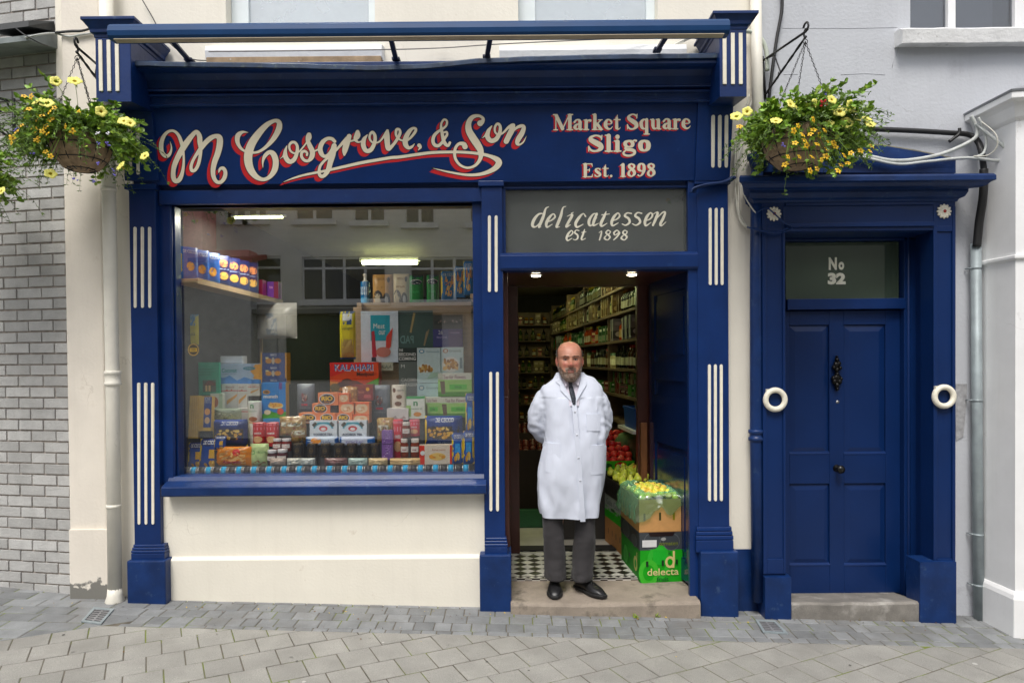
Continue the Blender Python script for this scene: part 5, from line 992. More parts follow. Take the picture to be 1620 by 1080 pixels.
for r_, lab in (((693, 590, 746, 627), "green and white tea box, uppermost by the right side"), ((696, 628, 748, 660), "green and white tea box below another one by the right side"), ((671, 628, 696, 660), "narrow green tea box beside the white box with a green n")):
    item("tea_box", lab, "tea box", r_, .74, .08, (228, 230, 218), GT, sidec=(120, 190, 80))
item("snack_box", "white box with a green letter n and green lid edge", "box", (643, 627, 672, 662), .62, .06, (225, 232, 225), [('r', 0, .9, 1, 1, (90, 180, 110)), ('t', "n", .38, .58, .62, .78, (30, 140, 80), {'bold': .03}), ('e', .6, .2, .22, .1, (215, 150, 80)), ('r', 0, .1, .25, .6, (150, 190, 110)), ('t', "natural", .25, .42, .85, .5, (60, 120, 90))], topc=(60, 150, 90))
item("snack_tube", "white tube with three brown pictures beside the green n box", "tube", (618, 609, 641, 646), .64, .10, (228, 220, 208), [('e', .3, .78, .1, .1, (110, 70, 50)), ('e', .55, .5, .14, .09, (120, 84, 60)), ('e', .5, .2, .16, .1, (110, 74, 54)), ('t', "dark", .45, .74, .8, .82, (90, 80, 70))], kind='can', sidec=(220, 215, 205))
item("white_carton", "plain white carton below the white tube", "carton", (612, 646, 646, 664), .6, .08, (222, 220, 220), [('p', [(.2, .1), (.5, .1), (.4, .4)], (170, 160, 160)), ('p', [(.6, .1), (.9, .1), (.8, .35)], (180, 165, 165))])
# --- centre
item("date_box", "orange and red date box with blue capital letters", "box", (522, 573, 599, 618), .88, .12, (232, 92, 30), [('p', [(0, .5), (1, 1), (1, 1), (0, 1)], (225, 60, 35)), ('p', [(.62, .15), (1, .45), (1, 0), (.55, 0)], (110, 180, 70)), ('p', [(0, 0), (.55, 0), (.62, .2), (0, .35)], (240, 150, 40)), ('t', "KALAHARI", .115, .69, .895, .92, (245, 245, 240)), ('t', "KALAHARI", .10, .71, .88, .94, (40, 110, 190)), ('t', "Medjoul", .55, .48, .9, .66, (70, 30, 30), {'bold': .02}), ('e', .35, .3, .12, .13, (96, 54, 50)), ('e', .5, .26, .12, .1, (116, 62, 54)), ('e', .24, .22, .1, .1, (84, 44, 44)), ('e', .6, .2, .1, .08, (96, 54, 50)), ('e', .1, .12, .1, .14, (110, 90, 40))], sidec=(200, 70, 30))
item("date_pack", "maroon date pack with a yellow spot lying on the orange tins", "pack", (558, 608, 590, 633), .62, .08, (120, 40, 45), [('r', 0, .75, 1, 1, (140, 60, 50)), ('t', "Dates", .2, .45, .55, .62, (220, 160, 130), {'shear': .2}), ('e', .74, .7, .09, .12, (235, 180, 50)), ('r', .55, .15, .9, .35, (170, 90, 90))])
item("date_pack", "clear pack of dates leaning on the maroon one", "pack", (540, 612, 564, 640), .58, .06, (170, 130, 90), [('r', .05, .6, .4, .95, (225, 220, 210)), ('blob', .1, .05, .9, .6, 12, .12, [(150, 90, 50), (200, 160, 110), (222, 200, 170)])], kind='bag', rough=.2)
for r_, lab in (((468, 607, 496, 656), "grey foil coffee pouch with a red crest, left of the date box"), ((585, 609, 616, 664), "grey foil coffee pouch with a red crest, right of the orange tins")):
    item("coffee_pouch", lab, "pouch", r_, .72, .07, (118, 124, 134), [('r', 0, .9, 1, 1, (140, 146, 154)), ('e', .48, .55, .2, .14, (60, 44, 44)), ('blob', .34, .48, .62, .64, 12, .07, [(150, 50, 50), (200, 180, 170), (60, 40, 40)]), ('r', .3, .3, .66, .36, (210, 60, 80)), ('t', "coffee", .2, .2, .8, .25, (190, 195, 200))], kind='bag', rough=.3)
RIO = [('r', 0, 0, 1, 1, (236, 140, 100)), ('e', .45, .5, .40, .44, (228, 228, 226)), ('e', .45, .5, .36, .38, (28, 30, 60)), ('t', "RIO", .17, .36, .73, .74, (245, 190, 60), {'bold': .05}), ('t', "mare", .3, .18, .6, .3, (240, 150, 60))]
k = 0
for r_, lab in (((503, 621, 535, 641), "orange tuna tin pack at the top of the stepped pile"), ((494, 638, 522, 655), "orange tuna tin pack, left of the pile's middle row"), ((473, 653, 505, 669), "orange tuna tin pack, leftmost of the pile's bottom row"), ((505, 653, 531, 669), "orange tuna tin pack, second from left in the pile's bottom row"), ((532, 653, 557, 669), "orange tuna tin pack, third from left in the pile's bottom row")):
    item("tuna_pack", lab, "tuna tins", r_, .50 + .02 * (r_[1] < 650), .09, (232, 132, 92), RIO, sidec=(238, 150, 110), topc=(240, 160, 120), group="orange tuna packs piled in the window"); k += 1
for r_, lab in (((536, 636, 562, 655), "orange tuna pack turned sideways showing the pale bowl picture"), ((560, 636, 584, 655), "orange tuna pack turned sideways at the pile's right end"), ((557, 655, 584, 669), "plain orange tuna pack at the lower right of the pile"), ((536, 622, 552, 637), "small orange tuna pack under the clear dates")):
    item("tuna_pack", lab, "tuna tins", r_, .52, .09, (236, 150, 112), [('e', .5, .5, .4, .4, (225, 200, 170)), ('blob', .25, .3, .75, .7, 8, .09, [(210, 160, 120), (235, 220, 200)]), ('r', 0, .85, 1, 1, (232, 110, 80))], group="orange tuna packs piled in the window")
TEA = [('p', [(.12, .62), (.3, .92), (.7, .92), (.88, .62)], (70, 160, 180)), ('e', .5, .62, .3, .22, (215, 225, 232)), ('e', .5, .62, .16, .13, (200, 60, 60)), ('e', .5, .6, .09, .07, WHT), ('p', [(.08, .8), (.2, .95), (.28, .86), (.16, .68)], (80, 70, 60)), ('p', [(.92, .8), (.8, .95), (.72, .86), (.84, .68)], (80, 70, 60)), ('t', "ROOIBOS TEA", .14, .28, .84, .4, (40, 50, 80), {'bold': .03}), ('r', 0, 0, 1, .12, (200, 208, 220))]
item("tea_box", "white tea box with a teal arc and red crest, left of the two", "tea box", (490, 665, 533, 698), .46, .09, (222, 228, 234), TEA)
item("tea_box", "white tea box with a teal arc and red crest, right of the two", "tea box", (536, 665, 580, 698), .46, .09, (222, 228, 234), TEA)
item("biscuit_pack", "blue and white packet with an orange patch below the left tea box", "packet", (482, 691, 534, 706), .40, .06, (196, 208, 224), [('r', 0, 0, .18, 1, (30, 90, 160)), ('e', .34, .6, .16, .34, (235, 160, 90)), ('r', .9, 0, 1, 1, (30, 90, 160)), ('t', "rusk", .5, .3, .8, .7, (60, 80, 140))], kind='pack')
item("biscuit_pack", "blue and white packet below the right tea box", "packet", (536, 691, 592, 706), .40, .06, (200, 208, 226), [('r', 0, 0, .06, 1, (30, 90, 160)), ('r', .8, 0, 1, 1, (30, 100, 170)), ('t', "cracker", .2, .35, .7, .7, (110, 100, 170))], kind='pack')
# --- left
item("leaflet_stand", "teal green card with a small brown house picture", "card", (305, 573, 348, 625), .62, .02, (52, 160, 128), [('r', .36, .1, .86, .46, (80, 96, 80)), ('p', [(.38, .3), (.6, .46), (.84, .36), (.84, .3)], (110, 60, 44)), ('r', .46, .12, .54, .3, (225, 200, 150)), ('r', .58, .12, .66, .3, (225, 200, 150)), ('r', .2, .78, .8, .80, (40, 130, 104)), ('r', .2, .7, .8, .72, (40, 130, 104)), ('r', .2, .62, .7, .64, (40, 130, 104))], rot=-.06)
item("biscuit_tub", "pale grey tub behind the blue and white coconut box", "tub", (349, 563, 383, 584), .80, .1, (196, 196, 196), [('r', 0, .4, 1, .5, (150, 150, 150))])
item("coconut_box", "pale blue box with waves and orange corner on the white biscuit boxes", "box", (347, 575, 413, 607), .74, .1, (176, 196, 224), [('p', [(0, 0), (1, 0), (1, .25), (.8, .2), (.6, .34), (.42, .16), (.25, .42), (.1, .3), (0, .34)], (70, 130, 200)), ('p', [(1, .2), (1, .98), (.86, .95), (.74, .62), (.84, .4), (.8, .25)], (238, 170, 90)), ('t', "Coconut", .06, .56, .42, .78, (50, 140, 150), {'bold': .03}), ('t', "organic snack", .08, .46, .4, .54, (60, 80, 140)), ('e', .72, .76, .15, .09, (40, 130, 160)), ('t', "chips", .63, .72, .8, .8, WHT)], sidec=(150, 170, 200))
for r_, lab in (((351, 607, 377, 648), "white biscuit box with a red band at the left of three"), ((371, 607, 391, 648), "white biscuit box with a red band in the middle of three"), ((390, 607, 411, 626), "white biscuit box with a red band at the right of three")):
    item("biscuit_box", lab, "biscuit box", r_, .70 + .01 * (r_[0] - 351) / 20, .08, (226, 226, 224), [('r', 0, .72, 1, .75, (200, 70, 70)), ('blob', .1, .7, .9, .76, 8, .04, [(200, 40, 50)]), ('t', "Biscuit", .25, .84, .75, .92, (150, 60, 60)), ('p', [(.3, .2), (.9, .5), (.95, .62), (.3, .36)], (225, 175, 110))])
item("biscuit_box", "white biscuit box with a nut picture behind the green lidded can", "biscuit box", (377, 645, 410, 666), .64, .08, (226, 222, 220), [('r', 0, .7, 1, .76, (200, 70, 70)), ('p', [(.5, .1), (.8, .2), (.75, .7), (.6, .6)], (225, 130, 80))])
item("snack_can", "white can with a green lid and a green letter n", "can", (389, 635, 410, 672), .52, .09, (226, 230, 226), [('t', "n", .38, .7, .56, .88, (30, 140, 80), {'bold': .03}), ('t', "cashew", .3, .56, .7, .62, (80, 140, 110)), ('e', .5, .25, .22, .1, (150, 90, 50)), ('r', .3, .08, .7, .12, (220, 150, 80))], kind='can', sidec=(60, 160, 90))
item("snack_can", "lower white can showing under the green lidded can", "can", (390, 672, 408, 703), .50, .08, (222, 226, 222), [('r', .2, .4, .8, .5, (180, 200, 180))], kind='can', sidec=(222, 226, 222))
for i, (r_, lab) in enumerate((((413, 558, 453, 579), "dark blue biscuit box, top of the tall stack"), ((413, 579, 453, 598), "dark blue biscuit box, middle of the tall stack"), ((413, 598, 453, 608), "dark blue biscuit box, lowest of the tall stack"))):
    item("biscuit_carton", lab, "biscuit box", r_, .74, .1, (24, 56, 120), [('r', 0, 0, .04, 1, (230, 180, 60)), ('r', .95, 0, 1, 1, (230, 170, 60)), ('t', "BISCO", .38, .78, .62, .92, WHT, {'bold': .03}), ('e', .3, .4, .13, .2, (200, 140, 60)), ('e', .66, .4, .14, .2, (205, 140, 56)), ('e', .48, .4, .06, .26, (200, 190, 170)), ('r', .18, .55, .3, .68, (240, 225, 170))] if i < 2 else [('r', 0, 0, .04, 1, (230, 180, 60)), ('t', "BISCO", .38, .5, .62, .8, WHT)], sidec=(210, 160, 50))
item("cereal_box", "bright blue cereal box with a yellow bowl and green foot", "box", (414, 605, 452, 662), .60, .08, (30, 128, 200), [('p', [(0, 0), (1, 0), (1, .2), (.7, .14), (.3, .22), (0, .12)], (90, 170, 60)), ('e', .2, .74, .15, .06, (200, 150, 60)), ('e', .2, .74, .1, .035, (90, 60, 40)), ('t', "munch", .08, .57, .68, .67, WHT, {'bold': .04}), ('e', .58, .36, .32, .09, (240, 220, 170)), ('e', .58, .38, .28, .06, (225, 170, 80)), ('blob', .36, .34, .8, .42, 14, .04, [(235, 190, 110), (200, 130, 60)]), ('e', .24, .18, .14, .07, (235, 225, 190)), ('e', .78, .2, .14, .09, (220, 100, 70)), ('r', .74, .82, .86, 1, (110, 60, 140))], sidec=(230, 190, 60))
item("cereal_box", "light blue box edge under the bright blue cereal box", "box", (416, 662, 451, 672), .56, .07, (70, 150, 215), [('r', 0, .5, 1, .6, (110, 180, 225))])
SPA = [('blob', .0, .02, 1, .98, 4, .03, PASTA)] + [('r', .06 + .11 * i, .02, .12 + .11 * i, .98, (228, 196, 120) if i % 2 else (208, 170, 92)) for i in range(8)]
item("spaghetti_pack", "tall clear pack of spaghetti at the window's left edge", "pasta", (297, 626, 312, 694), .40, .05, (220, 186, 110), SPA, lean=.12, rough=.25)
item("spaghetti_pack", "spaghetti pack with a blue and white top leaning at left", "pasta", (313, 627, 333, 682), .40, .05, (222, 190, 116), [('r', .1 * i, .02, .06 + .1 * i, .98, (208, 170, 92)) for i in range(4)] + [('r', .4, .1, 1, .98, (28, 64, 140)), ('e', .68, .55, .22, .1, (230, 170, 110)), ('e', .7, .3, .2, .1, (225, 190, 150)), ('t', "DE", .5, .88, .9, .96, WHT), ('t', "CECCO", .45, .8, .95, .86, WHT)], lean=.12)
item("herb_bag", "clear bag of dried herbs behind the dark blue pasta bag", "bag", (333, 646, 379, 668), .52, .07, (150, 160, 146), [('blob', .05, .1, .95, .9, 40, .05, [(90, 110, 80), (170, 180, 160), (60, 70, 60), (200, 205, 195)])], kind='bag', rough=.25)
item("egg_carton", "pale carton with a brown egg picture beside the spaghetti", "carton", (333, 622, 352, 650), .60, .05, (214, 224, 214), [('e', .35, .5, .3, .3, (180, 110, 80)), ('r', .7, 0, 1, 1, (190, 214, 190))])
item("pasta_bag", "big dark blue pasta bag with a shell window at the left", "pasta", (333, 664, 388, 707), .42, .09, (20, 40, 104), cecco(n=26), kind='pack', rough=.3, sidec=YEL)
for r_, ro_, lab in (((294, 700, 317, 740), .12, "small blue and yellow pasta bag at the window's bottom left corner"), ((312, 694, 341, 740), .1, "blue pasta bag leaning beside the corner one"), ((336, 690, 354, 712), .0, "little blue pasta bag behind the biscuit bag")):
    item("pasta_bag", lab, "pasta", r_, .32, .05, (24, 70, 150), [('r', 0, 0, .14, 1, YEL), ('r', .14, .72, 1, 1, (22, 40, 104)), ('t', "DE CECCO", .2, .78, .95, .92, WHT, {'bold': .02}), ('r', .55, .3, .85, .6, (225, 180, 90)), ('blob', .3, .05, .95, .2, 8, .08, PASTA)], kind='pack', lean=.25, rough=.3, rot=ro_)
item("biscuit_bag", "orange bag of amaretti biscuits at the front left", "biscuits", (338, 707, 395, 738), .31, .07, (222, 140, 60), [('r', .14, .04, .86, .96, (232, 190, 130)), ('blob', .16, .3, .84, .94, 22, .08, [(196, 140, 84), (220, 170, 110), (170, 114, 66)]), ('e', .62, .72, .11, .17, (205, 30, 45)), ('t', "VV", .57, .66, .67, .78, WHT), ('t', "Amaretto", .22, .16, .74, .34, (200, 30, 60), {'bold': .03, 'shear': .15})], kind='bag', rough=.2)
item("crisp_bag", "pale green bag with a round green mark at the front left", "crisps", (394, 702, 423, 738), .33, .06, (196, 214, 160), [('e', .18, .62, .13, .1, (90, 160, 90)), ('e', .18, .62, .09, .07, (196, 214, 160)), ('t', "nature", .4, .6, .9, .7, (130, 170, 120)), ('p', [(.1, .12), (.5, .3), (.6, .2), (.2, .08)], (170, 130, 90)), ('p', [(.4, .06), (.8, .24), (.9, .16), (.5, .02)], (180, 140, 100))], kind='bag', rough=.3)
RC_ = [('r', .1, .7, .9, .82, (235, 190, 200)), ('t', "oats", .3, .52, .7, .62, WHT, {'bold': .03}), ('e', .5, .3, .26, .14, (230, 190, 150)), ('r', .05, .9, .95, .97, (240, 150, 160))]
item("red_can", "red drum with a pale band, left of two beside the jam", "drum", (397, 669, 417, 706), .42, .09, (196, 34, 54), RC_, kind='can', sidec=(230, 200, 200))
item("red_can", "red drum with a pale band, right of two beside the jam", "drum", (418, 669, 438, 706), .42, .09, (196, 34, 54), RC_, kind='can', sidec=(230, 200, 200))
item("red_can", "tall red and pink drum behind the chutney jars", "drum", (621, 664, 637, 724), .42, .09, (206, 40, 70), RC_, kind='can', sidec=(230, 170, 180))
item("red_can", "short red and pink drum peeping out right of the chutney jars", "drum", (647, 664, 663, 690), .42, .09, (210, 80, 100), RC_, kind='can', sidec=(230, 170, 180))
JL = [('r', .2, .28, .8, .58, (225, 220, 215)), ('r', .35, .38, .65, .42, (140, 60, 70))]
for i, (r_, lab) in enumerate((((429, 694, 444, 714), "dark red jam jar with white lid, upper left of four"), ((443, 694, 459, 714), "dark red jam jar with white lid, upper right of four"), ((420, 712, 436, 735), "plum jam jar with white lid, lower left of four"), ((435, 711, 453, 735), "plum jam jar with white lid, lower right of four"))):
    item("jam_jar", lab, "jam jar", r_, .36 if i < 2 else .30, .06, (70, 20, 28) if i > 1 else (120, 34, 30), JL, kind='jar', sidec=(225, 222, 224), rough=.15, group="jam jars in the window")
for r_, lab in (((635, 668, 649, 692), "chutney jar with a pale lid, on top of two others"), ((632, 694, 647, 723), "chutney jar with a pale lid, lower left of three"), ((648, 694, 663, 723), "chutney jar with a pale lid, lower right of three")):
    item("chutney_jar", lab, "chutney jar", r_, .33, .06, (120, 52, 26), JL, kind='jar', sidec=(222, 216, 210), rough=.15, group="chutney jars in the window")
MIX = [('blob', .04, .04, .96, .96, 60, .06, [(176, 140, 90), (120, 90, 50), (190, 170, 110), (150, 60, 40), (110, 120, 60)]), ('r', .1, .5, .9, .72, (215, 215, 200)), ('t', "Chilli", .25, .54, .75, .68, (70, 70, 60))]
for r_, ro_, lab in (((440, 659, 481, 690), 0, "clear bag of trail mix with a pale label, behind the jam jars"), ((457, 672, 482, 703), .2, "clear bag of chilli mix beside the left tea box"), ((595, 661, 622, 701), 0, "clear bag of chilli mix above the purple tins")):
    item("mix_bag", lab, "mix bag", r_, .44, .08, (170, 140, 96), MIX, kind='bag', rough=.25, rot=ro_)
for i, x in enumerate((461.5, 484, 505.5, 527, 547.5, 568.5, 584)):
    item("black_tin", "small round black tin with gold print in the row below the tea boxes", "tin", (x, 702, x + 16, 723), .34, .07, (34, 30, 28), [('r', .05, .88, .95, .94, (150, 120, 70)), ('r', .05, .06, .95, .1, (150, 120, 70)), ('e', .5, .5, .14, .2, (96, 80, 54)), ('e', .5, .5, .1, .14, (40, 34, 30)), ('t', "tea", .4, .46, .6, .54, (150, 125, 80))], kind='can', sidec=(90, 76, 50), group="black tins in a row in the window")
for r_, lab in (((604, 681, 621, 702), "patterned purple tin standing on another one"), ((604, 703, 621, 727), "patterned purple tin below another one")):
    item("purple_tin", lab, "tin", r_, .33, .06, (120, 84, 150), [('blob', .05, .05, .95, .95, 40, .05, [(170, 140, 195), (90, 60, 120), (200, 180, 215)])])
item("pasta_bag", "big dark blue pasta bag with a shell window at the right", "pasta", (671, 658, 731, 706), .42, .09, (20, 52, 120), cecco(n=30) + [('t', "DE CECCO", .36, .06, .72, .16, (170, 190, 220))], kind='pack', rough=.3, sidec=YEL)
item("biscuit_box", "white and red biscuit packet lying at the front right", "biscuits", (663, 704, 714, 734), .31, .08, (228, 216, 200), [('r', 0, 0, .16, 1, (215, 70, 30)), ('r', .94, 0, 1, 1, (215, 70, 30)), ('e', .55, .4, .26, .2, (236, 200, 130)), ('blob', .35, .28, .75, .5, 10, .07, [(225, 160, 80), (240, 200, 130), (200, 120, 60)]), ('t', "biscuits", .4, .72, .8, .82, (180, 120, 90)), ('e', .1, .6, .07, .12, WHT)], rot=.08)
for r_, ln, lab in (((714, 685, 733, 734), .12, "blue pasta bag with a yellow edge, right of the white biscuit packet"), ((732, 682, 750, 734), .12, "blue pasta bag with a yellow edge in the window's right corner"), ((736, 622, 750, 685), .06, "tall blue pasta bag standing by the window's right edge")):
    item("pasta_bag", lab, "pasta", r_, .30 + .1 * (ln < .1), .05, (26, 84, 160), [('r', 0, 0, .16, 1, YEL), ('r', .84, 0, 1, .8, YEL), ('r', .16, .78, 1, 1, (22, 46, 110)), ('t', "DE CECCO", .2, .82, .95, .92, WHT), ('r', .3, .35, .75, .65, (70, 150, 210)), ('blob', .25, .06, .8, .3, 8, .1, PASTA)], kind='pack', lean=ln, rough=.3)
for i, (x0, x1, c) in enumerate(((452, 474, (206, 206, 196)), (474, 497, (200, 204, 200)), (512, 548, (120, 84, 84)), (550, 580, (186, 206, 200)), (582, 612, (222, 200, 160)), (616, 664, (226, 196, 150)), (425, 450, (186, 170, 160)))):
    item("snack_packet", ("pale foil packet lying flat before the left black tins", "pale grey packet lying flat below the first black tins", "dark red bag lying flat in front of the middle tins", "white and green packet lying flat before the right tins", "flat clear packet of nuts below the purple tins", "flat clear packet of nuts below the chutney jars", "flat pinkish packet below the plum jam jars")[i], "packet", (x0, 725, x1, 737), .275, .05, c, [('blob', .1, .2, .9, .8, 14, .07, [tuple(min(255, int(v * f)) for v in c) for f in (.75, 1.12, .9)]), ('r', .3, .3, .7, .6, tuple(min(255, v + 14) for v in c))], kind='bag', rough=.25)
# row of small tins lying along the front of the glass
mb0 = None; xa, xb = P(290, 741, .22).x, P(748, 741, .22).x; pitch = (xb - xa) / 19.2; zc = zbed + .033; r = .0315
for i in range(19):
    c = Vector((xa + pitch * (i + .5), .22, zc)); l = pitch
    if mb0 is None:
        m = MB(); o_ = Vector(c)
        def seg(a, b_, rr_, mi): m.lathe([(rr_, a), (rr_, b_)], c, 20, mi, axis='X')
        m.lathe([(.001, -l * .46), (r * .94, -l * .46), (r, -l * .44), (r, -l * .40)], c, 20, 0, axis='X'); seg(-l * .40, l * .02, r * .985, 1); m.lathe([(r * .985, l * .02), (r, l * .03), (r, l * .07), (r * .94, l * .08), (r * .94, l * .1)], c, 20, 0, axis='X'); seg(l * .1, l * .42, r * .99, 2); m.lathe([(r, l * .42), (r, l * .46), (.001, l * .46)], c, 20, 0, axis='X')
        mb0 = m.build("label_tin", [mat("tin_metal", (.55, .55, .55), .3, metal=.9), pc((44, 44, 50)), pc((50, 165, 215))], origin=o_)
        tag(mb0, "small tin with a turquoise and black label lying in the front row behind the glass", "tin", "tins lying in a row along the window")
    else: copy_tree(mb0, loc=c)
STAND.build("display_stand", mat("display_stand_board", (.05, .05, .055), .8), sb)
# --- upper shelf goods
item("blue_bottle", "blue and white bottle at the left end of the upper shelf", "bottle", (569, 445, 584, 477 + 10), 1.42, .08, (50, 110, 160), [('r', .2, .5, .8, .8, (200, 215, 225)), ('r', .2, .1, .8, .4, (90, 160, 205)), ('t', "GIN", .3, .6, .7, .7, (30, 70, 120))], kind='can', stand=False, rough=.15)
m = MB(); c = P(576.5, 446, 1.44); m.lathe([(.034, 0), (.03, .015), (.014, .03), (.013, .06), (.016, .062), (.016, .085), (.001, .087)], c + Vector((0, .03, -.01)), 14); b_ = m.build("bottle_neck", pc((210, 205, 190)), origin=c); bo = bpy.data.objects["blue_bottle"]; b_.parent = bo; b_.location = Vector(c) - bo.location
BG = [('r', 0, .56, 1, .62, (150, 120, 80)), ('t', "BREAD", .3, .8, .75, .88, (120, 90, 60)), ('e', .3, .2, .26, .3, (60, 56, 54)), ('e', .3, .2, .18, .2, (190, 180, 160)), ('e', .72, .2, .18, .22, (40, 40, 44)), ('e', .72, .2, .09, .12, (170, 175, 180)), ('e', .82, .82, .07, .09, (50, 50, 50))]
item("paper_bag", "tan paper bag with black circles on the upper shelf, left one", "bag", (588, 433, 620, 477 + 8), 1.36, .1, (190, 150, 100), BG, kind='pack', stand=False)
item("paper_bag", "paler tan paper bag with black circles on the upper shelf", "bag", (620, 432, 647, 476 + 8), 1.37, .1, (196, 180, 146), BG, kind='pack', stand=False)
GPOUCH = [('r', 0, .72, 1, 1, (30, 50, 60)), ('r', 0, 0, 1, .06, (190, 170, 130)), ('e', .5, .78, .42, .08, (225, 225, 220)), ('e', .5, .76, .4, .08, (30, 50, 60)), ('t', "organic", .25, .4, .75, .5, (90, 200, 120))]
item("green_pouch", "bright green pouch on the upper shelf, left of two", "pouch", (647, 435, 669, 467 + 17), 1.36, .07, (20, 140, 70), GPOUCH, kind='pack', stand=False)
item("green_pouch", "bright green pouch on the upper shelf, right of two", "pouch", (674, 434, 694, 464 + 19), 1.36, .07, (20, 140, 70), GPOUCH, kind='pack', stand=False)
for i, (x0, x1, y0, y1, Y) in enumerate(((697, 722, 428, 474, 1.05), (718, 736, 420, 470, .7), (733, 748, 412, 466, .4))):
    item("pasta_bag", ("blue pasta bag on the upper right shelf, furthest from the glass", "blue pasta bag on the upper right shelf, middle of three", "blue pasta bag on the upper right shelf, nearest the glass")[i], "pasta", (x0, y0, x1, y1), Y, .06, (34, 110, 165), [('r', 0, .0, .12, 1, YEL), ('blob', .3, .15, .9, .75, 14, .1, [(222, 170, 110), (240, 200, 140), (200, 130, 70)]), ('t', "DE CECCO", .2, .82, .9, .92, WHT)], kind='pack', stand=False)
for i, (Y, zz) in enumerate(((.24, 0), (.42, 0), (.6, 0), (.78, 0), (.98, 0), (1.18, 0), (1.38, 0))):
    X = -2.31; h = .25; px = CX + F_PX * X / (Y + 4.6)
    c0 = (24, 92, 165) if i < 3 else (22, 36, 84)
    o_ = item("pasta_bag" if i < 3 else "biscuit_carton", "%s on the left wall shelf, number %s from the glass" % ("blue and yellow pasta bag" if i < 3 else "navy biscuit pack with round biscuits", ("one", "two", "three", "four", "five", "six", "seven")[i]), "pasta" if i < 3 else "biscuits", (px - 16, 400, px + 16, 452), Y, .05, c0, ([('r', 0, 0, .14, 1, YEL), ('e', .55, .4, .2, .14, (215, 160, 90)), ('t', "DE CECCO", .2, .8, .9, .9, WHT)] if i < 3 else [('e', .6, .74, .24, .12, (222, 150, 110)), ('e', .6, .36, .24, .12, (226, 180, 110)), ('r', .1, .55, .9, .58, (150, 160, 190))]), kind='pack', stand=False, rot=R(52))
    zb_ = RC(px - 16, 400, px + 16, 452, Y)[2]; o_.location.z += ls - zb_ + .002
for i, (x0, x1, c) in enumerate(((330, 352, (150, 50, 130)), (354, 372, (110, 50, 150)))):
    o_ = item("purple_carton", ("pink purple carton standing deep on the left shelf", "violet carton standing deep on the left shelf")[i], "carton", (x0, 388, x1, 415), 1.7, .1, c, [('r', .6, 0, 1, 1, (120, 30, 60)), ('t', "tea", .2, .6, .5, .75, (225, 170, 210))], stand=False)
    o_.location.z = ls + .002; o_.location.x = -2.32 + .1 * i; o_.location.y = 1.6 + .16 * i
for i in range(14):
    x0 = 565 + 13 * i if i > 2 else 420 + 40 * i; c = [(200, 120, 80), (215, 90, 60), (60, 140, 190), (180, 200, 120), (200, 170, 190), (90, 190, 90), (120, 200, 120), (190, 190, 170), (200, 160, 90)][i % 9]
    item("snack_bag", "coloured snack bag lying in the row on the high shelf", "bag", (x0, 337, x0 + 13, 347), 1.84, .1, c, [('blob', .1, .1, .9, .9, 10, .1, [tuple(min(255, int(v * f)) for v in c) for f in (.6, 1.25)])], kind='bag', stand=False, group="snack bags on the high shelf")
# hanging carrier bag, hanging packets, sticker
item("carrier_bag", "crumpled white carrier bag hanging from the shelf end at left", "bag", (402, 478, 466, 535), 1.7, .14, (190, 188, 184), [('r', .28, .1, .55, .7, (150, 158, 170)), ('r', .34, .15, .48, .6, (205, 205, 205))], kind='bag', stand=False, rough=.3)
item("hanging_packet", "yellow and blue packet hanging beside the white poster", "packet", (537, 492, 562, 568), 1.05, .03, (190, 180, 60), [('r', 0, .72, 1, 1, (40, 66, 110)), ('r', .2, .8, .8, .95, (200, 205, 210)), ('t', "Lasagne", .15, .6, .85, .68, (60, 70, 50)), ('r', .1, .05, .9, .42, (150, 132, 84)), ('r', 0, 0, 1, .04, (34, 60, 110))], kind='pack', stand=False)
item("hanging_packet", "yellow and blue packet hanging at the window's left edge", "packet", (292, 497, 313, 545), .5, .03, (200, 190, 40), [('r', 0, .62, 1, 1, (50, 120, 175)), ('t', "Pasta", .2, .3, .8, .42, (80, 90, 40))], kind='pack', stand=False)
m = MB(); mats = [pc((60, 54, 44))]; c = P(306, 553, .139); rr_ = 9.5 / F_PX * 4.74
fn = lambda u, v, h: c + Vector(((u - .5) * 2 * rr_, -h, (v - .5) * 2.25 * rr_)); m.add([c + Vector((math.cos(t) * rr_, 0, math.sin(t) * rr_ * 1.12)) for t in [i * math.pi / 12 for i in range(24)]], [tuple(range(24))])
paint(m, [('e', .5, .5, .46, .46, (200, 165, 70)), ('e', .5, .5, .38, .38, (60, 50, 40)), ('r', .2, .35, .8, .62, (205, 170, 60)), ('t', "100", .3, .4, .7, .58, (70, 50, 30), {'bold': .02})], fn, mats); tag(m.build("round_sticker", mats, origin=c, recalc=False), "round gold and black sticker on the inside of the shop window", "sticker")
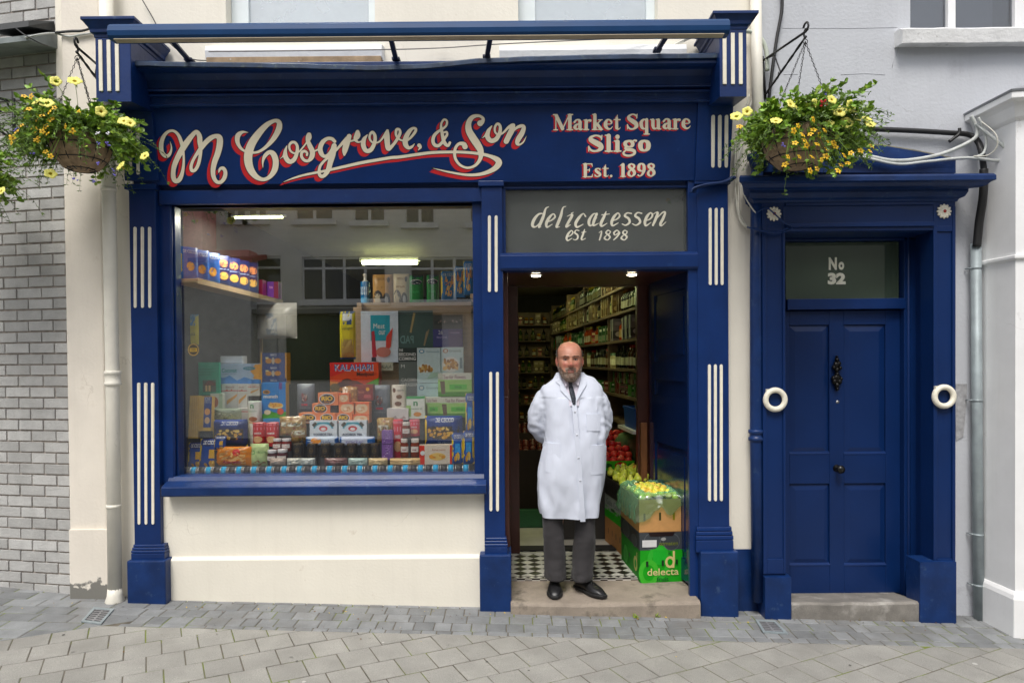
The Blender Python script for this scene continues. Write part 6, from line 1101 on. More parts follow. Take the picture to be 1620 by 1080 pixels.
# ================================================================== GOODS IN THE DOORWAY
def quadbox(mb, o, ax, ay, W, D_, z0, z1, m=(0, 1, 2), open_top=False, t=.006):
    """box standing with its near left corner at o; ax along the front, ay going back; m = front, side, top materials"""
    o = Vector((o[0], o[1], 0)); c = [o, o + ax * W, o + ax * W + ay * D_, o + ay * D_]
    vs = [p + Vector((0, 0, z0)) for p in c] + [p + Vector((0, 0, z1)) for p in c]
    mb.add(vs, [(0, 1, 5, 4)], m[0]); mb.add(vs, [(1, 2, 6, 5), (2, 3, 7, 6), (3, 0, 4, 7)], m[1]); mb.add(vs, [(0, 3, 2, 1)], m[2])
    if not open_top: mb.add(vs, [(4, 5, 6, 7)], m[2])
    else:
        ii = [o + ax * t + ay * t, o + ax * (W - t) + ay * t, o + ax * (W - t) + ay * (D_ - t), o + ax * t + ay * (D_ - t)]
        zf = z1 - open_top; vi = [p + Vector((0, 0, z1)) for p in ii] + [p + Vector((0, 0, zf)) for p in ii]
        mb.add(vs[4:] + vi[:4], [(0, 1, 5, 4), (1, 2, 6, 5), (2, 3, 7, 6), (3, 0, 4, 7)], m[2]); mb.add(vi, [(0, 1, 5, 4), (1, 2, 6, 5), (2, 3, 7, 6), (3, 0, 4, 7), (4, 5, 6, 7)], m[2])
def face(o, ax, nrm, W, z0, z1):
    o = Vector((o[0], o[1], 0)); return lambda u, v, h: o + ax * (W * u) + nrm * h + Vector((0, 0, z0 + (z1 - z0) * v))
def crate(name, label, o, ang, W, D_, z0, z1, cols, front=(), left=(), open_top=False):
    ax = Vector((math.cos(ang), math.sin(ang), 0)); ay = Vector((-math.sin(ang), math.cos(ang), 0)); mats = [pc(c, .6) for c in cols]; mb = MB()
    quadbox(mb, o, ax, ay, W, D_, z0, z1, (0, 1, 2), open_top)
    paint(mb, front, face(o, ax, -ay, W, z0, z1), mats, dl_=.0006)
    ob_ = Vector((o[0], o[1], 0)) + ay * D_; paint(mb, left, face(ob_, -ay, -ax, D_, z0, z1), mats, dl_=.0006)
    b_ = mb.build(name, mats, origin=(o[0] + ax.x * W / 2 + ay.x * D_ / 2, o[1] + ax.y * W / 2 + ay.y * D_ / 2, z0), recalc=False); tag(b_, label, "crate"); return b_, ax, ay
GB, KR_, BOXG, BOXD = (190, 148, 104), (178, 132, 90), (24, 150, 48), (58, 62, 66)
A_ = R(4.7); bo_ = (P(1013, 921, .29).x, .29); zA = zst + .001
zA1, zA2, zA3 = P(1047, 870, .29).z, P(1047, 842, .29).z, P(1047, 790, .29).z
WA, DA = .312, .56
hole_ = (14, 40, 18)
fr_ = [('e', .44, .62, .28, .55, (70, 168, 70)), ('e', .44, .62, .17, .33, BOXG), ('r', .3, .55, .62, 1, (60, 165, 66)), ('e', .2, .3, .24, .42, (80, 172, 70)), ('e', .2, .3, .14, .25, BOXG),
       ('e', .70, .62, .115, .185, (205, 190, 140)), ('e', .70, .62, .062, .105, BOXG), ('r', .765, .62, .815, .97, (205, 190, 140)), ('r', .72, .44, .80, .62, (205, 190, 140)), ('e', .70, .62, .058, .1, BOXG),
       ('t', "delecta", .16, .22, .90, .44, (208, 196, 150), {'bold': .012}), ('t', "fruit", .38, .04, .66, .17, (20, 80, 40), {'bold': .01}), ('t', "N", .66, .86, .71, .95, (20, 90, 40), {'bold': .05}),
       ('r', .13, .5, .185, .67, hole_), ('r', .5, .52, .55, .69, hole_), ('r', .83, .55, .88, .7, hole_)]
lf_ = [('e', .25, .4, .12, .3, (70, 168, 70)), ('e', .25, .4, .07, .18, BOXG), ('e', .78, .45, .09, .24, (196, 190, 130)), ('e', .78, .45, .05, .13, BOXG), ('r', .84, .45, .87, .85, (196, 190, 130)), ('r', .45, .45, .5, .6, hole_), ('r', .1, .45, .14, .6, hole_)]
crate("fruit_box", "bright green fruit box reading delecta at the bottom of the stack by the door", bo_, A_, WA, DA, zA, zA1 - .001, [BOXG, (22, 132, 44), (20, 110, 40)], fr_, lf_)
crate("fruit_box", "dark grey tomato box with a white label, second from the bottom", (bo_[0] - .004, bo_[1]), A_, WA, DA, zA1, zA2 - .001, [BOXD, (50, 53, 56), (40, 42, 44)],
      [('e', .3, .5, .2, .5, (92, 96, 100)), ('e', .3, .5, .185, .46, BOXD), ('e', .75, .45, .2, .5, (92, 96, 100)), ('e', .75, .45, .185, .46, BOXD), ('r', .24, .8, .80, 1, (26, 10, 10)), ('p', [(.2, 1), (.26, .78), (.78, .78), (.84, 1)], (26, 10, 10)), ('r', .06, .18, .4, .58, (214, 214, 214)), ('t', "tomaten", .46, .26, .9, .44, (120, 128, 60)), ('e', .56, .62, .06, .1, (150, 150, 148))],
      [('e', .3, .5, .2, .5, (80, 84, 88)), ('e', .3, .5, .18, .45, (50, 53, 56)), ('r', .6, .6, .85, .82, (30, 12, 12)), ('e', .75, .3, .14, .35, (80, 84, 88)), ('e', .75, .3, .125, .31, (50, 53, 56))])
bx, ax_, ay_ = crate("fruit_box", "brown cardboard box under a green plastic bag on top of the stack", (bo_[0] - .004, bo_[1] + .004), A_, WA - .004, DA - .01, zA2, zA3, [GB, KR_, (160, 118, 80)],
      [('r', .1, .36, .15, .58, (110, 84, 50)), ('r', .47, .36, .52, .6, (60, 62, 30)), ('r', .80, .36, .85, .58, (130, 120, 50)), ('r', 0, .0, 1, .02, (140, 104, 70))], [('r', .15, .36, .19, .58, (96, 72, 46)), ('r', .45, .36, .49, .58, (96, 72, 46)), ('r', .75, .36, .79, .58, (96, 72, 46))], open_top=.05)
def top_pt(o, ax, ay, u, v, z): p = Vector((o[0], o[1], 0)) + ax * u + ay * v; return Vector((p.x, p.y, z))
FRUIT = {}
def fruit(kind, label, cat, loc, r, cols, group, shape='apple'):
    key = (kind, rnd.randrange(3))
    if key not in FRUIT:
        m = MB(); col = cols[key[1] % len(cols)]
        mt = mat("%s_skin_%d" % (kind, key[1]), lin(col), .38, var=.25, vscale=14, bump=.1, stain=lin(cols[(key[1] + 1) % len(cols)]), stain_scale=9, stain_lo=.48, stain_hi=.62)
        if shape == 'apple': prof = [(.02, -.78), (.35, -.86), (.75, -.62), (.98, -.1), (.98, .25), (.8, .66), (.45, .82), (.16, .74), (.02, .62)]
        elif shape == 'pear': prof = [(.02, -.9), (.5, -.9), (.9, -.55), (.98, -.1), (.8, .35), (.5, .75), (.36, 1.1), (.22, 1.28), (.02, 1.3)]
        else: prof = [(.02, -.86), (.5, -.78), (.92, -.35), (1.0, .05), (.86, .5), (.5, .8), (.02, .88)]
        m.lathe([(a * r, h * r) for a, h in prof], (0, 0, 0), 14)
        m.tube([(0, 0, prof[-1][1] * r * .95), (r * .1, 0, prof[-1][1] * r + r * .35)], r * .05, 5, 1)
        o = m.build(kind, [mt, mat("fruit_stalk", (.06, .04, .02), .8)], origin=(0, 0, 0)); FRUIT[key] = o; c = o
    else: c = FRUIT[key].copy(); COL.objects.link(c)
    c.location = loc; c.rotation_euler = (rnd.uniform(-.6, .6), rnd.uniform(-.6, .6), rnd.uniform(0, 6.28)); tag(c, label, cat, group)
    return c
# yellow green fruit heaped in the bag
for v in range(7):
    for u in range(6):
        q = top_pt(bo_, ax_, ay_, .03 + u * .049 + (.02 if v % 2 else 0) + rnd.uniform(-.006, .006), .06 + v * .058 + rnd.uniform(-.006, .006), zA3 - .012 + .038 * math.sin(math.pi * (u + .5) / 6) + .02 * math.sin(math.pi * v / 6.5))
        fruit("yellow_plum", "small yellow green fruit heaped in the bagged box by the door", "fruit", q, .029, [(240, 222, 80), (214, 216, 80), (246, 206, 90)], "yellow green fruit in the bagged box", 'round')
# green film bag pulled round the box
fm_ = bpy.data.materials.new("green_film"); fm_.use_nodes = True; N = fm_.node_tree.nodes; L = fm_.node_tree.links; N.remove(N["Principled BSDF"]); o_ = N["Material Output"]
tr = N.new("ShaderNodeBsdfTransparent"); tr.inputs[0].default_value = (.68, .95, .77, 1); df = N.new("ShaderNodeBsdfDiffuse"); df.inputs[0].default_value = (.34, .72, .47, 1); gl = N.new("ShaderNodeBsdfGlossy"); gl.inputs["Roughness"].default_value = .12
m1 = N.new("ShaderNodeMixShader"); m2 = N.new("ShaderNodeMixShader"); lw = N.new("ShaderNodeLayerWeight"); lw.inputs[0].default_value = .35
mr = N.new("ShaderNodeMapRange"); mr.inputs[3].default_value = .07; mr.inputs[4].default_value = .55; L.new(lw.outputs["Facing"], mr.inputs[0])
L.new(mr.outputs[0], m1.inputs[0]); L.new(tr.outputs[0], m1.inputs[1]); L.new(df.outputs[0], m1.inputs[2]); m2.inputs[0].default_value = .16; L.new(m1.outputs[0], m2.inputs[1]); L.new(gl.outputs[0], m2.inputs[2]); L.new(m2.outputs[0], o_.inputs["Surface"])
ring0 = []; n = 64; q_ = random.Random(5)
def rect_at(t, grow, W=WA - .004, D_=DA - .01):
    per = [(0, 0), (1, 0), (1, 1), (0, 1), (0, 0)]; s_ = t * 4; i = int(s_) % 4; f = s_ - int(s_); a, b_ = per[i], per[i + 1]; u, v = a[0] + (b_[0] - a[0]) * f, a[1] + (b_[1] - a[1]) * f
    return -grow + u * (W + 2 * grow), -grow + v * (D_ + 2 * grow)
rings = []
for gr, dz, am in ((-.075, .035, .012), (-.03, .045, .012), (.004, .02, .006), (.010, -.02, .006), (.012, -.06, .007), (.010, -.10, .008), (.016, -.135, .009), (.012, -.15, .006)):
    ring = []
    for k in range(n):
        u, v = rect_at(k / n, gr + q_.uniform(0, am)); front = v < .1; right = u > .28
        dd = dz
        if dz < -.05: dd = dz * (.75 + .25 * math.sin(k * .7) - (.25 if u > .15 and v < .1 else 0)) if not (u < .02) else dz * 1.1
        if u < .02 and -.2 < dz < -.05: u -= .02 + .012 * math.sin(k * 1.9)
        ring.append(top_pt(bo_, ax_, ay_, u, v, zA3 + dd + q_.uniform(-am, am) * 1.0))
    rings.append(ring)
mb = MB(); mb.loft(rings, 0, True, False, False); tag(mb.build("plastic_bag", fm_, origin=(bo_[0] + .15, bo_[1] + .28, zA3)), "translucent green plastic bag pulled around the top fruit box", "bag")
# second stack, behind
A2 = R(8.6); o2 = (P(985, 885, .92).x, .92); z1_, z2_, z3_ = P(983, 836, .92).z, P(983, 797, .92).z, P(983, 768, .92).z
crate("fruit_box", "plain brown box with slots on the floor behind the green fruit box", o2, A2, .34, .5, FZ + .001, z1_ - .001, [GB, KR_, (150, 110, 76)], [], [('r', .2, .4, .23, .62, (60, 42, 26)), ('r', .42, .4, .45, .62, (60, 42, 26)), ('r', .64, .4, .67, .62, (60, 42, 26)), ('r', .86, .4, .89, .62, (60, 42, 26))])
crate("fruit_box", "white and green apple box with grey lettering in the stack behind", o2, A2, .34, .5, z1_, z2_ - .001, [(150, 156, 150), (150, 156, 150), (100, 110, 100)], [], [('r', 0, 0, 1, .34, (60, 160, 50)), ('blob', .05, .28, .95, .5, 22, .06, [(70, 170, 56), (90, 180, 70), (50, 140, 44)]), ('t', "Gala Cox", .12, .6, .85, .86, (90, 100, 96), {'bold': .01}), ('r', .4, .42, .6, .52, (40, 60, 40))])
cr, axc, ayc = crate("fruit_crate", "black plastic crate of pears on the white and green box", (o2[0] - .005, o2[1]), A2, .36, .46, z2_, z3_, [(34, 28, 28), (34, 28, 28), (24, 22, 22)], [('r', .2, .3, .8, .7, (14, 12, 12))], [('r', .1 * i, .2, .1 * i + .05, .8, (12, 11, 11)) for i in range(1, 9)], open_top=.06)
for v in range(5):
    for u in range(6):
        if rnd.random() < .05: continue
        q = top_pt(o2, axc, ayc, .025 + u * .062 + (.02 if v % 2 else 0), .05 + v * .085, z3_ + .0 + .045 * math.sin(math.pi * (u + .6) / 6.2) + .008 * v)
        fruit("green_pear", "yellow green pear in the black crate behind the stacked boxes", "pear", q, .037, [(206, 214, 66), (220, 222, 84), (178, 196, 56)], "pears in the black crate", 'pear')
fruit("orange_fruit", "single orange fruit resting on the heap of pears", "fruit", P(1008, 741, 1.3), .042, [(226, 150, 40)], "", 'round')
# sloping tray of red fruit on a stand
tx0, tx1 = XY(932, 1.45, 735), XY(1004, 1.45, 735); tz0 = P(970, 744, 1.45).z
mb = MB(); mb.box(tx0 - .3, tx1 + .05, 1.46, 2.1, FZ, tz0 - .004); tag(mb.build("produce_stand", mat("dark_stand", (.03, .026, .022), .8), origin=(tx0, 1.7, FZ)), "dark stand under the tray of red fruit just inside the shop", "stand")
mats = [pc((90, 180, 70)), pc((60, 66, 50)), pc((200, 40, 40)), pc((230, 230, 220))]; mb = MB(); sl_ = .55
def tp(x, d, h): return Vector((x, 1.47 + d * math.cos(sl_) - h * math.sin(sl_) * .3, tz0 + d * math.sin(sl_) + h))
for (a, b_, c, d, mi) in (((tx0, 0, 0), (tx1, 0, 0), (tx1, 0, .085), (tx0, 0, .085), 0), ((tx1, 0, 0), (tx1, .48, 0), (tx1, .48, .085), (tx1, 0, .085), 1), ((tx0, 0, 0), (tx0, .48, 0), (tx0, .48, .085), (tx0, 0, .085), 1), ((tx0, 0, 0.01), (tx1, 0, 0.01), (tx1, .48, 0.01), (tx0, .48, 0.01), 1), ((tx0, .48, 0), (tx1, .48, 0), (tx1, .48, .085), (tx0, .48, .085), 1)):
    mb.add([tp(*q) for q in (a, b_, c, d)], [(0, 1, 2, 3)], mi)
W_t = tx1 - tx0; fn = lambda u, v, h: tp(tx0 + W_t * u, -h * 1.2, .085 * v)
paint(mb, [('e', .70, .52, .13, .36, (190, 30, 36)), ('p', [(.62, .4), (.66, .7), (.69, .5), (.71, .75), (.74, .5), (.77, .7), (.79, .4)], (235, 225, 220)), ('e', .43, .5, .08, .24, (30, 90, 40)), ('e', .92, .5, .07, .24, (30, 90, 40))], fn, mats)
tag(mb.build("fruit_tray", mats, origin=(tx0, 1.47, tz0), recalc=False), "green fronted tray with a red oval mark holding red fruit", "tray")
for v in range(6):
    for u in range(6):
        q = tp(tx0 + .035 + u * (W_t - .07) / 5.2 + (.012 if v % 2 else 0), .04 + v * .078, .055 + rnd.uniform(0, .02))
        fruit("red_apple", "glossy red fruit in the sloping tray behind the shopkeeper", "fruit", q, .036, [(226, 44, 44), (235, 80, 56), (190, 36, 40)], "red fruit in the sloping tray", 'apple')
# green net sack, blue crate, shelf goods by the frame
m = MB(); c = P(992, 708, 1.75); m.ball(c + Vector((.03, 0, 0)), (.17, .12, .14), 18, 12, wob=.03, rot=Matrix.Rotation(.5, 3, 'Y')); tag(m.build("produce_sack", mat("green_sack_weave", lin((88, 120, 64)), .8, var=.35, vscale=16, bump=.6, bscale=120, stain=lin((120, 100, 60)), stain_scale=5, stain_lo=.5, stain_hi=.6), origin=c), "green woven produce sack slumped beside the tray of red fruit", "sack")
mb = MB(); mb.box(c.x - .12, c.x + .25, 1.68, 1.95, FZ, c.z - .10); tag(mb.build("sack_crate", mat("dark_crate_board", (.05, .04, .03), .8), origin=(c.x, 1.8, FZ)), "dark crate under the green sack inside the door", "crate")

# ------------------------------------------------------------------ long shelf wall on the right
SA = Vector((1.13, 1.32, 0)); SD = Vector((-.058, 1, 0)).normalized(); SN = Vector((SD.y, -SD.x, 0))
def sp(s, d, z): return SA + SD * s + SN * d + Vector((0, 0, z))
levels = [1.06, 1.325, 1.59, 1.875, 2.155, 2.40]
mb = MB(); LEN = 6.9
for z in levels: mb.hull([sp(0, 0, z - .025), sp(LEN, 0, z - .025), sp(LEN, .3, z - .025), sp(0, .3, z - .025)], [sp(0, 0, z), sp(LEN, 0, z), sp(LEN, .3, z), sp(0, .3, z)])
for s_ in (0, 1.6, 3.2, 4.8, LEN): mb.hull([sp(s_ - .012, .02, FZ), sp(s_ + .012, .02, FZ), sp(s_ + .012, .3, FZ), sp(s_ - .012, .3, FZ)], [sp(s_ - .012, .02, 2.7), sp(s_ + .012, .02, 2.7), sp(s_ + .012, .3, 2.7), sp(s_ - .012, .3, 2.7)])
mb.hull([sp(0, .3, FZ), sp(LEN, .3, FZ), sp(LEN, .32, FZ), sp(0, .32, FZ)], [sp(0, .3, 2.8), sp(LEN, .3, 2.8), sp(LEN, .32, 2.8), sp(0, .32, 2.8)])
tag(mb.build("wall_shelving", DARKW, origin=SA), "long dark wooden wall shelving full of bottles and packets inside the shop", "shelving")
PROTO = {}
def goods(key, make, p, label, cat, group, scale=1.0):
    if key not in PROTO:
        m, mats, name = make(); o = m.build(name, mats, origin=(0, 0, 0), recalc=False); PROTO[key] = o; c = o
    else: c = PROTO[key].copy(); COL.objects.link(c)
    c.location = p; c.rotation_euler.z = R(86) + rnd.uniform(-.1, .1) + math.pi * 0; c.scale = (scale,) * 3; tag(c, label, cat, group); return c
def mk_bottle(glass, lab, cap, h=.225, r=.036):
    def f():
        m = MB(); m.lathe([(r * .9, 0), (r, .01), (r, h * .6), (r * .9, h * .68), (r * .38, h * .8), (r * .36, h * .96), (.001, h * .96)], (0, 0, 0), 12, 0); m.lathe([(r * 1.02, h * .15), (r * 1.02, h * .5)], (0, 0, 0), 12, 1); m.lathe([(r * .42, h * .88), (r * .42, h), (.001, h)], (0, 0, 0), 10, 2)
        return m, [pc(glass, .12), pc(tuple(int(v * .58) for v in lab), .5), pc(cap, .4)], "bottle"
    return f
def mk_box(c1, c2, w_=.085, d=.06, h=.2, txt=None):
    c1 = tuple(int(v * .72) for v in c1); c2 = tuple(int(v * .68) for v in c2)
    def f():
        m = MB(); mats = [pc(c1)]; m.box(-w_ / 2, w_ / 2, -d / 2, d / 2, 0, h)
        fn = lambda u, v, hh: Vector(((u - .5) * w_, -d / 2 - hh, v * h)); fs = lambda u, v, hh: Vector((-w_ / 2 - hh, (.5 - u) * d, v * h))
        a = [('r', 0, .1, 1, .45, c2), ('e', .5, .3, .3, .12, tuple(min(255, v + 70) for v in c1)), ('r', .15, .7, .85, .85, tuple(min(255, v + 90) for v in c2))]
        paint(m, a, fn, mats); paint(m, a, fs, mats); return m, mats, "packet"
    return f
def mk_jar(c1, cap, h=.13, r=.034):
    def f():
        m = MB(); m.lathe([(r * .9, 0), (r, .008), (r, h * .75), (r * .85, h * .84)], (0, 0, 0), 12, 0); m.lathe([(r * 1.02, h * .2), (r * 1.02, h * .6)], (0, 0, 0), 12, 2); m.lathe([(r * .9, h * .82), (r * .9, h), (.001, h)], (0, 0, 0), 12, 1)
        return m, [pc(c1, .2), pc(cap, .35), pc((205, 196, 170))], "jar"
    return f
LV = {0: [("blue", mk_box((50, 50, 60), (120, 40, 40)))], 1: [("bx1", mk_box((150, 60, 50), (220, 190, 150), .10, .07, .11)), ("bx2", mk_box((90, 160, 70), (220, 220, 190), .10, .07, .11)), ("bx3", mk_box((190, 170, 140), (150, 50, 60), .10, .07, .11))],
      2: [("j1", mk_jar((120, 60, 26), (190, 150, 60))), ("bt1", mk_bottle((22, 26, 20), (190, 176, 130), (40, 30, 26))), ("j2", mk_jar((200, 190, 150), (60, 90, 60), .17)), ("bt2", mk_bottle((60, 34, 18), (140, 110, 60), (170, 40, 30)))],
      3: [("bx4", mk_box((190, 190, 186), (120, 120, 116), .12, .12, .22)), ("bt3", mk_bottle((24, 84, 40), (60, 150, 70), (40, 60, 40))), ("bt4", mk_bottle((150, 60, 24), (200, 150, 60), (180, 160, 60))), ("bx5", mk_box((60, 110, 56), (200, 200, 170), .09, .07, .2)), ("bx6", mk_box((170, 50, 40), (220, 190, 120), .08, .06, .17))],
      4: [("bt5", mk_bottle((16, 16, 14), (170, 150, 100), (150, 100, 40))), ("bt6", mk_bottle((190, 96, 30), (226, 170, 70), (60, 30, 20))), ("bx7", mk_box((190, 164, 116), (140, 110, 70), .1, .09, .23)), ("bt7", mk_bottle((46, 66, 26), (200, 190, 120), (190, 170, 90)))],
      5: [("bt8", mk_bottle((14, 18, 14), (150, 140, 110), (40, 40, 40))), ("bt9", mk_bottle((40, 60, 24), (190, 180, 120), (170, 150, 60))), ("bx8", mk_box((150, 120, 80), (90, 70, 50), .1, .08, .2))]}
ordn = ["lowest", "second", "third", "fourth", "fifth", "top"]
for li, z in enumerate(levels):
    if li == 0: continue
    s_ = .06
    while s_ < LEN - .1:
        run = rnd.randrange(2, 5); ch = rnd.choice(LV[li]); sc = rnd.uniform(.92, 1.05)
        for _ in range(run):
            if s_ > LEN - .1: break
            key, mk = ch; kind = "packet" if key.startswith("b") and key[1] == "x" else ("jar" if key[0] == "j" else "bottle")
            goods(key, mk, sp(s_, .07 + rnd.uniform(-.015, .02), z + .001), "%s on the %s row of the long wall shelving" % (kind, ordn[li]), kind, "%ss on the %s row of the wall shelving" % (kind, ordn[li]), sc)
            s_ += (.135 if key == "bx4" else .098 if kind == "packet" else .085) * (1.0 + s_ * .10)
        s_ += rnd.uniform(0, .05)
for i in range(14):      # second storey of small boxes on the lowest rows
    goods("bx%d" % (1 + i % 3), LV[1][i % 3][1], sp(.07 + .105 * i, .08, levels[1] + .113), "packet stacked on another in the lower rows of the shelving", "packet", "stacked packets on the wall shelving")
# blue crate on the lowest board
m = MB(); mats = [pc((40, 84, 160)), pc((28, 60, 120)), pc((215, 215, 215))]; ax = -SN; cA, cB = sp(.05, -.03, levels[0]), sp(.5, -.03, levels[0])
def cq(s_, d, z): return sp(.03 + s_, -.06 + d, levels[0] + z)
m.loft([[cq(.01, .01, .0), cq(.43, .01, .0), cq(.43, .3, 0), cq(.01, .3, 0)], [cq(0, 0, .17), cq(.44, 0, .17), cq(.44, .32, .17), cq(0, .32, .17)], [cq(-.008, -.008, .17), cq(.448, -.008, .17), cq(.448, .328, .17), cq(-.008, .328, .17)], [cq(-.008, -.008, .19), cq(.448, -.008, .19), cq(.448, .328, .19), cq(-.008, .328, .19)], [cq(.01, .01, .19), cq(.43, .01, .19), cq(.43, .31, .19), cq(.01, .31, .19)], [cq(.02, .02, .02), cq(.42, .02, .02), cq(.42, .3, .02), cq(.02, .3, .02)]], 0, False)
tag(m.build("plastic_crate", mats, origin=sp(.25, 0, levels[0])), "blue plastic crate on the lowest shelf just inside the door", "crate")
m = MB(); m.hull([sp(0, -.09, levels[0] - .03), sp(.6, -.09, levels[0] - .03), sp(.6, .0, levels[0] - .03), sp(0, .0, levels[0] - .03)], [sp(0, -.09, levels[0] - .001), sp(.6, -.09, levels[0] - .001), sp(.6, .0, levels[0] - .001), sp(0, .0, levels[0] - .001)])
tag(m.build("shelf_lip", WHITEP, origin=sp(.3, 0, levels[0])), "white painted shelf edge below the blue crate", "shelf edge")
for i in range(3): goods("jcrate", mk_jar((150, 150, 150), (60, 60, 60), .2, .04), cq(.08 + .13 * i, .12, .03), "grey lidded jar standing in the blue crate", "jar", "jars in the blue crate")
# rack of small drawers and goods across the back of the shop
mb = MB(); bz = [.55, .85, 1.15, 1.45, 1.75, 2.05, 2.35]; bx0, bx1, by = -1.2, .75, 8.3
for z in bz: mb.box(bx0, bx1, by, by + .3, z - .02, z)
for x in (bx0, -.55, .1, bx1): mb.box(x - .015, x + .015, by - .004, by + .3, FZ, 2.6)
mb.box(bx0, bx1, by + .3, by + .32, FZ, 2.6); tag(mb.build("back_shelving", DARKW, origin=(-.2, by, FZ)), "dark wooden shelving across the far end of the shop", "shelving")
for zi, z in enumerate(bz):
    x = -.5
    while x < .7:
        k = rnd.choice(["j1", "bt1", "bx6", "bx7", "bt7"]); 
        if k in PROTO:
            c = PROTO[k].copy(); COL.objects.link(c); c.location = (x, by + .1, z + .001); c.rotation_euler.z = 0; kind = {"j": "jar", "bt": "bottle", "bx": "packet"}[k.rstrip("0123456789")]; tag(c, "%s on the far end shelving of the shop" % kind, kind, "%ss on the far shelving" % kind)
        x += rnd.uniform(.09, .14)
# left side: narrow shelving, produce crates, mat
mb = MB(); lz = [1.2, 1.45, 1.7, 1.95, 2.2]
for z in lz: mb.box(-.35, -.02, 3.0, 6.8, z - .02, z)
mb.box(-.37, -.35, 3.0, 6.8, FZ, 2.5); tag(mb.build("side_shelving", DARKW, origin=(-.2, 5, FZ)), "dark wooden shelving along the left of the shop passage", "shelving")
for z in lz:
    y = 3.1
    while y < 6.7:
        k = rnd.choice(["bt5", "bt7", "bt9", "j2", "bx8"])
        if k in PROTO:
            c = PROTO[k].copy(); COL.objects.link(c); c.location = (-.07, y, z + .001); c.rotation_euler.z = R(90); kind = {"j": "jar", "bt": "bottle", "bx": "packet"}[k.rstrip("0123456789")]; tag(c, "%s on the shelving left of the shop passage" % kind, kind, "%ss on the left shelving" % kind)
        y += rnd.uniform(.11, .19)
for i, (y, z1, lab) in enumerate(((2.7, .62, "dark crate of tomatoes at the left just inside the shop"), (3.5, .72, "dark crate of tomatoes further back at the left"))):
    mb = MB(); quadbox(mb, (.02, y), Vector((1, 0, 0)), Vector((0, 1, 0)), .40, .5, FZ, z1 + .1, (0, 0, 1), open_top=.08); tag(mb.build("tomato_crate", [pc((54, 42, 34)), pc((30, 26, 22))], origin=(.2, y + .2, FZ), recalc=False), lab, "crate")
    for v in range(5):
        for u in range(5): fruit("tomato", "red tomato in the dark crates left of the shop passage", "tomato", (.07 + u * .075, y + .06 + v * .09, z1 + .07 + .03 * v * .5 + rnd.uniform(0, .02)), .037, [(96, 28, 24), (110, 36, 26), (80, 20, 20)], "tomatoes in the dark crates", 'apple')
mb = MB(); mb.box(.02, .95, 1.9, 3.9, FZ - .004, FZ + .006)
def gm(u, v, h): return Vector((.02 + .93 * u, 1.9 + 2.0 * v, FZ + .006 + h))
mats = [mat("green_door_mat", (.010, .075, .035), .9, var=.2, vscale=20, bump=.5)]; paint(mb, [('t', "SINCE", .06, .42, .34, .5, (70, 110, 70)), ('r', .04, .36, .36, .37, (60, 100, 64))], gm, mats, dl_=.0008)
tag(mb.build("door_mat", mats, origin=(.5, 2.9, FZ), recalc=False), "dark green mat on the pale tiled shop floor", "mat")
# ================================================================== AWNING BAR
aw = thing("awning", "rolled blue awning bar on arms across the top of the shopfront", "awning", (P(660, 50, -.6).x, -.3, P(660, 50, -.6).z))
mb = MB(); e0, e1 = P(177, 54, -.6), P(1151, 45, -.6); zc = (e0.z + e1.z) / 2; rr = .046
prof = [(-.6 + rr * math.sin(t) * 1.05, zc + rr * math.cos(t)) for t in [R(-160 + 250 * i / 16) for i in range(17)]]
prof = [(-.6 - .03, zc - .046), (-.6 + .045, zc - .040), (-.6 + .05, zc), (-.6 + .035, zc + .035), (-.6 + .01, zc + .047), (-.6 - .02, zc + .045), (-.6 - .042, zc + .026), (-.6 - .05, zc - .004), (-.6 - .045, zc - .03)]
mb.prism_x(prof, e0.x, e1.x, 0, False); bar = mb.build("awning_bar", mat("blue_enamelled_bar", (.006, .046, .145), .5, var=.12, vscale=4, spec=.25), aw, bevel=.006)
mb = MB(); mb.prism_x([(-.638, zc - .049), (-.598, zc - .0535), (-.598, zc - .044), (-.634, zc - .043)], e0.x + .03, e1.x - .03); mb.build("awning_fabric_edge", mat("beige_awning_fabric", (.42, .36, .27), .8, var=.12), aw)
for (xa, ya), (xb, yb) in (((270, 62), (300, 97)), ((618, 60), (627, 96)), ((776, 58), (770, 92)), ((1056, 55), (1040, 80))):
    a, b_ = P(xa, ya, -.57), P(xb, yb, -.24); mb = MB(); d = (b_ - a).normalized(); q = d.to_track_quat('Z', 'Y').to_matrix(); mb.rbox((a + b_) / 2, (.03, .018, (b_ - a).length), q); mb.box(b_.x - .025, b_.x + .025, b_.y - .03, b_.y + .03, b_.z - .006, b_.z + .012)
    mb.build("awning_arm", mat("dark_blue_arm", (.008, .014, .045), .4), aw, bevel=.003)

# ================================================================== DOWNPIPES
def pipe(name, label, pts, rpx, Y, m, extra=None):
    o = P(*pts[-1], Y); t = thing(name, label, "downpipe", o); mb = MB(); r = rpx / F_PX * (Y + 4.6); mb.tube([P(x, y, Y) for x, y in pts], r, 14); mb.build("pipe", m, t)
    if extra: extra(t, r)
    return t
def left_extra(t, r):
    c = P(178.5, 598, -.03); m = MB(); m.lathe([(r * 1.05, -.05), (r * 1.22, -.045), (r * 1.22, -.03), (r * 1.1, -.025), (r * 1.1, .025), (r * 1.22, .03), (r * 1.22, .045), (r * 1.05, .05)], c, 18); m.build("pipe_collar", PIPEC, t)
    c = P(182, 953, -.03); m = MB(); m.lathe([(r * 1.3, 0), (r * 1.38, .015), (r * 1.12, .05), (r * 1.0, .1)], c, 18); m.build("pipe_shoe", PIPEC, t)
    for y in (300, 800): c = P(172 + (y - 300) * .0155, y, -.03); m = MB(); m.lathe([(r * 1.06, -.012), (r * 1.1, 0), (r * 1.06, .012)], c, 16); m.build("pipe_clip", PIPEC, t)
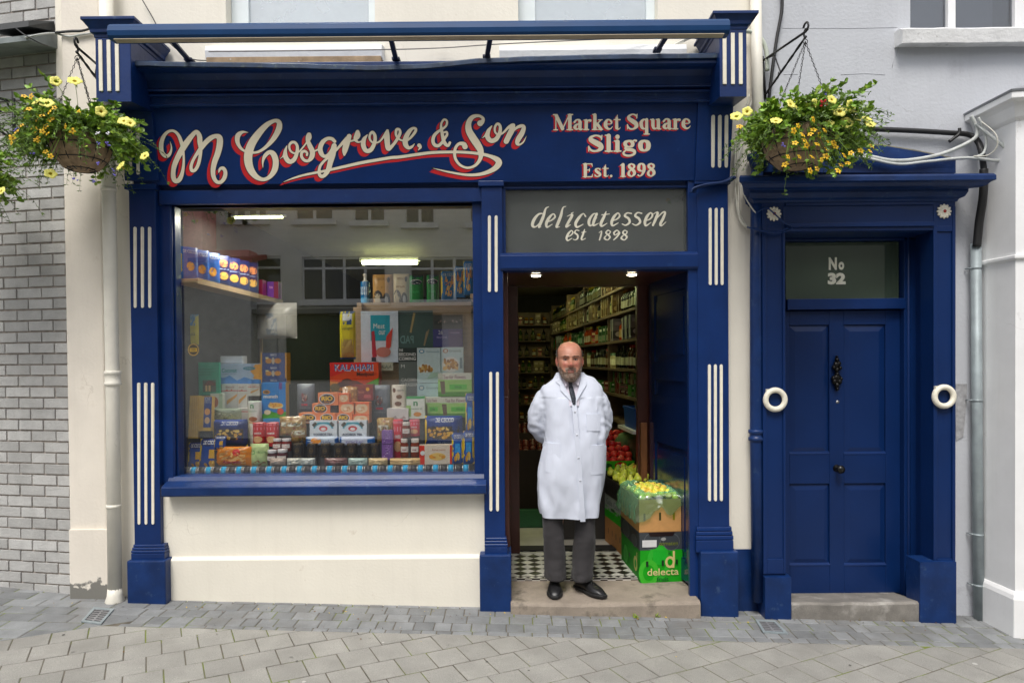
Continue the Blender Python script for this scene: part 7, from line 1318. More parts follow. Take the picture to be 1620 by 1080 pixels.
pipe("downpipe", "cream painted downpipe between the pier and the left pilaster", [(167, -40), (172, 300), (178, 590), (182, 950)], 10.3, -.03, PIPEC, left_extra)
pipe("downpipe", "off white downpipe beside the right console above the hanging basket", [(1195, -40), (1198, 120), (1199, 262)], 8.6, .0, PIPEC)
def blue_extra(t, r):
    c = P(1196, 688, -.01); m = MB(); m.lathe([(r, -.04), (r * 1.25, -.035), (r * 1.25, -.015), (r * 1.05, -.01), (r * 1.05, .01), (r * 1.25, .015), (r * 1.25, .035), (r, .04)], c, 16); m.build("pipe_collar", BLUE2, t)
    c = P(1199, 262, -.02); m = MB(); m.lathe([(r * .9, -.03), (r * 1.3, .0), (r * 1.4, .03), (r * 1.75, .045), (r * 1.75, .07), (r * 1.5, .075)], c, 16); m.build("pipe_head", BLUE2, t)
pipe("downpipe", "blue painted downpipe against the left side of the house doorway", [(1198, 262), (1196, 420), (1196, 690), (1199, 950)], 9.5, -.01, BLUE2, blue_extra)
def grey_extra(t, r):
    for y in (424, 633, 845, 925):
        c = P(1544 + (y - 385) * .0066, y, -.0); m = MB(); m.lathe([(r * 1.06, -.008), (r * 1.06, .008)], c, 14); m.tube([c + Vector((-r * 1.25, .05, 0)), c + Vector((-r, .0, 0))], .005, 6); m.build("pipe_clip", ZINC, t)
pipe("downpipe", "grey galvanised pipe on the pale wall right of the house doorway", [(1544, 385), (1546, 700), (1549, 992)], 7.6, -.0, ZINC, grey_extra)

# ================================================================== CABLES
def cable(label, pts, rpx, Y, m, strands=1, spread=0.0, cat="cable", name="cable"):
    mb = MB(); r = rpx / F_PX * 4.6; q = random.Random(len(label))
    for k in range(strands):
        off = (q.uniform(-spread, spread), q.uniform(-spread, spread)); pp = []
        for x, y, *dy in pts: pp.append((x + off[0] + q.uniform(-spread, spread) * .5, y + off[1] * .6, Y + (dy[0] if dy else 0) - .004 * k))
        sm = []
        for i in range(len(pp) - 1):
            a, b_, c, d = pp[max(i - 1, 0)], pp[i], pp[i + 1], pp[min(i + 2, len(pp) - 1)]
            for j in range(6):
                t = j / 6; sm.append(tuple(.5 * ((2 * b_[n]) + (c[n] - a[n]) * t + (2 * a[n] - 5 * b_[n] + 4 * c[n] - d[n]) * t * t + (3 * b_[n] - a[n] - 3 * c[n] + d[n]) * t ** 3) for n in range(3)))
        sm.append(pp[-1]); mb.tube([P(x, y, yy) for x, y, yy in sm], r, 7)
    o = mb.build(name, m, origin=P(pts[0][0], pts[0][1], Y)); tag(o, label, cat); return o
WIRE = mat("grey_white_cable", (.52, .54, .52), .5, var=.15, vscale=20); BWIRE = mat("black_cable", (.014, .014, .015), .5); OWIRE = mat("off_white_wire", (.66, .64, .56), .5, var=.1, vscale=20)
cable("black cable dropping down the grey wall behind the right basket bracket", [(1236, -20), (1237, 15), (1229, 60), (1222, 110), (1216, 160), (1213, 190)], 2.6, .03, BWIRE)
cable("thick pale grey cable looping from the basket to the white shopfront", [(1330, 240), (1370, 246), (1410, 254), (1450, 252), (1495, 242), (1538, 222), (1546, 208), (1542, 194), (1536, 184)], 2.9, -.06, WIRE)
cable("lower pale cable sagging over the door cornice in a wide loop", [(1330, 243), (1370, 250), (1420, 260), (1465, 256), (1530, 250, -.02), (1580, 254, -.06), (1596, 246, -.08), (1588, 232, -.1), (1566, 214, -.06), (1545, 196)], 2.4, -.07, WIRE)
cable("short grey cable loop at the corner of the white shopfront", [(1548, 186), (1556, 205), (1560, 226), (1556, 242), (1545, 248)], 2.0, -.10, WIRE)
cable("thin white wire looping beside the white shopfront cornice", [(1552, 192), (1575, 212, -.1), (1577, 232, -.1), (1562, 246, -.05), (1540, 247)], 1.0, -.10, OWIRE)
cable("thick black cable along the grey wall down into the grey pipe", [(1372, 204), (1430, 206), (1500, 210), (1532, 213), (1546, 224, -.05), (1553, 245, -.09), (1556, 275, -.09), (1555, 305, -.07), (1550, 345, -.04), (1545, 388, -.02)], 4.0, .02, BWIRE, strands=2, spread=2.0)
cable("black conduit sleeve leading from the door cornice into the grey pipe", [(1556, 268, -.06), (1556, 290, -.06), (1554, 318, -.05), (1549, 350, -.02), (1545, 390, .0)], 6.2, -.02, BWIRE, name="conduit", cat="conduit")
cable("black tape tie hanging from the thick black cable", [(1518, 203), (1517, 212), (1510, 218), (1502, 224)], 2.6, .0, BWIRE, name="cable_tie", cat="cable tie")
cable("bundle of thin off white wires hanging between pilaster and doorway", [(1166, 225, -.03), (1165, 262, -.02), (1168, 300), (1168, 325), (1174, 348), (1184, 360)], 1.1, .03, OWIRE, strands=6, spread=3.4)
cable("pale wires running down beside the right console behind the basket", [(1190, 150), (1180, 190), (1172, 225), (1166, 255)], 1.3, .02, OWIRE, strands=4, spread=4)
cable("single white wire crossing from the bundle to the door pilaster", [(1172, 292), (1179, 312, -.03), (1190, 330, -.06), (1196, 337, -.07)], 1.1, .0, OWIRE)
cable("dark blue cable running across the left rosette of the doorway", [(1196, 337, -.03), (1212, 329, -.03), (1226, 339, -.03), (1240, 352, -.03), (1252, 358, -.0)], 1.2, -.06, BLUE2)
cable("bunch of blue painted cables wrapped over the right pilaster top", [(1163, 279), (1148, 287), (1120, 291), (1100, 297), (1096, 304)], 1.8, -.03, BLUE2, strands=5, spread=3.5)
cable("blue painted cables sagging across the door pilaster below the rosette", [(1186, 360), (1206, 366), (1228, 369), (1252, 362)], 1.2, -.075, BLUE2, strands=3, spread=4)
cable("pale bent conduit coming out beside the right console", [(1176, 49), (1192, 52), (1206, 64), (1213, 84), (1214, 112)], 3.4, .0, mat("pale_green_grey_conduit", (.50, .54, .46), .5, var=.1))
cable("thin dark cable strung across the upper wall under the windows", [(225, 0), (238, 22), (262, 62), (300, 92), (330, 96)], .8, .03, BWIRE)
cable("thin grey cable strung between the upper window sills", [(330, 82, -.12), (590, 79, -.12), (700, 76), (790, 70, -.12), (960, 62, -.12), (1090, 58)], .9, .02, mat("weathered_thin_cable", (.30, .28, .25), .7))
cable("pale cables looping behind the right end of the awning bar", [(1060, 76), (1085, 62), (1100, 58), (1118, 66), (1130, 80)], 1.5, .0, OWIRE, strands=3, spread=5)
cable("white cable crossing the pier above the left basket bracket", [(40, 60, -.16), (62, 55, -.17), (84, 53), (110, 58), (128, 55), (150, 52)], 1.5, .0, WIRE)
cable("black cables crossing the pier toward the left console", [(88, 52), (112, 50), (130, 49), (152, 42)], 1.6, .0, BWIRE, strands=2, spread=2)
cable("thin black wire hanging across the lead ledge of the brick wall", [(24, 44, -.2), (40, 56, -.25), (62, 68, -.2), (76, 73, -.1)], .9, .05, BWIRE)

# ================================================================== HANGING BASKETS
LEAF = mat("basket_leaf", (.165, .30, .026), .5, var=.3, vscale=30, island=.5, sss=0.0); LEAF2 = mat("fine_trailing_leaf", (.11, .185, .04), .6, var=.3, vscale=30, island=.5); LEAF3 = mat("young_leaf", (.30, .44, .04), .5, var=.2, island=.4)
COIR = mat("coir_liner", (.30, .215, .13), .95, var=.3, vscale=30, bump=1.0, bscale=120)
PET = mat("yellow_petunia_petal", (.82, .77, .17), .55, var=.12, vscale=60); PETC = mat("petunia_throat", (.55, .42, .03), .6); BID = mat("orange_yellow_petal", (.83, .50, .012), .55, var=.1, vscale=80); BIDC = mat("flower_centre", (.35, .16, .01), .7)
def petunia_mb(r=.036):
    m = MB(); n = 30; rings = []
    for f, h in ((.08, -.9), (.14, -.5), (.3, -.15), (.65, .02), (.92, .0), (1.0, -.10)):
        rings.append([Vector((r * f * (1 + (.09 * math.cos(5 * t) if f > .5 else 0)) * math.cos(t), r * f * (1 + (.09 * math.cos(5 * t) if f > .5 else 0)) * math.sin(t), r * (h + (.07 * math.sin(10 * t) if f > .6 else 0)))) for t in [2 * math.pi * k / n for k in range(n)]])
    m.loft(rings[:3], 1, True, False, False); m.loft(rings[2:], 0, True, False, False); return m
def bidens_mb(r=.0155):
    m = MB()
    for k in range(5):
        t = 2 * math.pi * k / 5; d = Vector((math.cos(t), math.sin(t), 0)); s_ = Vector((-math.sin(t), math.cos(t), 0))
        m.add([d * r * .15, d * r * .55 + s_ * r * .36 + Vector((0, 0, .001)), d * r * .95 + s_ * r * .2 + Vector((0, 0, -.001)), d * r * 1.0 - s_ * r * .2 + Vector((0, 0, -.001)), d * r * .55 - s_ * r * .36 + Vector((0, 0, .001))], [(0, 1, 2, 3, 4)], 0)
    m.ball((0, 0, .001), (r * .22, r * .22, r * .16), 8, 5, 1); return m
def leaf(m, p, d, L, W, mi, curl=.15):
    d = d.normalized(); s_ = d.cross(Vector((rnd.uniform(-1, 1), rnd.uniform(-1, 1), rnd.uniform(-.2, 1)))).normalized(); n = s_.cross(d)
    m.add([p, p + d * L * .35 + s_ * W + n * W * .3, p + d * L * .75 + s_ * W * .7 - n * L * curl * .4, p + d * L - n * L * curl, p + d * L * .75 - s_ * W * .7 - n * L * curl * .4, p + d * L * .35 - s_ * W + n * W * .3, p + d * L * .5 - n * W * .15], [(0, 1, 6), (1, 2, 6), (2, 3, 6), (3, 4, 6), (4, 5, 6), (5, 0, 6)], mi)
def basket(label, hook, hookY, cpx, rim_py, bot_py, rpx, pets, bids, extras, seed, skew, fine_side):
    global rnd; keep = rnd; rnd = random.Random(seed)
    c = P(cpx, rim_py, hookY); k_ = (hookY + 4.6) / F_PX; r = rpx * k_; hb = (bot_py - rim_py) * k_
    t = thing("hanging_basket", label, "hanging basket", c)
    m = MB(); m.lathe([(r * .25, -hb), (r * .55, -hb * .93), (r * .85, -hb * .6), (r, -hb * .05), (r * .95, 0), (r * .6, -.01), (.001, -.005)], c, 26); m.build("coir_liner", COIR, t)
    m = MB()
    for f, h in ((1.02, 0), (.95, -.35), (.76, -.72), (.42, -.97)): m.torus(c + Vector((0, 0, hb * h)), r * f, .0028, 28, 6, axis='Z')
    for i in range(12):
        a = 2 * math.pi * i / 12; m.tube([c + Vector((math.cos(a) * r * f, math.sin(a) * r * f, hb * h)) for f, h in ((1.02, 0), (.97, -.3), (.78, -.7), (.44, -.97), (.26, -1.01))], .0024, 5)
    m.build("wire_frame", BLACKM, t)
    hk = P(*hook, hookY)
    for a in (R(200), R(330), R(80)):
        e = c + Vector((math.cos(a) * r, math.sin(a) * r, 0)); m = MB(); n = int((hk - e).length / .017)
        for i in range(n):
            p = e.lerp(hk, (i + .5) / n); d = (hk - e).normalized(); s_ = d.orthogonal().normalized(); s_ = s_ if i % 2 else d.cross(s_)
            m.tube([p + d * .011, p + s_ * .0045 + d * .004, p + s_ * .0045 - d * .004, p - d * .011, p - s_ * .0045 - d * .004, p - s_ * .0045 + d * .004, p + d * .011], .0017, 4)
        m.build("chain", BLACKM, t)
    m = MB(); m.torus(hk + Vector((0, 0, .0)), .014, .0025, 14, 6); m.build("hook_ring", BLACKM, t)
    # foliage: arching stems with leaves, finer trailing stems
    fol = MB(); ends = []
    for i in range(235):
        a = rnd.uniform(0, 2 * math.pi); el = rnd.uniform(-.15, 1.25); L = rnd.uniform(.14, .30) * (1 + skew * math.cos(a)); d = Vector((math.cos(a) * math.cos(el), math.sin(a) * math.cos(el) * .8, math.sin(el)))
        p = c + Vector((math.cos(a) * r * rnd.uniform(.1, .8), math.sin(a) * r * rnd.uniform(.1, .8), .0)); pts = [p.copy()]; n = 8
        for j in range(n):
            d = (d + Vector((rnd.uniform(-.1, .1), rnd.uniform(-.1, .1), -.16 if L > .22 else -.05))).normalized(); p = p + d * L / n; pts.append(p.copy())
            for q in range(3):
                ld = (d * .4 + Vector((rnd.uniform(-1, 1), rnd.uniform(-1, 1), rnd.uniform(-.3, .8)))).normalized(); s_ = rnd.uniform(.024, .048); leaf(fol, p, ld, s_, s_ * .32, 0 if rnd.random() < .72 else 2)
        fol.tube(pts, .002, 4, 0); ends.append(p)
    for i in range(250):      # fine trailing growth
        a = rnd.gauss(fine_side, 1.3); L = rnd.uniform(.18, .40); el = rnd.uniform(-.1, .9); d = Vector((math.cos(a) * math.cos(el), math.sin(a) * math.cos(el) * .8, math.sin(el)))
        p = c + Vector((math.cos(a), math.sin(a), 0)) * r * rnd.uniform(.3, .95); pts = [p.copy()]; n = 10
        for j in range(n):
            d = (d + Vector((rnd.uniform(-.12, .12), rnd.uniform(-.12, .12), -.15))).normalized(); p = p + d * L / n; pts.append(p.copy())
            for q in range(4):
                ld = (d * .3 + Vector((rnd.uniform(-1, 1), rnd.uniform(-1, 1), rnd.uniform(-.6, .7)))).normalized(); s_ = rnd.uniform(.010, .026); leaf(fol, p, ld, s_, s_ * .16, 1 if rnd.random() < .7 else 0, .05)
        fol.tube(pts, .0012, 4, 1)
    f_ = fol.build("foliage", [LEAF, LEAF2, LEAF3], t, recalc=False); f_["kind"] = "stuff"
    stem = MB()
    def place(proto, px, py, dy, tilt, name, s_):
        p = P(px, py, hookY + dy)
        if proto not in PFL:
            mbp, mats = {"pet": lambda: (petunia_mb(), [PET, PETC]), "bid": lambda: (bidens_mb(), [BID, BIDC])}[proto](); o = mbp.build(name, mats, origin=(0, 0, 0), recalc=False); PFL[proto] = o
        else: o = PFL[proto].copy(); COL.objects.link(o)
        o.parent = t; o.location = p - c; d = Vector((rnd.uniform(-.8, .8), -1, rnd.uniform(-.1, 1.0))).normalized() if tilt is None else Vector(tilt).normalized(); o.rotation_euler = d.to_track_quat('Z', 'Y').to_euler(); o.scale = (s_,) * 3
        b_ = p - d * .02; q = c + (b_ - c) * .45; q.z = max(q.z, c.z - .02) + .02; stem.tube([q, (q + b_) / 2 + Vector((0, 0, .02)), b_], .0016, 4)
        for _ in range(3): leaf(stem, b_, Vector((rnd.uniform(-1, 1), rnd.uniform(-.5, .6), rnd.uniform(-1, .5))), .03, .009, 0)
    for px, py in pets: place("pet", px, py, -.27 + rnd.uniform(-.05, .05), None, "yellow_petunia", rnd.uniform(.75, 1.1))
    for px, py in bids: place("bid", px, py, -.31 + rnd.uniform(-.05, .05), None, "small_yellow_flower", rnd.uniform(1.0, 1.4))
    stem.build("flower_stems", LEAF, t, recalc=False)
    for nm, col, pts in extras:
        for px, py in pts:
            m = MB(); p = P(px, py, hookY - .30)
            if nm == "red_geranium":
                for _ in range(16): m.ball(p + Vector((rnd.gauss(0, .011), rnd.gauss(0, .006), rnd.gauss(0, .009))), (.007, .005, .006), 6, 4)
            else:
                for k in range(5): m.ball(p + Vector((rnd.gauss(0, .007), rnd.gauss(0, .004), rnd.gauss(0, .007))), (.0055, .003, .004), 6, 4)
            m.build(nm, mat(nm + "_petal", lin(col), .6), t)
    rnd = keep; return t
PFL = {}
bl = basket("hanging basket of yellow flowers on the cream pier at the left", (122, 92), -.42, 128, 216, 270, 46, [(88, 128), (118, 127), (74, 162), (196, 190), (206, 194), (160, 176), (228, 246), (190, 262), (80, 274), (58, 160)],
       [(38, 152), (49, 153), (41, 174), (46, 172), (66, 183), (79, 189), (58, 188), (84, 184), (51, 202), (55, 205), (67, 208), (75, 211), (60, 218), (58, 222), (103, 200), (20, 218), (18, 226), (78, 177), (86, 171), (43, 185), (72, 200), (114, 207), (124, 178), (34, 198), (26, 208), (80, 247), (72, 240)],
       [("violet_lobelia", (110, 100, 190), [(26, 206), (156, 226), (170, 228), (154, 258), (180, 274), (117, 282), (146, 286), (52, 243)]), ("white_lobelia", (230, 230, 235), [(155, 212), (171, 211)])], 11, -.05, math.pi)
br = basket("hanging basket of yellow flowers with one red bloom, right of the fascia", (1274, 66), -.46, 1262, 212, 266, 56, [(1165, 183), (1182, 176), (1260, 170), (1287, 165), (1317, 157), (1329, 175), (1311, 195), (1352, 173), (1356, 186), (1340, 194), (1378, 196), (1228, 190), (1252, 164), (1346, 168), (1372, 188)],
       [(1170, 200), (1287, 189), (1263, 199), (1256, 207), (1270, 213), (1287, 205), (1305, 206), (1276, 230), (1293, 228), (1312, 225), (1319, 226), (1247, 248), (1265, 248), (1307, 247), (1293, 267), (1282, 270), (1341, 258), (1326, 270), (1331, 261), (1379, 231), (1377, 239), (1362, 238), (1346, 242), (1285, 248), (1300, 253), (1242, 260), (1273, 222), (1297, 214), (1322, 232), (1282, 212), (1336, 246), (1258, 226), (1309, 236)],
       [("red_geranium", (200, 20, 40), [(1303, 163)]), ("violet_lobelia", (110, 100, 190), [(1306, 148), (1240, 230)])], 23, .25, .2)
b3 = copy_tree(bl, loc=P(-84, 268, -.42), label="hanging basket of yellow flowers cut off by the picture's left edge")
for b_ in (bl, br, b3): b_["group"] = "flower baskets hanging along the shopfronts"
# long trailing strand under the right basket
m = MB(); pts = [P(1246, 262, -.5), P(1244, 280, -.5), P(1241, 300, -.5), P(1241, 308, -.5)]; m.tube(pts, .0014, 4)
for p in pts[1:]:
    for _ in range(5): leaf(m, p, Vector((rnd.uniform(-1, 1), rnd.uniform(-1, 0), rnd.uniform(-1, .4))), .022, .006, 0)
m.build("trailing_strand", LEAF2, br, recalc=False)
def bracket(label, hook, hY, base, low, bY):
    h, b_, l = P(*hook, hY), P(*base, bY), P(*low, bY); o = b_; t = thing("basket_bracket", label, "bracket", o); m = MB()
    hh = h + Vector((0, 0, .03)); m.tube([b_, b_.lerp(hh, .5), hh], .0075, 8); up = Vector((0, 0, 1)); d = (hh - b_); d.z = 0; d.normalize()
    m.tube([hh + (d * math.sin(a) * .026 + up * (.026 - math.cos(a) * .026)) for a in [i * .5 for i in range(10)]], .0065, 8); m.build("top_arm", BLACKM, t)
    m = MB(); pts = [l.lerp(h, i / 16) for i in range(17)]; m.tube(pts, [.0085 if i % 3 else .0062 for i in range(17)], 6); m.tube([h + (d * math.sin(a) * .022 - up * (.022 - math.cos(a) * .022) * -1) for a in [-.3 - i * .5 for i in range(9)]], .006, 8); m.build("twisted_stay", BLACKM, t)
    m = MB(); q = l.lerp(h, .38); m.tube([b_.lerp(hh, .05), b_.lerp(hh, .3) - up * .015, q + up * .03, q + d * .01 + up * .004, q - d * .018, q - d * .012 + up * .02], .0045, 6); m.build("scroll", BLACKM, t)
    m = MB(); m.tube([b_ + up * .03, l - up * .03], .009, 6); m.build("back_bar", BLACKM, t)
bracket("black iron basket bracket on the pier beside the left console", (121, 82), -.42, (165, 112), (168, 145), .0)
bracket("black twisted iron basket bracket on the wall right of the fascia", (1275, 58), -.46, (1206, 97), (1211, 150), .05)
# weeds at the foot of the step, fallen petals, gum spots
for (px, py, n, lab) in ((1008, 973, 14, "small green weed tuft at the foot of the shop step"), (1041, 972, 9, "tiny weed tuft right of the bigger one by the shop step"), (560, 975, 0, "")):
    if not n: continue
    g_ = G(px, py + 4); m = MB()
    for i in range(n): leaf(m, g_ + Vector((rnd.uniform(-.02, .02), rnd.uniform(-.01, .01), 0)), Vector((rnd.uniform(-.8, .8), rnd.uniform(-.8, .1), rnd.uniform(.4, 1.2))), rnd.uniform(.02, .045), .004, 0)
    tag(m.build("weed", LEAF3, origin=g_, recalc=False), lab, "weed")
m = MB(); q = random.Random(3)
for i in range(46):
    x, y = q.uniform(-3.4, 3.4), q.uniform(-1.9, -.5); r = q.uniform(.006, .017); z = .0012; e = q.uniform(.7, 1)
    m.add([(x + r * math.cos(a) * e * q.uniform(.85, 1.1), y + r * math.sin(a) * q.uniform(.85, 1.1), gz(x, y) + .0035) for a in [k * .6283 for k in range(10)]], [tuple(range(10))], q.randrange(3))
o_ = m.build("gum_spots", [mat("dark_gum", (.10, .092, .085), .9), mat("grey_gum", (.24, .23, .215), .9), mat("pale_gum", (.47, .46, .43), .9)], recalc=False); tag(o_, "flattened dark and pale gum spots scattered over the paving", "gum spots", kind="stuff")
m = MB()
for i in range(170):      # litter of petals, grit and dead leaves gathered against the walls
    u = q.uniform(-3.2, 3.2); y = (-.075 - abs(q.gauss(0, .05))) if q.random() < .7 else q.uniform(-.8, -.1)
    r = q.uniform(.003, .011); p = Vector((u, y, gz(u, y) + .005)); d = Vector((q.uniform(-1, 1), q.uniform(-1, 1), q.uniform(-.1, .4))).normalized(); s_ = d.cross(Vector((0, 0, 1))).normalized()
    m.add([p - d * r, p + s_ * r * .5 + Vector((0, 0, r * .3)), p + d * r, p - s_ * r * .5], [(0, 1, 2, 3)], q.randrange(4))
o_ = m.build("fallen_litter", [mat("dead_leaf", (.16, .075, .025), .9), mat("grit", (.30, .28, .25), .9), mat("yellow_petal", (.55, .40, .05), .8), mat("dark_grit", (.07, .06, .05), .9)], recalc=False); tag(o_, "specks of dead leaf, petal and grit along the foot of the walls", "litter", kind="stuff")
# ================================================================== THE SHOPKEEPER
from mathutils import noise as mnoise
PYC = .13; PX0 = P(902, 700, PYC).x; PO = Vector((PX0, PYC, zst))
def lx(px, py=700): return P(px, py, PYC).x - PX0
def lz(py, px=902): return P(px, py, PYC).z - zst
def remesh(mb, name, vox, smooth=2, fac=.5):
    o = mb.build(name, [CREAM], origin=(0, 0, 0)); md = o.modifiers.new("r", 'REMESH'); md.mode = 'VOXEL'; md.voxel_size = vox; md.use_smooth_shade = True
    dg = bpy.context.evaluated_depsgraph_get(); me = bpy.data.meshes.new_from_object(o.evaluated_get(dg)); bpy.data.objects.remove(o)
    bm = bmesh.new(); bm.from_mesh(me); bpy.data.meshes.remove(me)
    for _ in range(smooth): bmesh.ops.smooth_vert(bm, verts=bm.verts[:], factor=fac, use_axis_x=True, use_axis_y=True, use_axis_z=True)
    bm.normal_update(); return bm
def finish(bm, name, mats, parent, origin=None):
    me = bpy.data.meshes.new(name); bm.to_mesh(me); bm.free()
    for f in me.polygons: f.use_smooth = True
    for m in mats if isinstance(mats, list) else [mats]: me.materials.append(m)
    o = bpy.data.objects.new(name, me); COL.objects.link(o)
    if parent: o.parent = parent
    else: o.location = origin
    ORIGINS[o.name] = PO; return o
class LM(MB):       # builder in the person's own coordinates
    def build(s, name, mats, parent=None, **k):
        s.v = [(v[0] + PO.x, v[1] + PO.y, v[2] + PO.z) for v in s.v]; return MB.build(s, name, mats, parent, origin=PO, **k)
def ell(cx, cy, z, a, b_, n=40, p=2.3, yf=None):
    out = []
    for k in range(n):
        t = 2 * math.pi * k / n; c, s_ = math.cos(t), math.sin(t)
        out.append(Vector((cx + a * math.copysign(abs(c) ** (2 / p), c), cy + b_ * math.copysign(abs(s_) ** (2 / p), s_), z)))
    return out
# ---- head: rings from chin to crown with the features pressed in
HX, HY = lx(900.3, 575), -.045; z_ch, z_cr = lz(603), lz(540.5); HH = z_cr - z_ch
HP = [(0, .024, -.080, -.015), (.05, .040, -.094, .0), (.12, .056, -.099, .028), (.2, .067, -.098, .055), (.28, .074, -.098, .072), (.36, .0775, -.096, .084), (.45, .080, -.094, .092), (.55, .0815, -.091, .099), (.62, .0825, -.096, .103), (.70, .083, -.095, .105), (.78, .0815, -.087, .103), (.86, .0725, -.070, .094), (.92, .061, -.052, .081), (.965, .044, -.032, .060), (.99, .025, -.014, .034), (1.0, .008, 0, .012)]
def hprof(h):
    for a, b_ in zip(HP, HP[1:]):
        if a[0] <= h <= b_[0]:
            t = (h - a[0]) / (b_[0] - a[0]); t = t * t * (3 - 2 * t) if False else t; return [a[i] + (b_[i] - a[i]) * t for i in (1, 2, 3)]
def g2(x, h, cx, ch, sx, sh): return math.exp(-((x - cx) / sx) ** 2 / 2 - ((h - ch) / sh) ** 2 / 2)
def feat(x, h):
    ax = abs(x); d = 0
    d += .030 * g2(x, h, 0, .425, .0095, .045) + .017 * g2(x, h, 0, .50, .0075, .07) + .011 * g2(ax, h, .0125, .405, .0065, .024) - .006 * g2(ax, h, .009, .375, .006, .014)
    d -= .013 * g2(ax, h, .033, .555, .0145, .036); d += .0075 * g2(ax, h, .030, .632, .022, .022); d -= .004 * g2(x, h, 0, .61, .006, .03)
    d += .007 * g2(ax, h, .047, .45, .017, .055); d -= .005 * g2(ax, h, .036, .345, .008, .05)
    d += .006 * g2(x, h, 0, .30, .020, .016) - .0065 * g2(x, h, 0, .275, .022, .0065) + .0075 * g2(x, h, 0, .248, .018, .017) - .004 * g2(x, h, 0, .20, .02, .02) + .007 * g2(x, h, 0, .10, .02, .05)
    d += .0035 * g2(ax, h, .033, .582, .013, .010) + .003 * g2(ax, h, .033, .520, .013, .010)      # lids and bags
    return d
def hpt(t, h, off=0.0):
    wx, yf, yb = hprof(min(max(h, 0), 1)); c, s_ = math.cos(t), math.sin(t); cy = yf * .45 + yb * .55 if False else (yf + yb) / 2; dep = (yb - yf) / 2
    p_ = 2.25; x = (wx + off) * math.copysign(abs(c) ** (2 / p_), c); y = cy + (dep + off) * math.copysign(abs(s_) ** (2 / p_), s_)
    if s_ < 0: y -= feat(x, h) * min(1, (-s_) * 1.6)
    return Vector((HX + x, HY + y, z_ch + HH * h))
body = LM(); rings = []
# neck and torso continue the same loft downwards
for z, cx, cy, a, b_ in ((.80, 0, .0, .15, .105), (1.0, 0, -.005, .165, .12), (1.2, 0, -.0, .172, .115), (1.35, 0, .005, .17, .095), (lz(607), 0, .01, .12, .08), (lz(600), 0, .0, .072, .066), (z_ch - .005, HX, HY + .045, .058, .062)): rings.append(ell(cx, cy, z, a, b_, 72))
for i in range(64):
    h = .02 + .98 * i / 63; rings.append([hpt(2 * math.pi * k / 72, h) for k in range(72)])
body.loft(rings, 0)
for s_ in (-1, 1):
    e = Vector((HX + s_ * .086, HY + .012, z_ch + HH * .50)); body.ball(e, (.010, .019, .034), 14, 10, rot=Matrix.Rotation(s_ * .35, 3, 'Z')); body.torus(e + Vector((s_ * .006, 0, .002)), .018, .0045, 20, 8) if False else None
    body.ball(e + Vector((-.004 * s_, .006, -.026)), (.008, .009, .010), 10, 6)
    sh = Vector((s_ * .15, .015, lz(626))); el = Vector((s_ * .226, .06, lz(676))); wr = Vector((s_ * .07, .205, .93))
    body.tube([sh, sh.lerp(el, .5), el, el.lerp(wr, .5), wr], [.045, .044, .036, .034, .027], 14)
    pm = Vector((-s_ * .0, .225, .895)); body.tube([wr, wr.lerp(pm, .6), pm], [.027, .034, .030], 12)
    for f in range(4):
        a = pm + Vector((-s_ * .012, .012 * s_ * 0 + .004, -.012 + .013 * (f - 1.5))); d = Vector((-s_ * .9, .15, -.45)).normalized(); L = (.062, .07, .066, .05)[f]
        body.tube([a, a + d * L * .4, a + d * L * .75 + Vector((0, -.01, -.012)), a + d * L + Vector((0, -.024, -.022))], [.0095, .009, .0085, .007], 8)
    a = wr + Vector((-s_ * .01, .02, -.01)); body.tube([a, a + Vector((-s_ * .025, .028, .0)), a + Vector((-s_ * .055, .03, -.012))], [.012, .011, .008], 8)
    hip = Vector((s_ * .09, .0, .84)); an = Vector((lx(877 if s_ < 0 else 921, 900), .06, .06)); body.tube([hip, hip.lerp(an, .5) + Vector((0, -.01, 0)), an], [.085, .050, .028], 16); fd = Vector((.0, -1, 0)) if s_ < 0 else Vector((.52, -.85, 0)); body.tube([an, an + fd * .06 + Vector((0, 0, -.018)), an + fd * .13 + Vector((0, 0, -.03))], [.026, .022, .014], 10)
SKIN = mat("person_skin", (.485, .225, .148), .42, var=.10, vscale=40, bump=.15, bscale=220, sss=.12)
t_ = SKIN.node_tree; N = t_.nodes; L = t_.links; b_ = N["Principled BSDF"]; src = b_.inputs["Base Color"].links[0].from_socket; tc = N.new("ShaderNodeTexCoord")
def blush(src, pts, r, col, amt):
    for p in pts:
        vd = N.new("ShaderNodeVectorMath"); vd.operation = 'DISTANCE'; vd.inputs[1].default_value = p; L.new(tc.outputs["Object"], vd.inputs[0]); mr = N.new("ShaderNodeMapRange"); mr.inputs[1].default_value = r; mr.inputs[2].default_value = r * .25; mr.inputs[3].default_value = 0; mr.inputs[4].default_value = amt; L.new(vd.outputs["Value"], mr.inputs[0])
        mx = N.new("ShaderNodeMix"); mx.data_type = 'RGBA'; L.new(mr.outputs[0], mx.inputs[0]); L.new(src, mx.inputs[6]); mx.inputs[7].default_value = (*col, 1); src = mx.outputs[2]
    return src
fy = HY - .10
src = blush(src, [(HX - .045, fy, z_ch + HH * .43), (HX + .045, fy, z_ch + HH * .43), (HX, fy - .035, z_ch + HH * .42), (HX - .088, HY, z_ch + HH * .5), (HX + .088, HY, z_ch + HH * .5)], .036, (.50, .13, .10), .6)
src = blush(src, [(HX, HY - .06, z_cr - .02)], .09, (.50, .20, .13), .5)
src = blush(src, [(HX - .011, fy, z_ch + HH * .262), (HX + .011, fy, z_ch + HH * .262)], .016, (.33, .10, .085), .9); L.new(src, b_.inputs["Base Color"])
bm = remesh(body_ := body, "person", .0042, 2, .4) if False else None
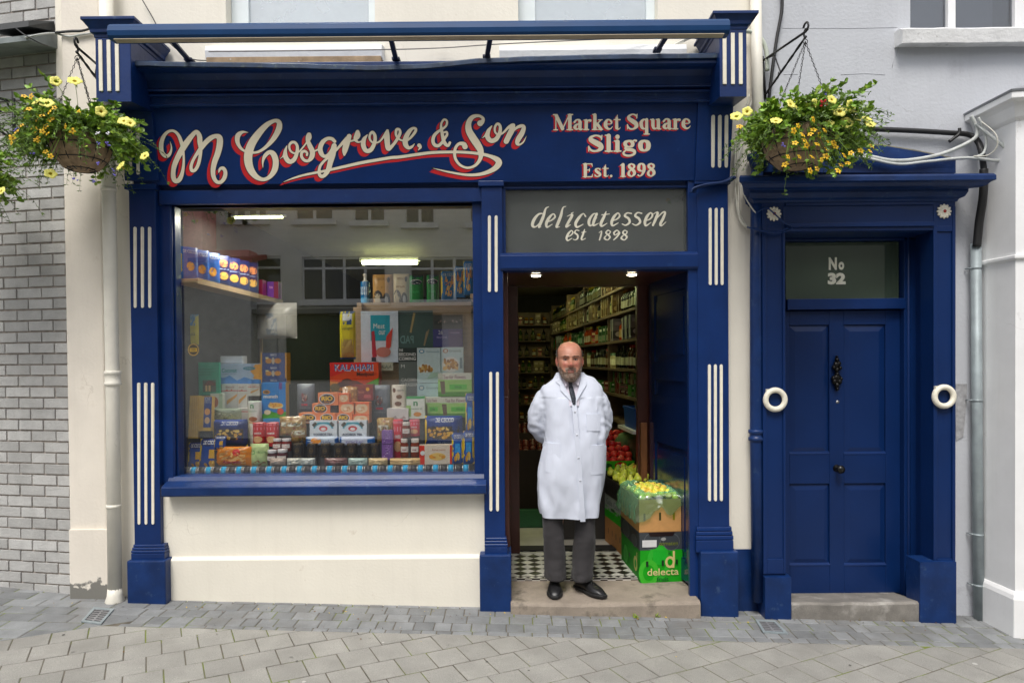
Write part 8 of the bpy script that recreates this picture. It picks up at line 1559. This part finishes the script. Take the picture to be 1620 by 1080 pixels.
# the builder adds the world offset, so take the raw coordinates here
def remesh_local(lm, vox, smooth, fac):
    q = MB(); q.v, q.f, q.m, q.sm = lm.v, lm.f, lm.m, lm.sm; return remesh(q, "t", vox, smooth, fac)
bm = remesh_local(body, .0042, 1, .5)
person = finish(bm, "person", SKIN, None, PO); tag(person, "bearded balding man in a white coat standing on the shop step, hands behind back", "person")
# eyes
for s_ in (-1, 1):
    p = Vector((HX + s_ * .033, HY - .0745, z_ch + HH * .553)); m = LM(); p.y += .0022; m.ball(p, (.0135, .0115, .0090), 16, 12, 0); m.ball(p + Vector((0, -.0085, .0002)), (.0050, .0045, .0050), 12, 8, 1)
    m.build("eye", [mat("eye_white", (.45, .40, .37), .25), mat("eye_iris", (.035, .035, .035), .15)], person)
    m = LM()       # upper lid fold and lash line, brow shade put into the colour
    for k in range(7):
        u = -1 + 2 * k / 6; m.ball(Vector((p.x + u * .0135, p.y - .0105 + abs(u) ** 2 * .005, p.z + .0058 - u * u * .0035)), (.0040, .0050, .0026), 8, 5)
    m.build("eyelid", mat("eyelid_shadow_skin", (.22, .10, .075), .5), person)
    m = LM(); q = random.Random(4)
    for k in range(110):
        u = q.uniform(-1, 1); x = s_ * .031 + u * .0195; h = .622 + .022 * (1 - u * u) * .5 - (.012 * u * s_ if False else 0) + q.uniform(-.008, .008); wx, yf, _ = hprof(h)
        p0 = Vector((HX + x, HY + yf - feat(x, h) + .012 * (abs(x) / wx) ** 2 - .002, z_ch + HH * h)); m.tube([p0, p0 + Vector((s_ * .006, -.004, .002))], [.0011, .0004], 4)
    m.build("eyebrow", mat("grey_brown_brow", (.11, .075, .055), .8), person)
# hair at the sides and back, beard and moustache: a thin shell plus short strands
def shell(name, test, off, cols, nstr, slen, seed):
    m = LM(); q = random.Random(seed); TN, HN = 120, 80; idx = {}
    def pt(i, j):
        t = 2 * math.pi * i / TN; h = .0 + 1.0 * j / HN; p = hpt(t, max(h, .0), off); n_ = mnoise.noise(p * 90) * .0022; return p + (p - Vector((HX, HY, p.z))).normalized() * n_
    fs = []
    for i in range(TN):
        for j in range(HN):
            t = 2 * math.pi * (i + .5) / TN; h = (j + .5) / HN; p = hpt(t, h)
            if test(t, h, p.x - HX, p): 
                v = []
                for a, b_ in ((i, j), (i + 1, j), (i + 1, j + 1), (i, j + 1)):
                    k = (a % TN, b_)
                    if k not in idx: idx[k] = len(m.v); m.v.append(tuple(pt(*k)))
                    v.append(idx[k])
                m.f.append(v); m.m.append(0); m.sm.append(True); fs.append((t, h))
    for _ in range(nstr):
        t, h = q.choice(fs); t += q.uniform(-.03, .03); h = min(max(h + q.uniform(-.008, .008), .0), .99); p = hpt(t, h, off * .7); n_ = (p - Vector((HX, HY + .01, p.z + .01))).normalized(); d = (n_ * .5 + Vector((q.uniform(-.4, .4), q.uniform(-.3, .5), q.uniform(-1.2, -.2)))).normalized(); s_ = d.cross(n_).normalized(); L_ = slen * q.uniform(.6, 1.3)
        m.add([p - s_ * .0006, p + s_ * .0006, p + d * L_], [(0, 1, 2)], q.randrange(len(cols)))
    return m.build(name, cols, person, recalc=False)
def front(t): return -math.sin(t)
HAIRC = [mat("grey_hair", (.19, .165, .14), .7, var=.3, vscale=120, bump=.6, bscale=300), mat("dark_grey_hair", (.05, .042, .036), .7), mat("pale_grey_hair", (.25, .23, .21), .7)]
shell("hair", lambda t, h, x, p: (front(t) < .50 - .35 * max(0, h - .60) - (.33 if h < .58 else 0)) and ((.40 if front(t) < -.2 else .52) + mnoise.noise(p * 60) * .02 < h < (.80 + .07 * (-front(t)) - (.0 if front(t) < .2 else .2) + mnoise.noise(p * 40) * .03)), .0075, HAIRC, 1800, .011, 1)
BE = [mat("beard_brown_grey", (.15, .085, .058), .8, var=.35, vscale=90, bump=.8, bscale=260, stain=(.34, .27, .22), stain_scale=22, stain_lo=.45, stain_hi=.62), mat("beard_pale", (.40, .34, .29), .8), mat("beard_dark", (.07, .045, .035), .8)]
def beardtest(t, h, x, p):
    f = front(t); ax = abs(x); nz = mnoise.noise(p * 70) * .018
    if f < -.15: return False
    if f < .35: return h < (.46 if f > .12 else .40) + nz and h > .09 + (.18 if f < .1 else 0)
    top = .215 + .15 * min(1, max(0, (ax - .026) / .040)) ** 1.3
    if ax < .036 and .305 + nz * .5 < h < .352 + nz * .5 - .25 * max(0, ax - .012) * 0: return True           # moustache
    if .018 < ax < .034 and .22 < h < .345: return True                                                    # its ends
    if ax < .020 and h > .215: return False
    return h < top + nz
shell("beard", beardtest, .0036, BE, 2600, .008, 2)
# ---- shirt, tie
SH = mat("lilac_grey_shirt", (.66, .61, .69), .8, var=.05, vscale=30, bump=.2, bscale=200)
TIE = mat("dark_spotted_tie", (.018, .022, .035), .6, var=.1)
t2 = TIE.node_tree; vo = t2.nodes.new("ShaderNodeTexVoronoi"); vo.inputs["Scale"].default_value = 110; tc2 = t2.nodes.new("ShaderNodeTexCoord"); t2.links.new(tc2.outputs["Object"], vo.inputs["Vector"]); mr2 = t2.nodes.new("ShaderNodeMapRange"); mr2.inputs[1].default_value = .22; mr2.inputs[2].default_value = .16; t2.links.new(vo.outputs["Distance"], mr2.inputs[0]); mx2 = t2.nodes.new("ShaderNodeMix"); mx2.data_type = 'RGBA'; s2 = t2.nodes["Principled BSDF"].inputs["Base Color"]; t2.links.new(mr2.outputs[0], mx2.inputs[0]); t2.links.new(s2.links[0].from_socket, mx2.inputs[6]); mx2.inputs[7].default_value = (.16, .18, .22, 1); t2.links.new(mx2.outputs[2], s2)
# coat body rings: px left, px right, py, front y, back y
CR = [(857, 946, 816, -.150, .135), (853.5, 949, 800, -.158, .14), (851.5, 953, 775, -.162, .145), (851.5, 956, 750, -.162, .145), (856, 957, 722, -.162, .14), (860, 957, 695, -.160, .135), (861, 956, 668, -.152, .135), (860, 954.5, 645, -.138, .13), (856, 953, 628, -.118, .12), (855, 953, 617, -.100, .108), (860, 949, 608, -.082, .095), (871, 939, 600, -.068, .082), (879.5, 925, 593, -.058, .07), (882.5, 921, 588, -.055, .06)]
def coat_sec(z):
    zs_ = [lz(r[2]) for r in CR]
    for i in range(len(CR) - 1):
        if zs_[i] <= z <= zs_[i + 1] or i == len(CR) - 2 or z < zs_[0]:
            t = min(max((z - zs_[i]) / (zs_[i + 1] - zs_[i]), 0), 1); a, b_ = CR[i], CR[i + 1]; q = [a[k] + (b_[k] - a[k]) * t for k in range(5)]; return lx(q[0], q[2]), lx(q[1], q[2]), q[3], q[4]
def coat_y(x, z):
    a, b_, yf, yb = coat_sec(z); c = (a + b_) / 2; hw = (b_ - a) / 2; u = min(abs(x - c) / hw, .98); return (yf + yb) / 2 - (yb - yf) / 2 * (1 - u ** 2.5) ** (1 / 2.5)
coat = LM(); rings = []
for i in range(60):
    z = lz(816) - .03 + (lz(588) - lz(816) + .03) * i / 59; a, b_, yf, yb = coat_sec(z); rings.append(ell((a + b_) / 2, (yf + yb) / 2, z, (b_ - a) / 2, (yb - yf) / 2, 64, 2.5))
coat.loft(rings, 0)
def arm(pts, rr): 
    sm = []; r2 = []
    P4 = [Vector(p) for p in pts]
    for i in range(len(P4) - 1):
        a, b_, c, d = P4[max(i - 1, 0)], P4[i], P4[i + 1], P4[min(i + 2, len(P4) - 1)]
        for j in range(8): t = j / 8; sm.append(.5 * (2 * b_ + (c - a) * t + (2 * a - 5 * b_ + 4 * c - d) * t * t + (3 * b_ - a - 3 * c + d) * t ** 3)); r2.append(rr[i] + (rr[i + 1] - rr[i]) * t)
    sm.append(P4[-1]); r2.append(rr[-1]); coat.tube(sm, r2, 24)
arm([(lx(875, 612), .015, lz(624)), (lx(864.5, 622), .02, lz(631)), (lx(852.5, 650), .03, lz(652)), (lx(849.5, 675), .055, lz(676)), (lx(858, 684), .10, lz(688)), (lx(874, 690), .175, lz(696)), (lx(890, 695), .215, lz(702))], [.062, .074, .073, .068, .062, .054, .048])
arm([(lx(931, 610), .015, lz(621)), (lx(941.5, 620), .02, lz(629)), (lx(954, 648), .03, lz(650)), (lx(957.5, 673), .055, lz(674)), (lx(949, 684), .10, lz(688)), (lx(932, 690), .175, lz(696)), (lx(914, 695), .215, lz(702))], [.062, .074, .073, .068, .062, .054, .048])
bm = remesh_local(coat, .0065, 6, .5)
zh = lz(816); zV = lz(634); xV = lx(904.5, 634); znk = lz(588)
def vhalf(z):      # the V opening, left and right edge
    t = min(max((z - zV) / (znk - zV), 0), 1); return xV + (lx(884.5, 588) - xV) * t, xV + (lx(917.5, 588) - xV) * t
for v in bm.verts:
    x, y, z = v.co; n_ = v.normal; arm_ = abs(x) > .21
    low = min(max((lz(700) - z) / .5, 0), 1)
    ang = math.atan2(y, x); d = 0
    d += (.008 + .015 * low) * math.sin(ang * 7 + 1.7 * mnoise.noise(Vector((x * 3, y * 3, z * 1.2))) * 3 + 1.0) * (.25 + low) * .55
    d += .018 * mnoise.noise(Vector((x * 9, y * 9, z * 3.0))) + .011 * math.sin((x + z * .18) * 46 + 5 * mnoise.noise(Vector((x * 4, 0, z * 2.5)))) * max(0, mnoise.noise(Vector((x * 5 + 3, y, z * 4))) + .15) + .004 * mnoise.noise(Vector((x * 22, y * 22, z * 12)))
    if abs(x) > .17 and z > lz(705): d += (.0035 * math.sin(z * 80 + x * 60 + 5 * mnoise.noise(v.co * 7)) * min(1, (abs(x) - .17) / .05) * (.15 + .85 * math.exp(-((z - lz(676)) / .05) ** 2)) + .009 * mnoise.noise(Vector((x * 13 + z * 5, y * 13, z * 12 - x * 8)))) + .004 * mnoise.noise(Vector((x * 30, y * 20, z * 30)))
    if y < -.02 and z > lz(628): d *= .3
    v.co += n_ * d
dele = [f for f in bm.faces if f.calc_center_median().y < .03 and f.calc_center_median().z > zV + .004 and vhalf(f.calc_center_median().z)[0] < f.calc_center_median().x < vhalf(f.calc_center_median().z)[1]]
dele += [f for f in bm.faces if f.calc_center_median().z > znk - .004]
bmesh.ops.delete(bm, geom=list(set(dele)), context='FACES')
bmesh.ops.bisect_plane(bm, geom=bm.verts[:] + bm.edges[:] + bm.faces[:], plane_co=(0, 0, zh + .012), plane_no=(0, 0, -1), clear_outer=True)
COAT = mat("white_coat_cotton", (.62, .655, .755), .85, var=.05, vscale=5, bump=.9, bscale=11, sheen=.1, stretch=(1, 1, .4))
lab = finish(bm, "lab_coat", COAT, person)
def onc(px, py, out=.006): x, z = lx(px, py), lz(py, px); return Vector((x, coat_y(x, z) - out, z))
def patch(name, pts, mats_, parent, out=.006, th=.005, sub=10, m_=None):
    """cloth piece lying on the coat front: outline in photo points, thickened"""
    m = LM(); tri = [onc(px, py, out) for px, py in pts]; m.hull(tri, [p + Vector((0, th, 0)) for p in tri]); return m.build(name, mats_, parent, bevel=.0015)
def strip(name, left, right, mats_, parent, out, th=.004):
    m = LM(); a = [[onc(*p, out), onc(*q, out), onc(*q, out) + Vector((0, th, 0)), onc(*p, out) + Vector((0, th, 0))] for p, q in zip(left, right)]; m.loft(a, 0, False); return m.build(name, mats_, parent, bevel=.001)
strip("lapel", [(879.5, 592), (878, 603), (884, 608), (885, 616), (892, 624), (900, 632)], [(884.5, 587), (886, 598), (890, 606), (894.5, 616), (900, 625), (905.5, 635)], COAT, lab, .010)
strip("lapel", [(917.5, 587), (917, 598), (915, 606), (912, 616), (908.5, 625), (904, 635)], [(922.5, 592), (926, 603), (926, 607.5), (920, 616), (913.5, 626), (908, 635)], COAT, lab, .012)
def lerp_(a, b_, t): return a + (b_ - a) * t
strip("placket", [(lerp_(901.5, 914.5, t), lerp_(634, 816.5, t)) for t in [i / 14 for i in range(15)]], [(lerp_(909, 922.5, t), lerp_(634, 816.5, t)) for t in [i / 14 for i in range(15)]], COAT, lab, .013, .006)
for t in (.08, .27, .46, .65): 
    p = onc(lerp_(905.3, 918.5, t), lerp_(634, 816.5, t), .014); m = LM(); m.lathe([(.001, .003), (.006, .003), (.0065, 0)], p, 12, axis='Y'); m.build("button", mat("coat_button", (.62, .64, .70), .35), lab)
for nm, x0, x1, y0, y1 in (("hip_pocket", 862, 884, 697, 742), ("hip_pocket", 931, 953, 700, 745), ("breast_pocket", 924, 946, 652, 678)):
    ys = [lerp_(y0, y1, t) for t in [i / 6 for i in range(7)]]; m = LM(); rws = []
    for yy in ys: rws.append([onc(lerp_(x0, x1, i / 6), yy, .0075) for i in range(7)])
    vs = [p for r_ in rws for p in r_]; m.add(vs + [p + Vector((0, .008, 0)) for p in vs], [(j * 7 + i, j * 7 + i + 1, (j + 1) * 7 + i + 1, (j + 1) * 7 + i) for j in range(6) for i in range(6)] , 0)
    per = [i for i in range(7)] + [7 * j + 6 for j in range(1, 7)] + [42 + i for i in range(5, -1, -1)] + [7 * j for j in range(5, 0, -1)]
    m.add([vs[i] for i in per] + [vs[i] + Vector((0, .012, 0)) for i in per], [(i, (i + 1) % len(per), len(per) + (i + 1) % len(per), len(per) + i) for i in range(len(per))], 0)
    m.build(nm, COAT, lab)
# shirt front inside the V and collar
m = LM(); rr = []
for i in range(12):
    py = lerp_(640, 589, i / 11); l_, r_ = lx(lerp_(896, 881, i / 11), py), lx(lerp_(913, 921, i / 11), py); ring = []
    for k in range(9): x = lerp_(l_, r_, k / 8); ring.append(Vector((x, coat_y(x, lz(py)) - .006 + .012 * (abs(k - 4) / 4) ** 2, lz(py))))
    rr.append(ring)
m.loft(rr, 0, True, False, False, closed=False); shirt = m.build("shirt", SH, person, recalc=False)
for pts in ([(885, 588), (887.5, 597), (893, 610), (897.5, 604.5), (901, 601), (890, 592)], [(917, 587), (916.5, 597), (912.5, 609), (905.5, 602), (901.5, 600.5), (911, 592)]):
    m = LM(); q = [Vector((lx(a, b_), coat_y(lx(a, b_), lz(b_)) - (.026 if i in (1, 2, 3) else .012), lz(b_))) for i, (a, b_) in enumerate(pts)]; m.hull(q, [p + Vector((0, .006, 0)) for p in q]); m.build("shirt_collar", SH, shirt)
m = LM(); tp_ = [(896.8, 903.8, 603), (898, 903.5, 609), (897.5, 905, 612), (898.5, 907, 620), (900.5, 908.5, 628), (903, 908, 638)]
rr = []
for a, b_, y in tp_:
    x0, x1, z = lx(a, y), lx(b_, y), lz(y); c_ = (x0 + x1) / 2; yy = coat_y(c_, z) + (-.028 if y < 612 else -.016); rr.append([Vector((x0, yy + .004, z)), Vector((c_, yy - .004, z)), Vector((x1, yy + .004, z)), Vector((c_, yy + .008, z))])
m.loft(rr, 0, False); m.build("tie", TIE, person, bevel=.0015)
# ---- trousers
TR = mat("grey_work_trousers", (.033, .030, .032), .85, var=.12, vscale=12, bump=.3, bscale=260, sheen=.1)
tr = LM()
def leg(secs, ph):
    rings = []
    for i in range(46):
        py = lerp_(790, secs[-1][2], i / 45)
        for a, b_ in zip(secs, secs[1:]):
            if a[2] <= py <= b_[2]: t = (py - a[2]) / (b_[2] - a[2]); x0, x1, yc, dp = lerp_(a[0], b_[0], t), lerp_(a[1], b_[1], t), lerp_(a[3], b_[3], t), lerp_(a[4], b_[4], t); break
        ring = ell((lx(x0, py) + lx(x1, py)) / 2, yc, lz(py), (lx(x1, py) - lx(x0, py)) / 2, dp, 40, 2.2); low = max(0, (py - 870) / 45)
        kn = math.exp(-((py - 850) / 18) ** 2)
        for k, p in enumerate(ring):
            c = Vector(((lx(x0, py) + lx(x1, py)) / 2, yc, p.z)); n_ = (p - c).normalized(); an = math.atan2(n_.y, n_.x)
            d = .0035 * math.sin(an * 4 + ph + py * .05) + .004 * mnoise.noise(Vector((p.x * 16, p.y * 16, p.z * 9))) + (.002 * math.sin(py * .5 + an * 2 + ph) + .010 * mnoise.noise(Vector((p.x * 20, p.y * 20, p.z * 40)))) * (low * low + .35 * kn); ring[k] = p + n_ * d
        rings.append(ring)
    tr.loft(rings, 0, True)
leg([(858, 896, 780, -.0, .105), (858, 889.5, 822, -.005, .10), (859, 892, 850, -.01, .092), (861, 895, 880, .01, .092), (862, 895, 913, .01, .105)], 0)
leg([(902, 945, 780, -.0, .105), (909, 941, 822, -.005, .10), (908, 942, 850, -.012, .092), (906, 940, 880, .01, .092), (904.5, 937, 915, .01, .105)], 2)
tr.loft([ell(lx(900), 0, lz(800) , .16, .10, 40), ell(lx(900), 0, lz(770), .17, .11, 40)], 0, True); tr.build("trousers", TR, person)
# ---- shoes
SHOE = mat("black_shoe_leather", (.012, .012, .013), .38, var=.3, vscale=20, bump=.4, bscale=60); SOLE = mat("black_rubber_sole", (.010, .010, .010), .7)
def shoe(heel, toe, label=None):
    hv, tv = Vector(heel), Vector(toe); d = (tv - hv); L_ = d.length; d.normalize(); s_ = Vector((-d.y, d.x, 0)) * -1
    ws = [.022, .034, .037, .036, .037, .043, .049, .050, .045, .034, .014]; hs_ = [.060, .085, .098, .102, .095, .082, .070, .062, .055, .044, .022]
    up = LM(); rings = []
    for i, (w_, h) in enumerate(zip(ws, hs_)):
        c = hv + d * L_ * (i / 10 * .98 + .005); ring = []
        for k in range(18):
            t = math.pi * 2 * k / 18; x = w_ * math.copysign(abs(math.cos(t)) ** .8, math.cos(t)); z = .018 + (h - .018) * max(0, math.sin(t)) ** .75 if math.sin(t) > 0 else .016
            ring.append(c + s_ * x + Vector((0, 0, z)))
        rings.append(ring)
    up.loft(rings, 0, True)
    for k in range(4):       # lacing
        i = .42 + .07 * k; c = hv + d * L_ * i; hh = np.interp(i * 10, range(11), hs_); up.tube([c + s_ * -.017 + Vector((0, 0, hh - .004)), c + d * .006 + Vector((0, 0, hh + .004)), c + s_ * .017 + Vector((0, 0, hh - .004))], .0028, 6)
    o = up.build("shoe", SHOE, person); so = LM(); rings = []
    for z, g_ in ((0.0005, .001), (.005, .005), (.018, .006), (.022, .003)):
        ring = []
        for i, w_ in enumerate(ws): ring.append(hv + d * (L_ * i / 10 * 1.0 + (g_ if i == 10 else (-g_ if i == 0 else 0))) + s_ * (w_ + g_) + Vector((0, 0, z)))
        for i, w_ in reversed(list(enumerate(ws))): ring.append(hv + d * (L_ * i / 10 * 1.0 + (g_ if i == 10 else (-g_ if i == 0 else 0))) - s_ * (w_ + g_) + Vector((0, 0, z)))
        rings.append(ring)
    so.loft(rings, 0, False); so.build("shoe_sole", SOLE, o)
shoe((lx(879, 930), .115, 0), (lx(875.5, 945), -.165, 0)); shoe((lx(914, 930), .085, 0), (lx(952, 947), -.155, 0))
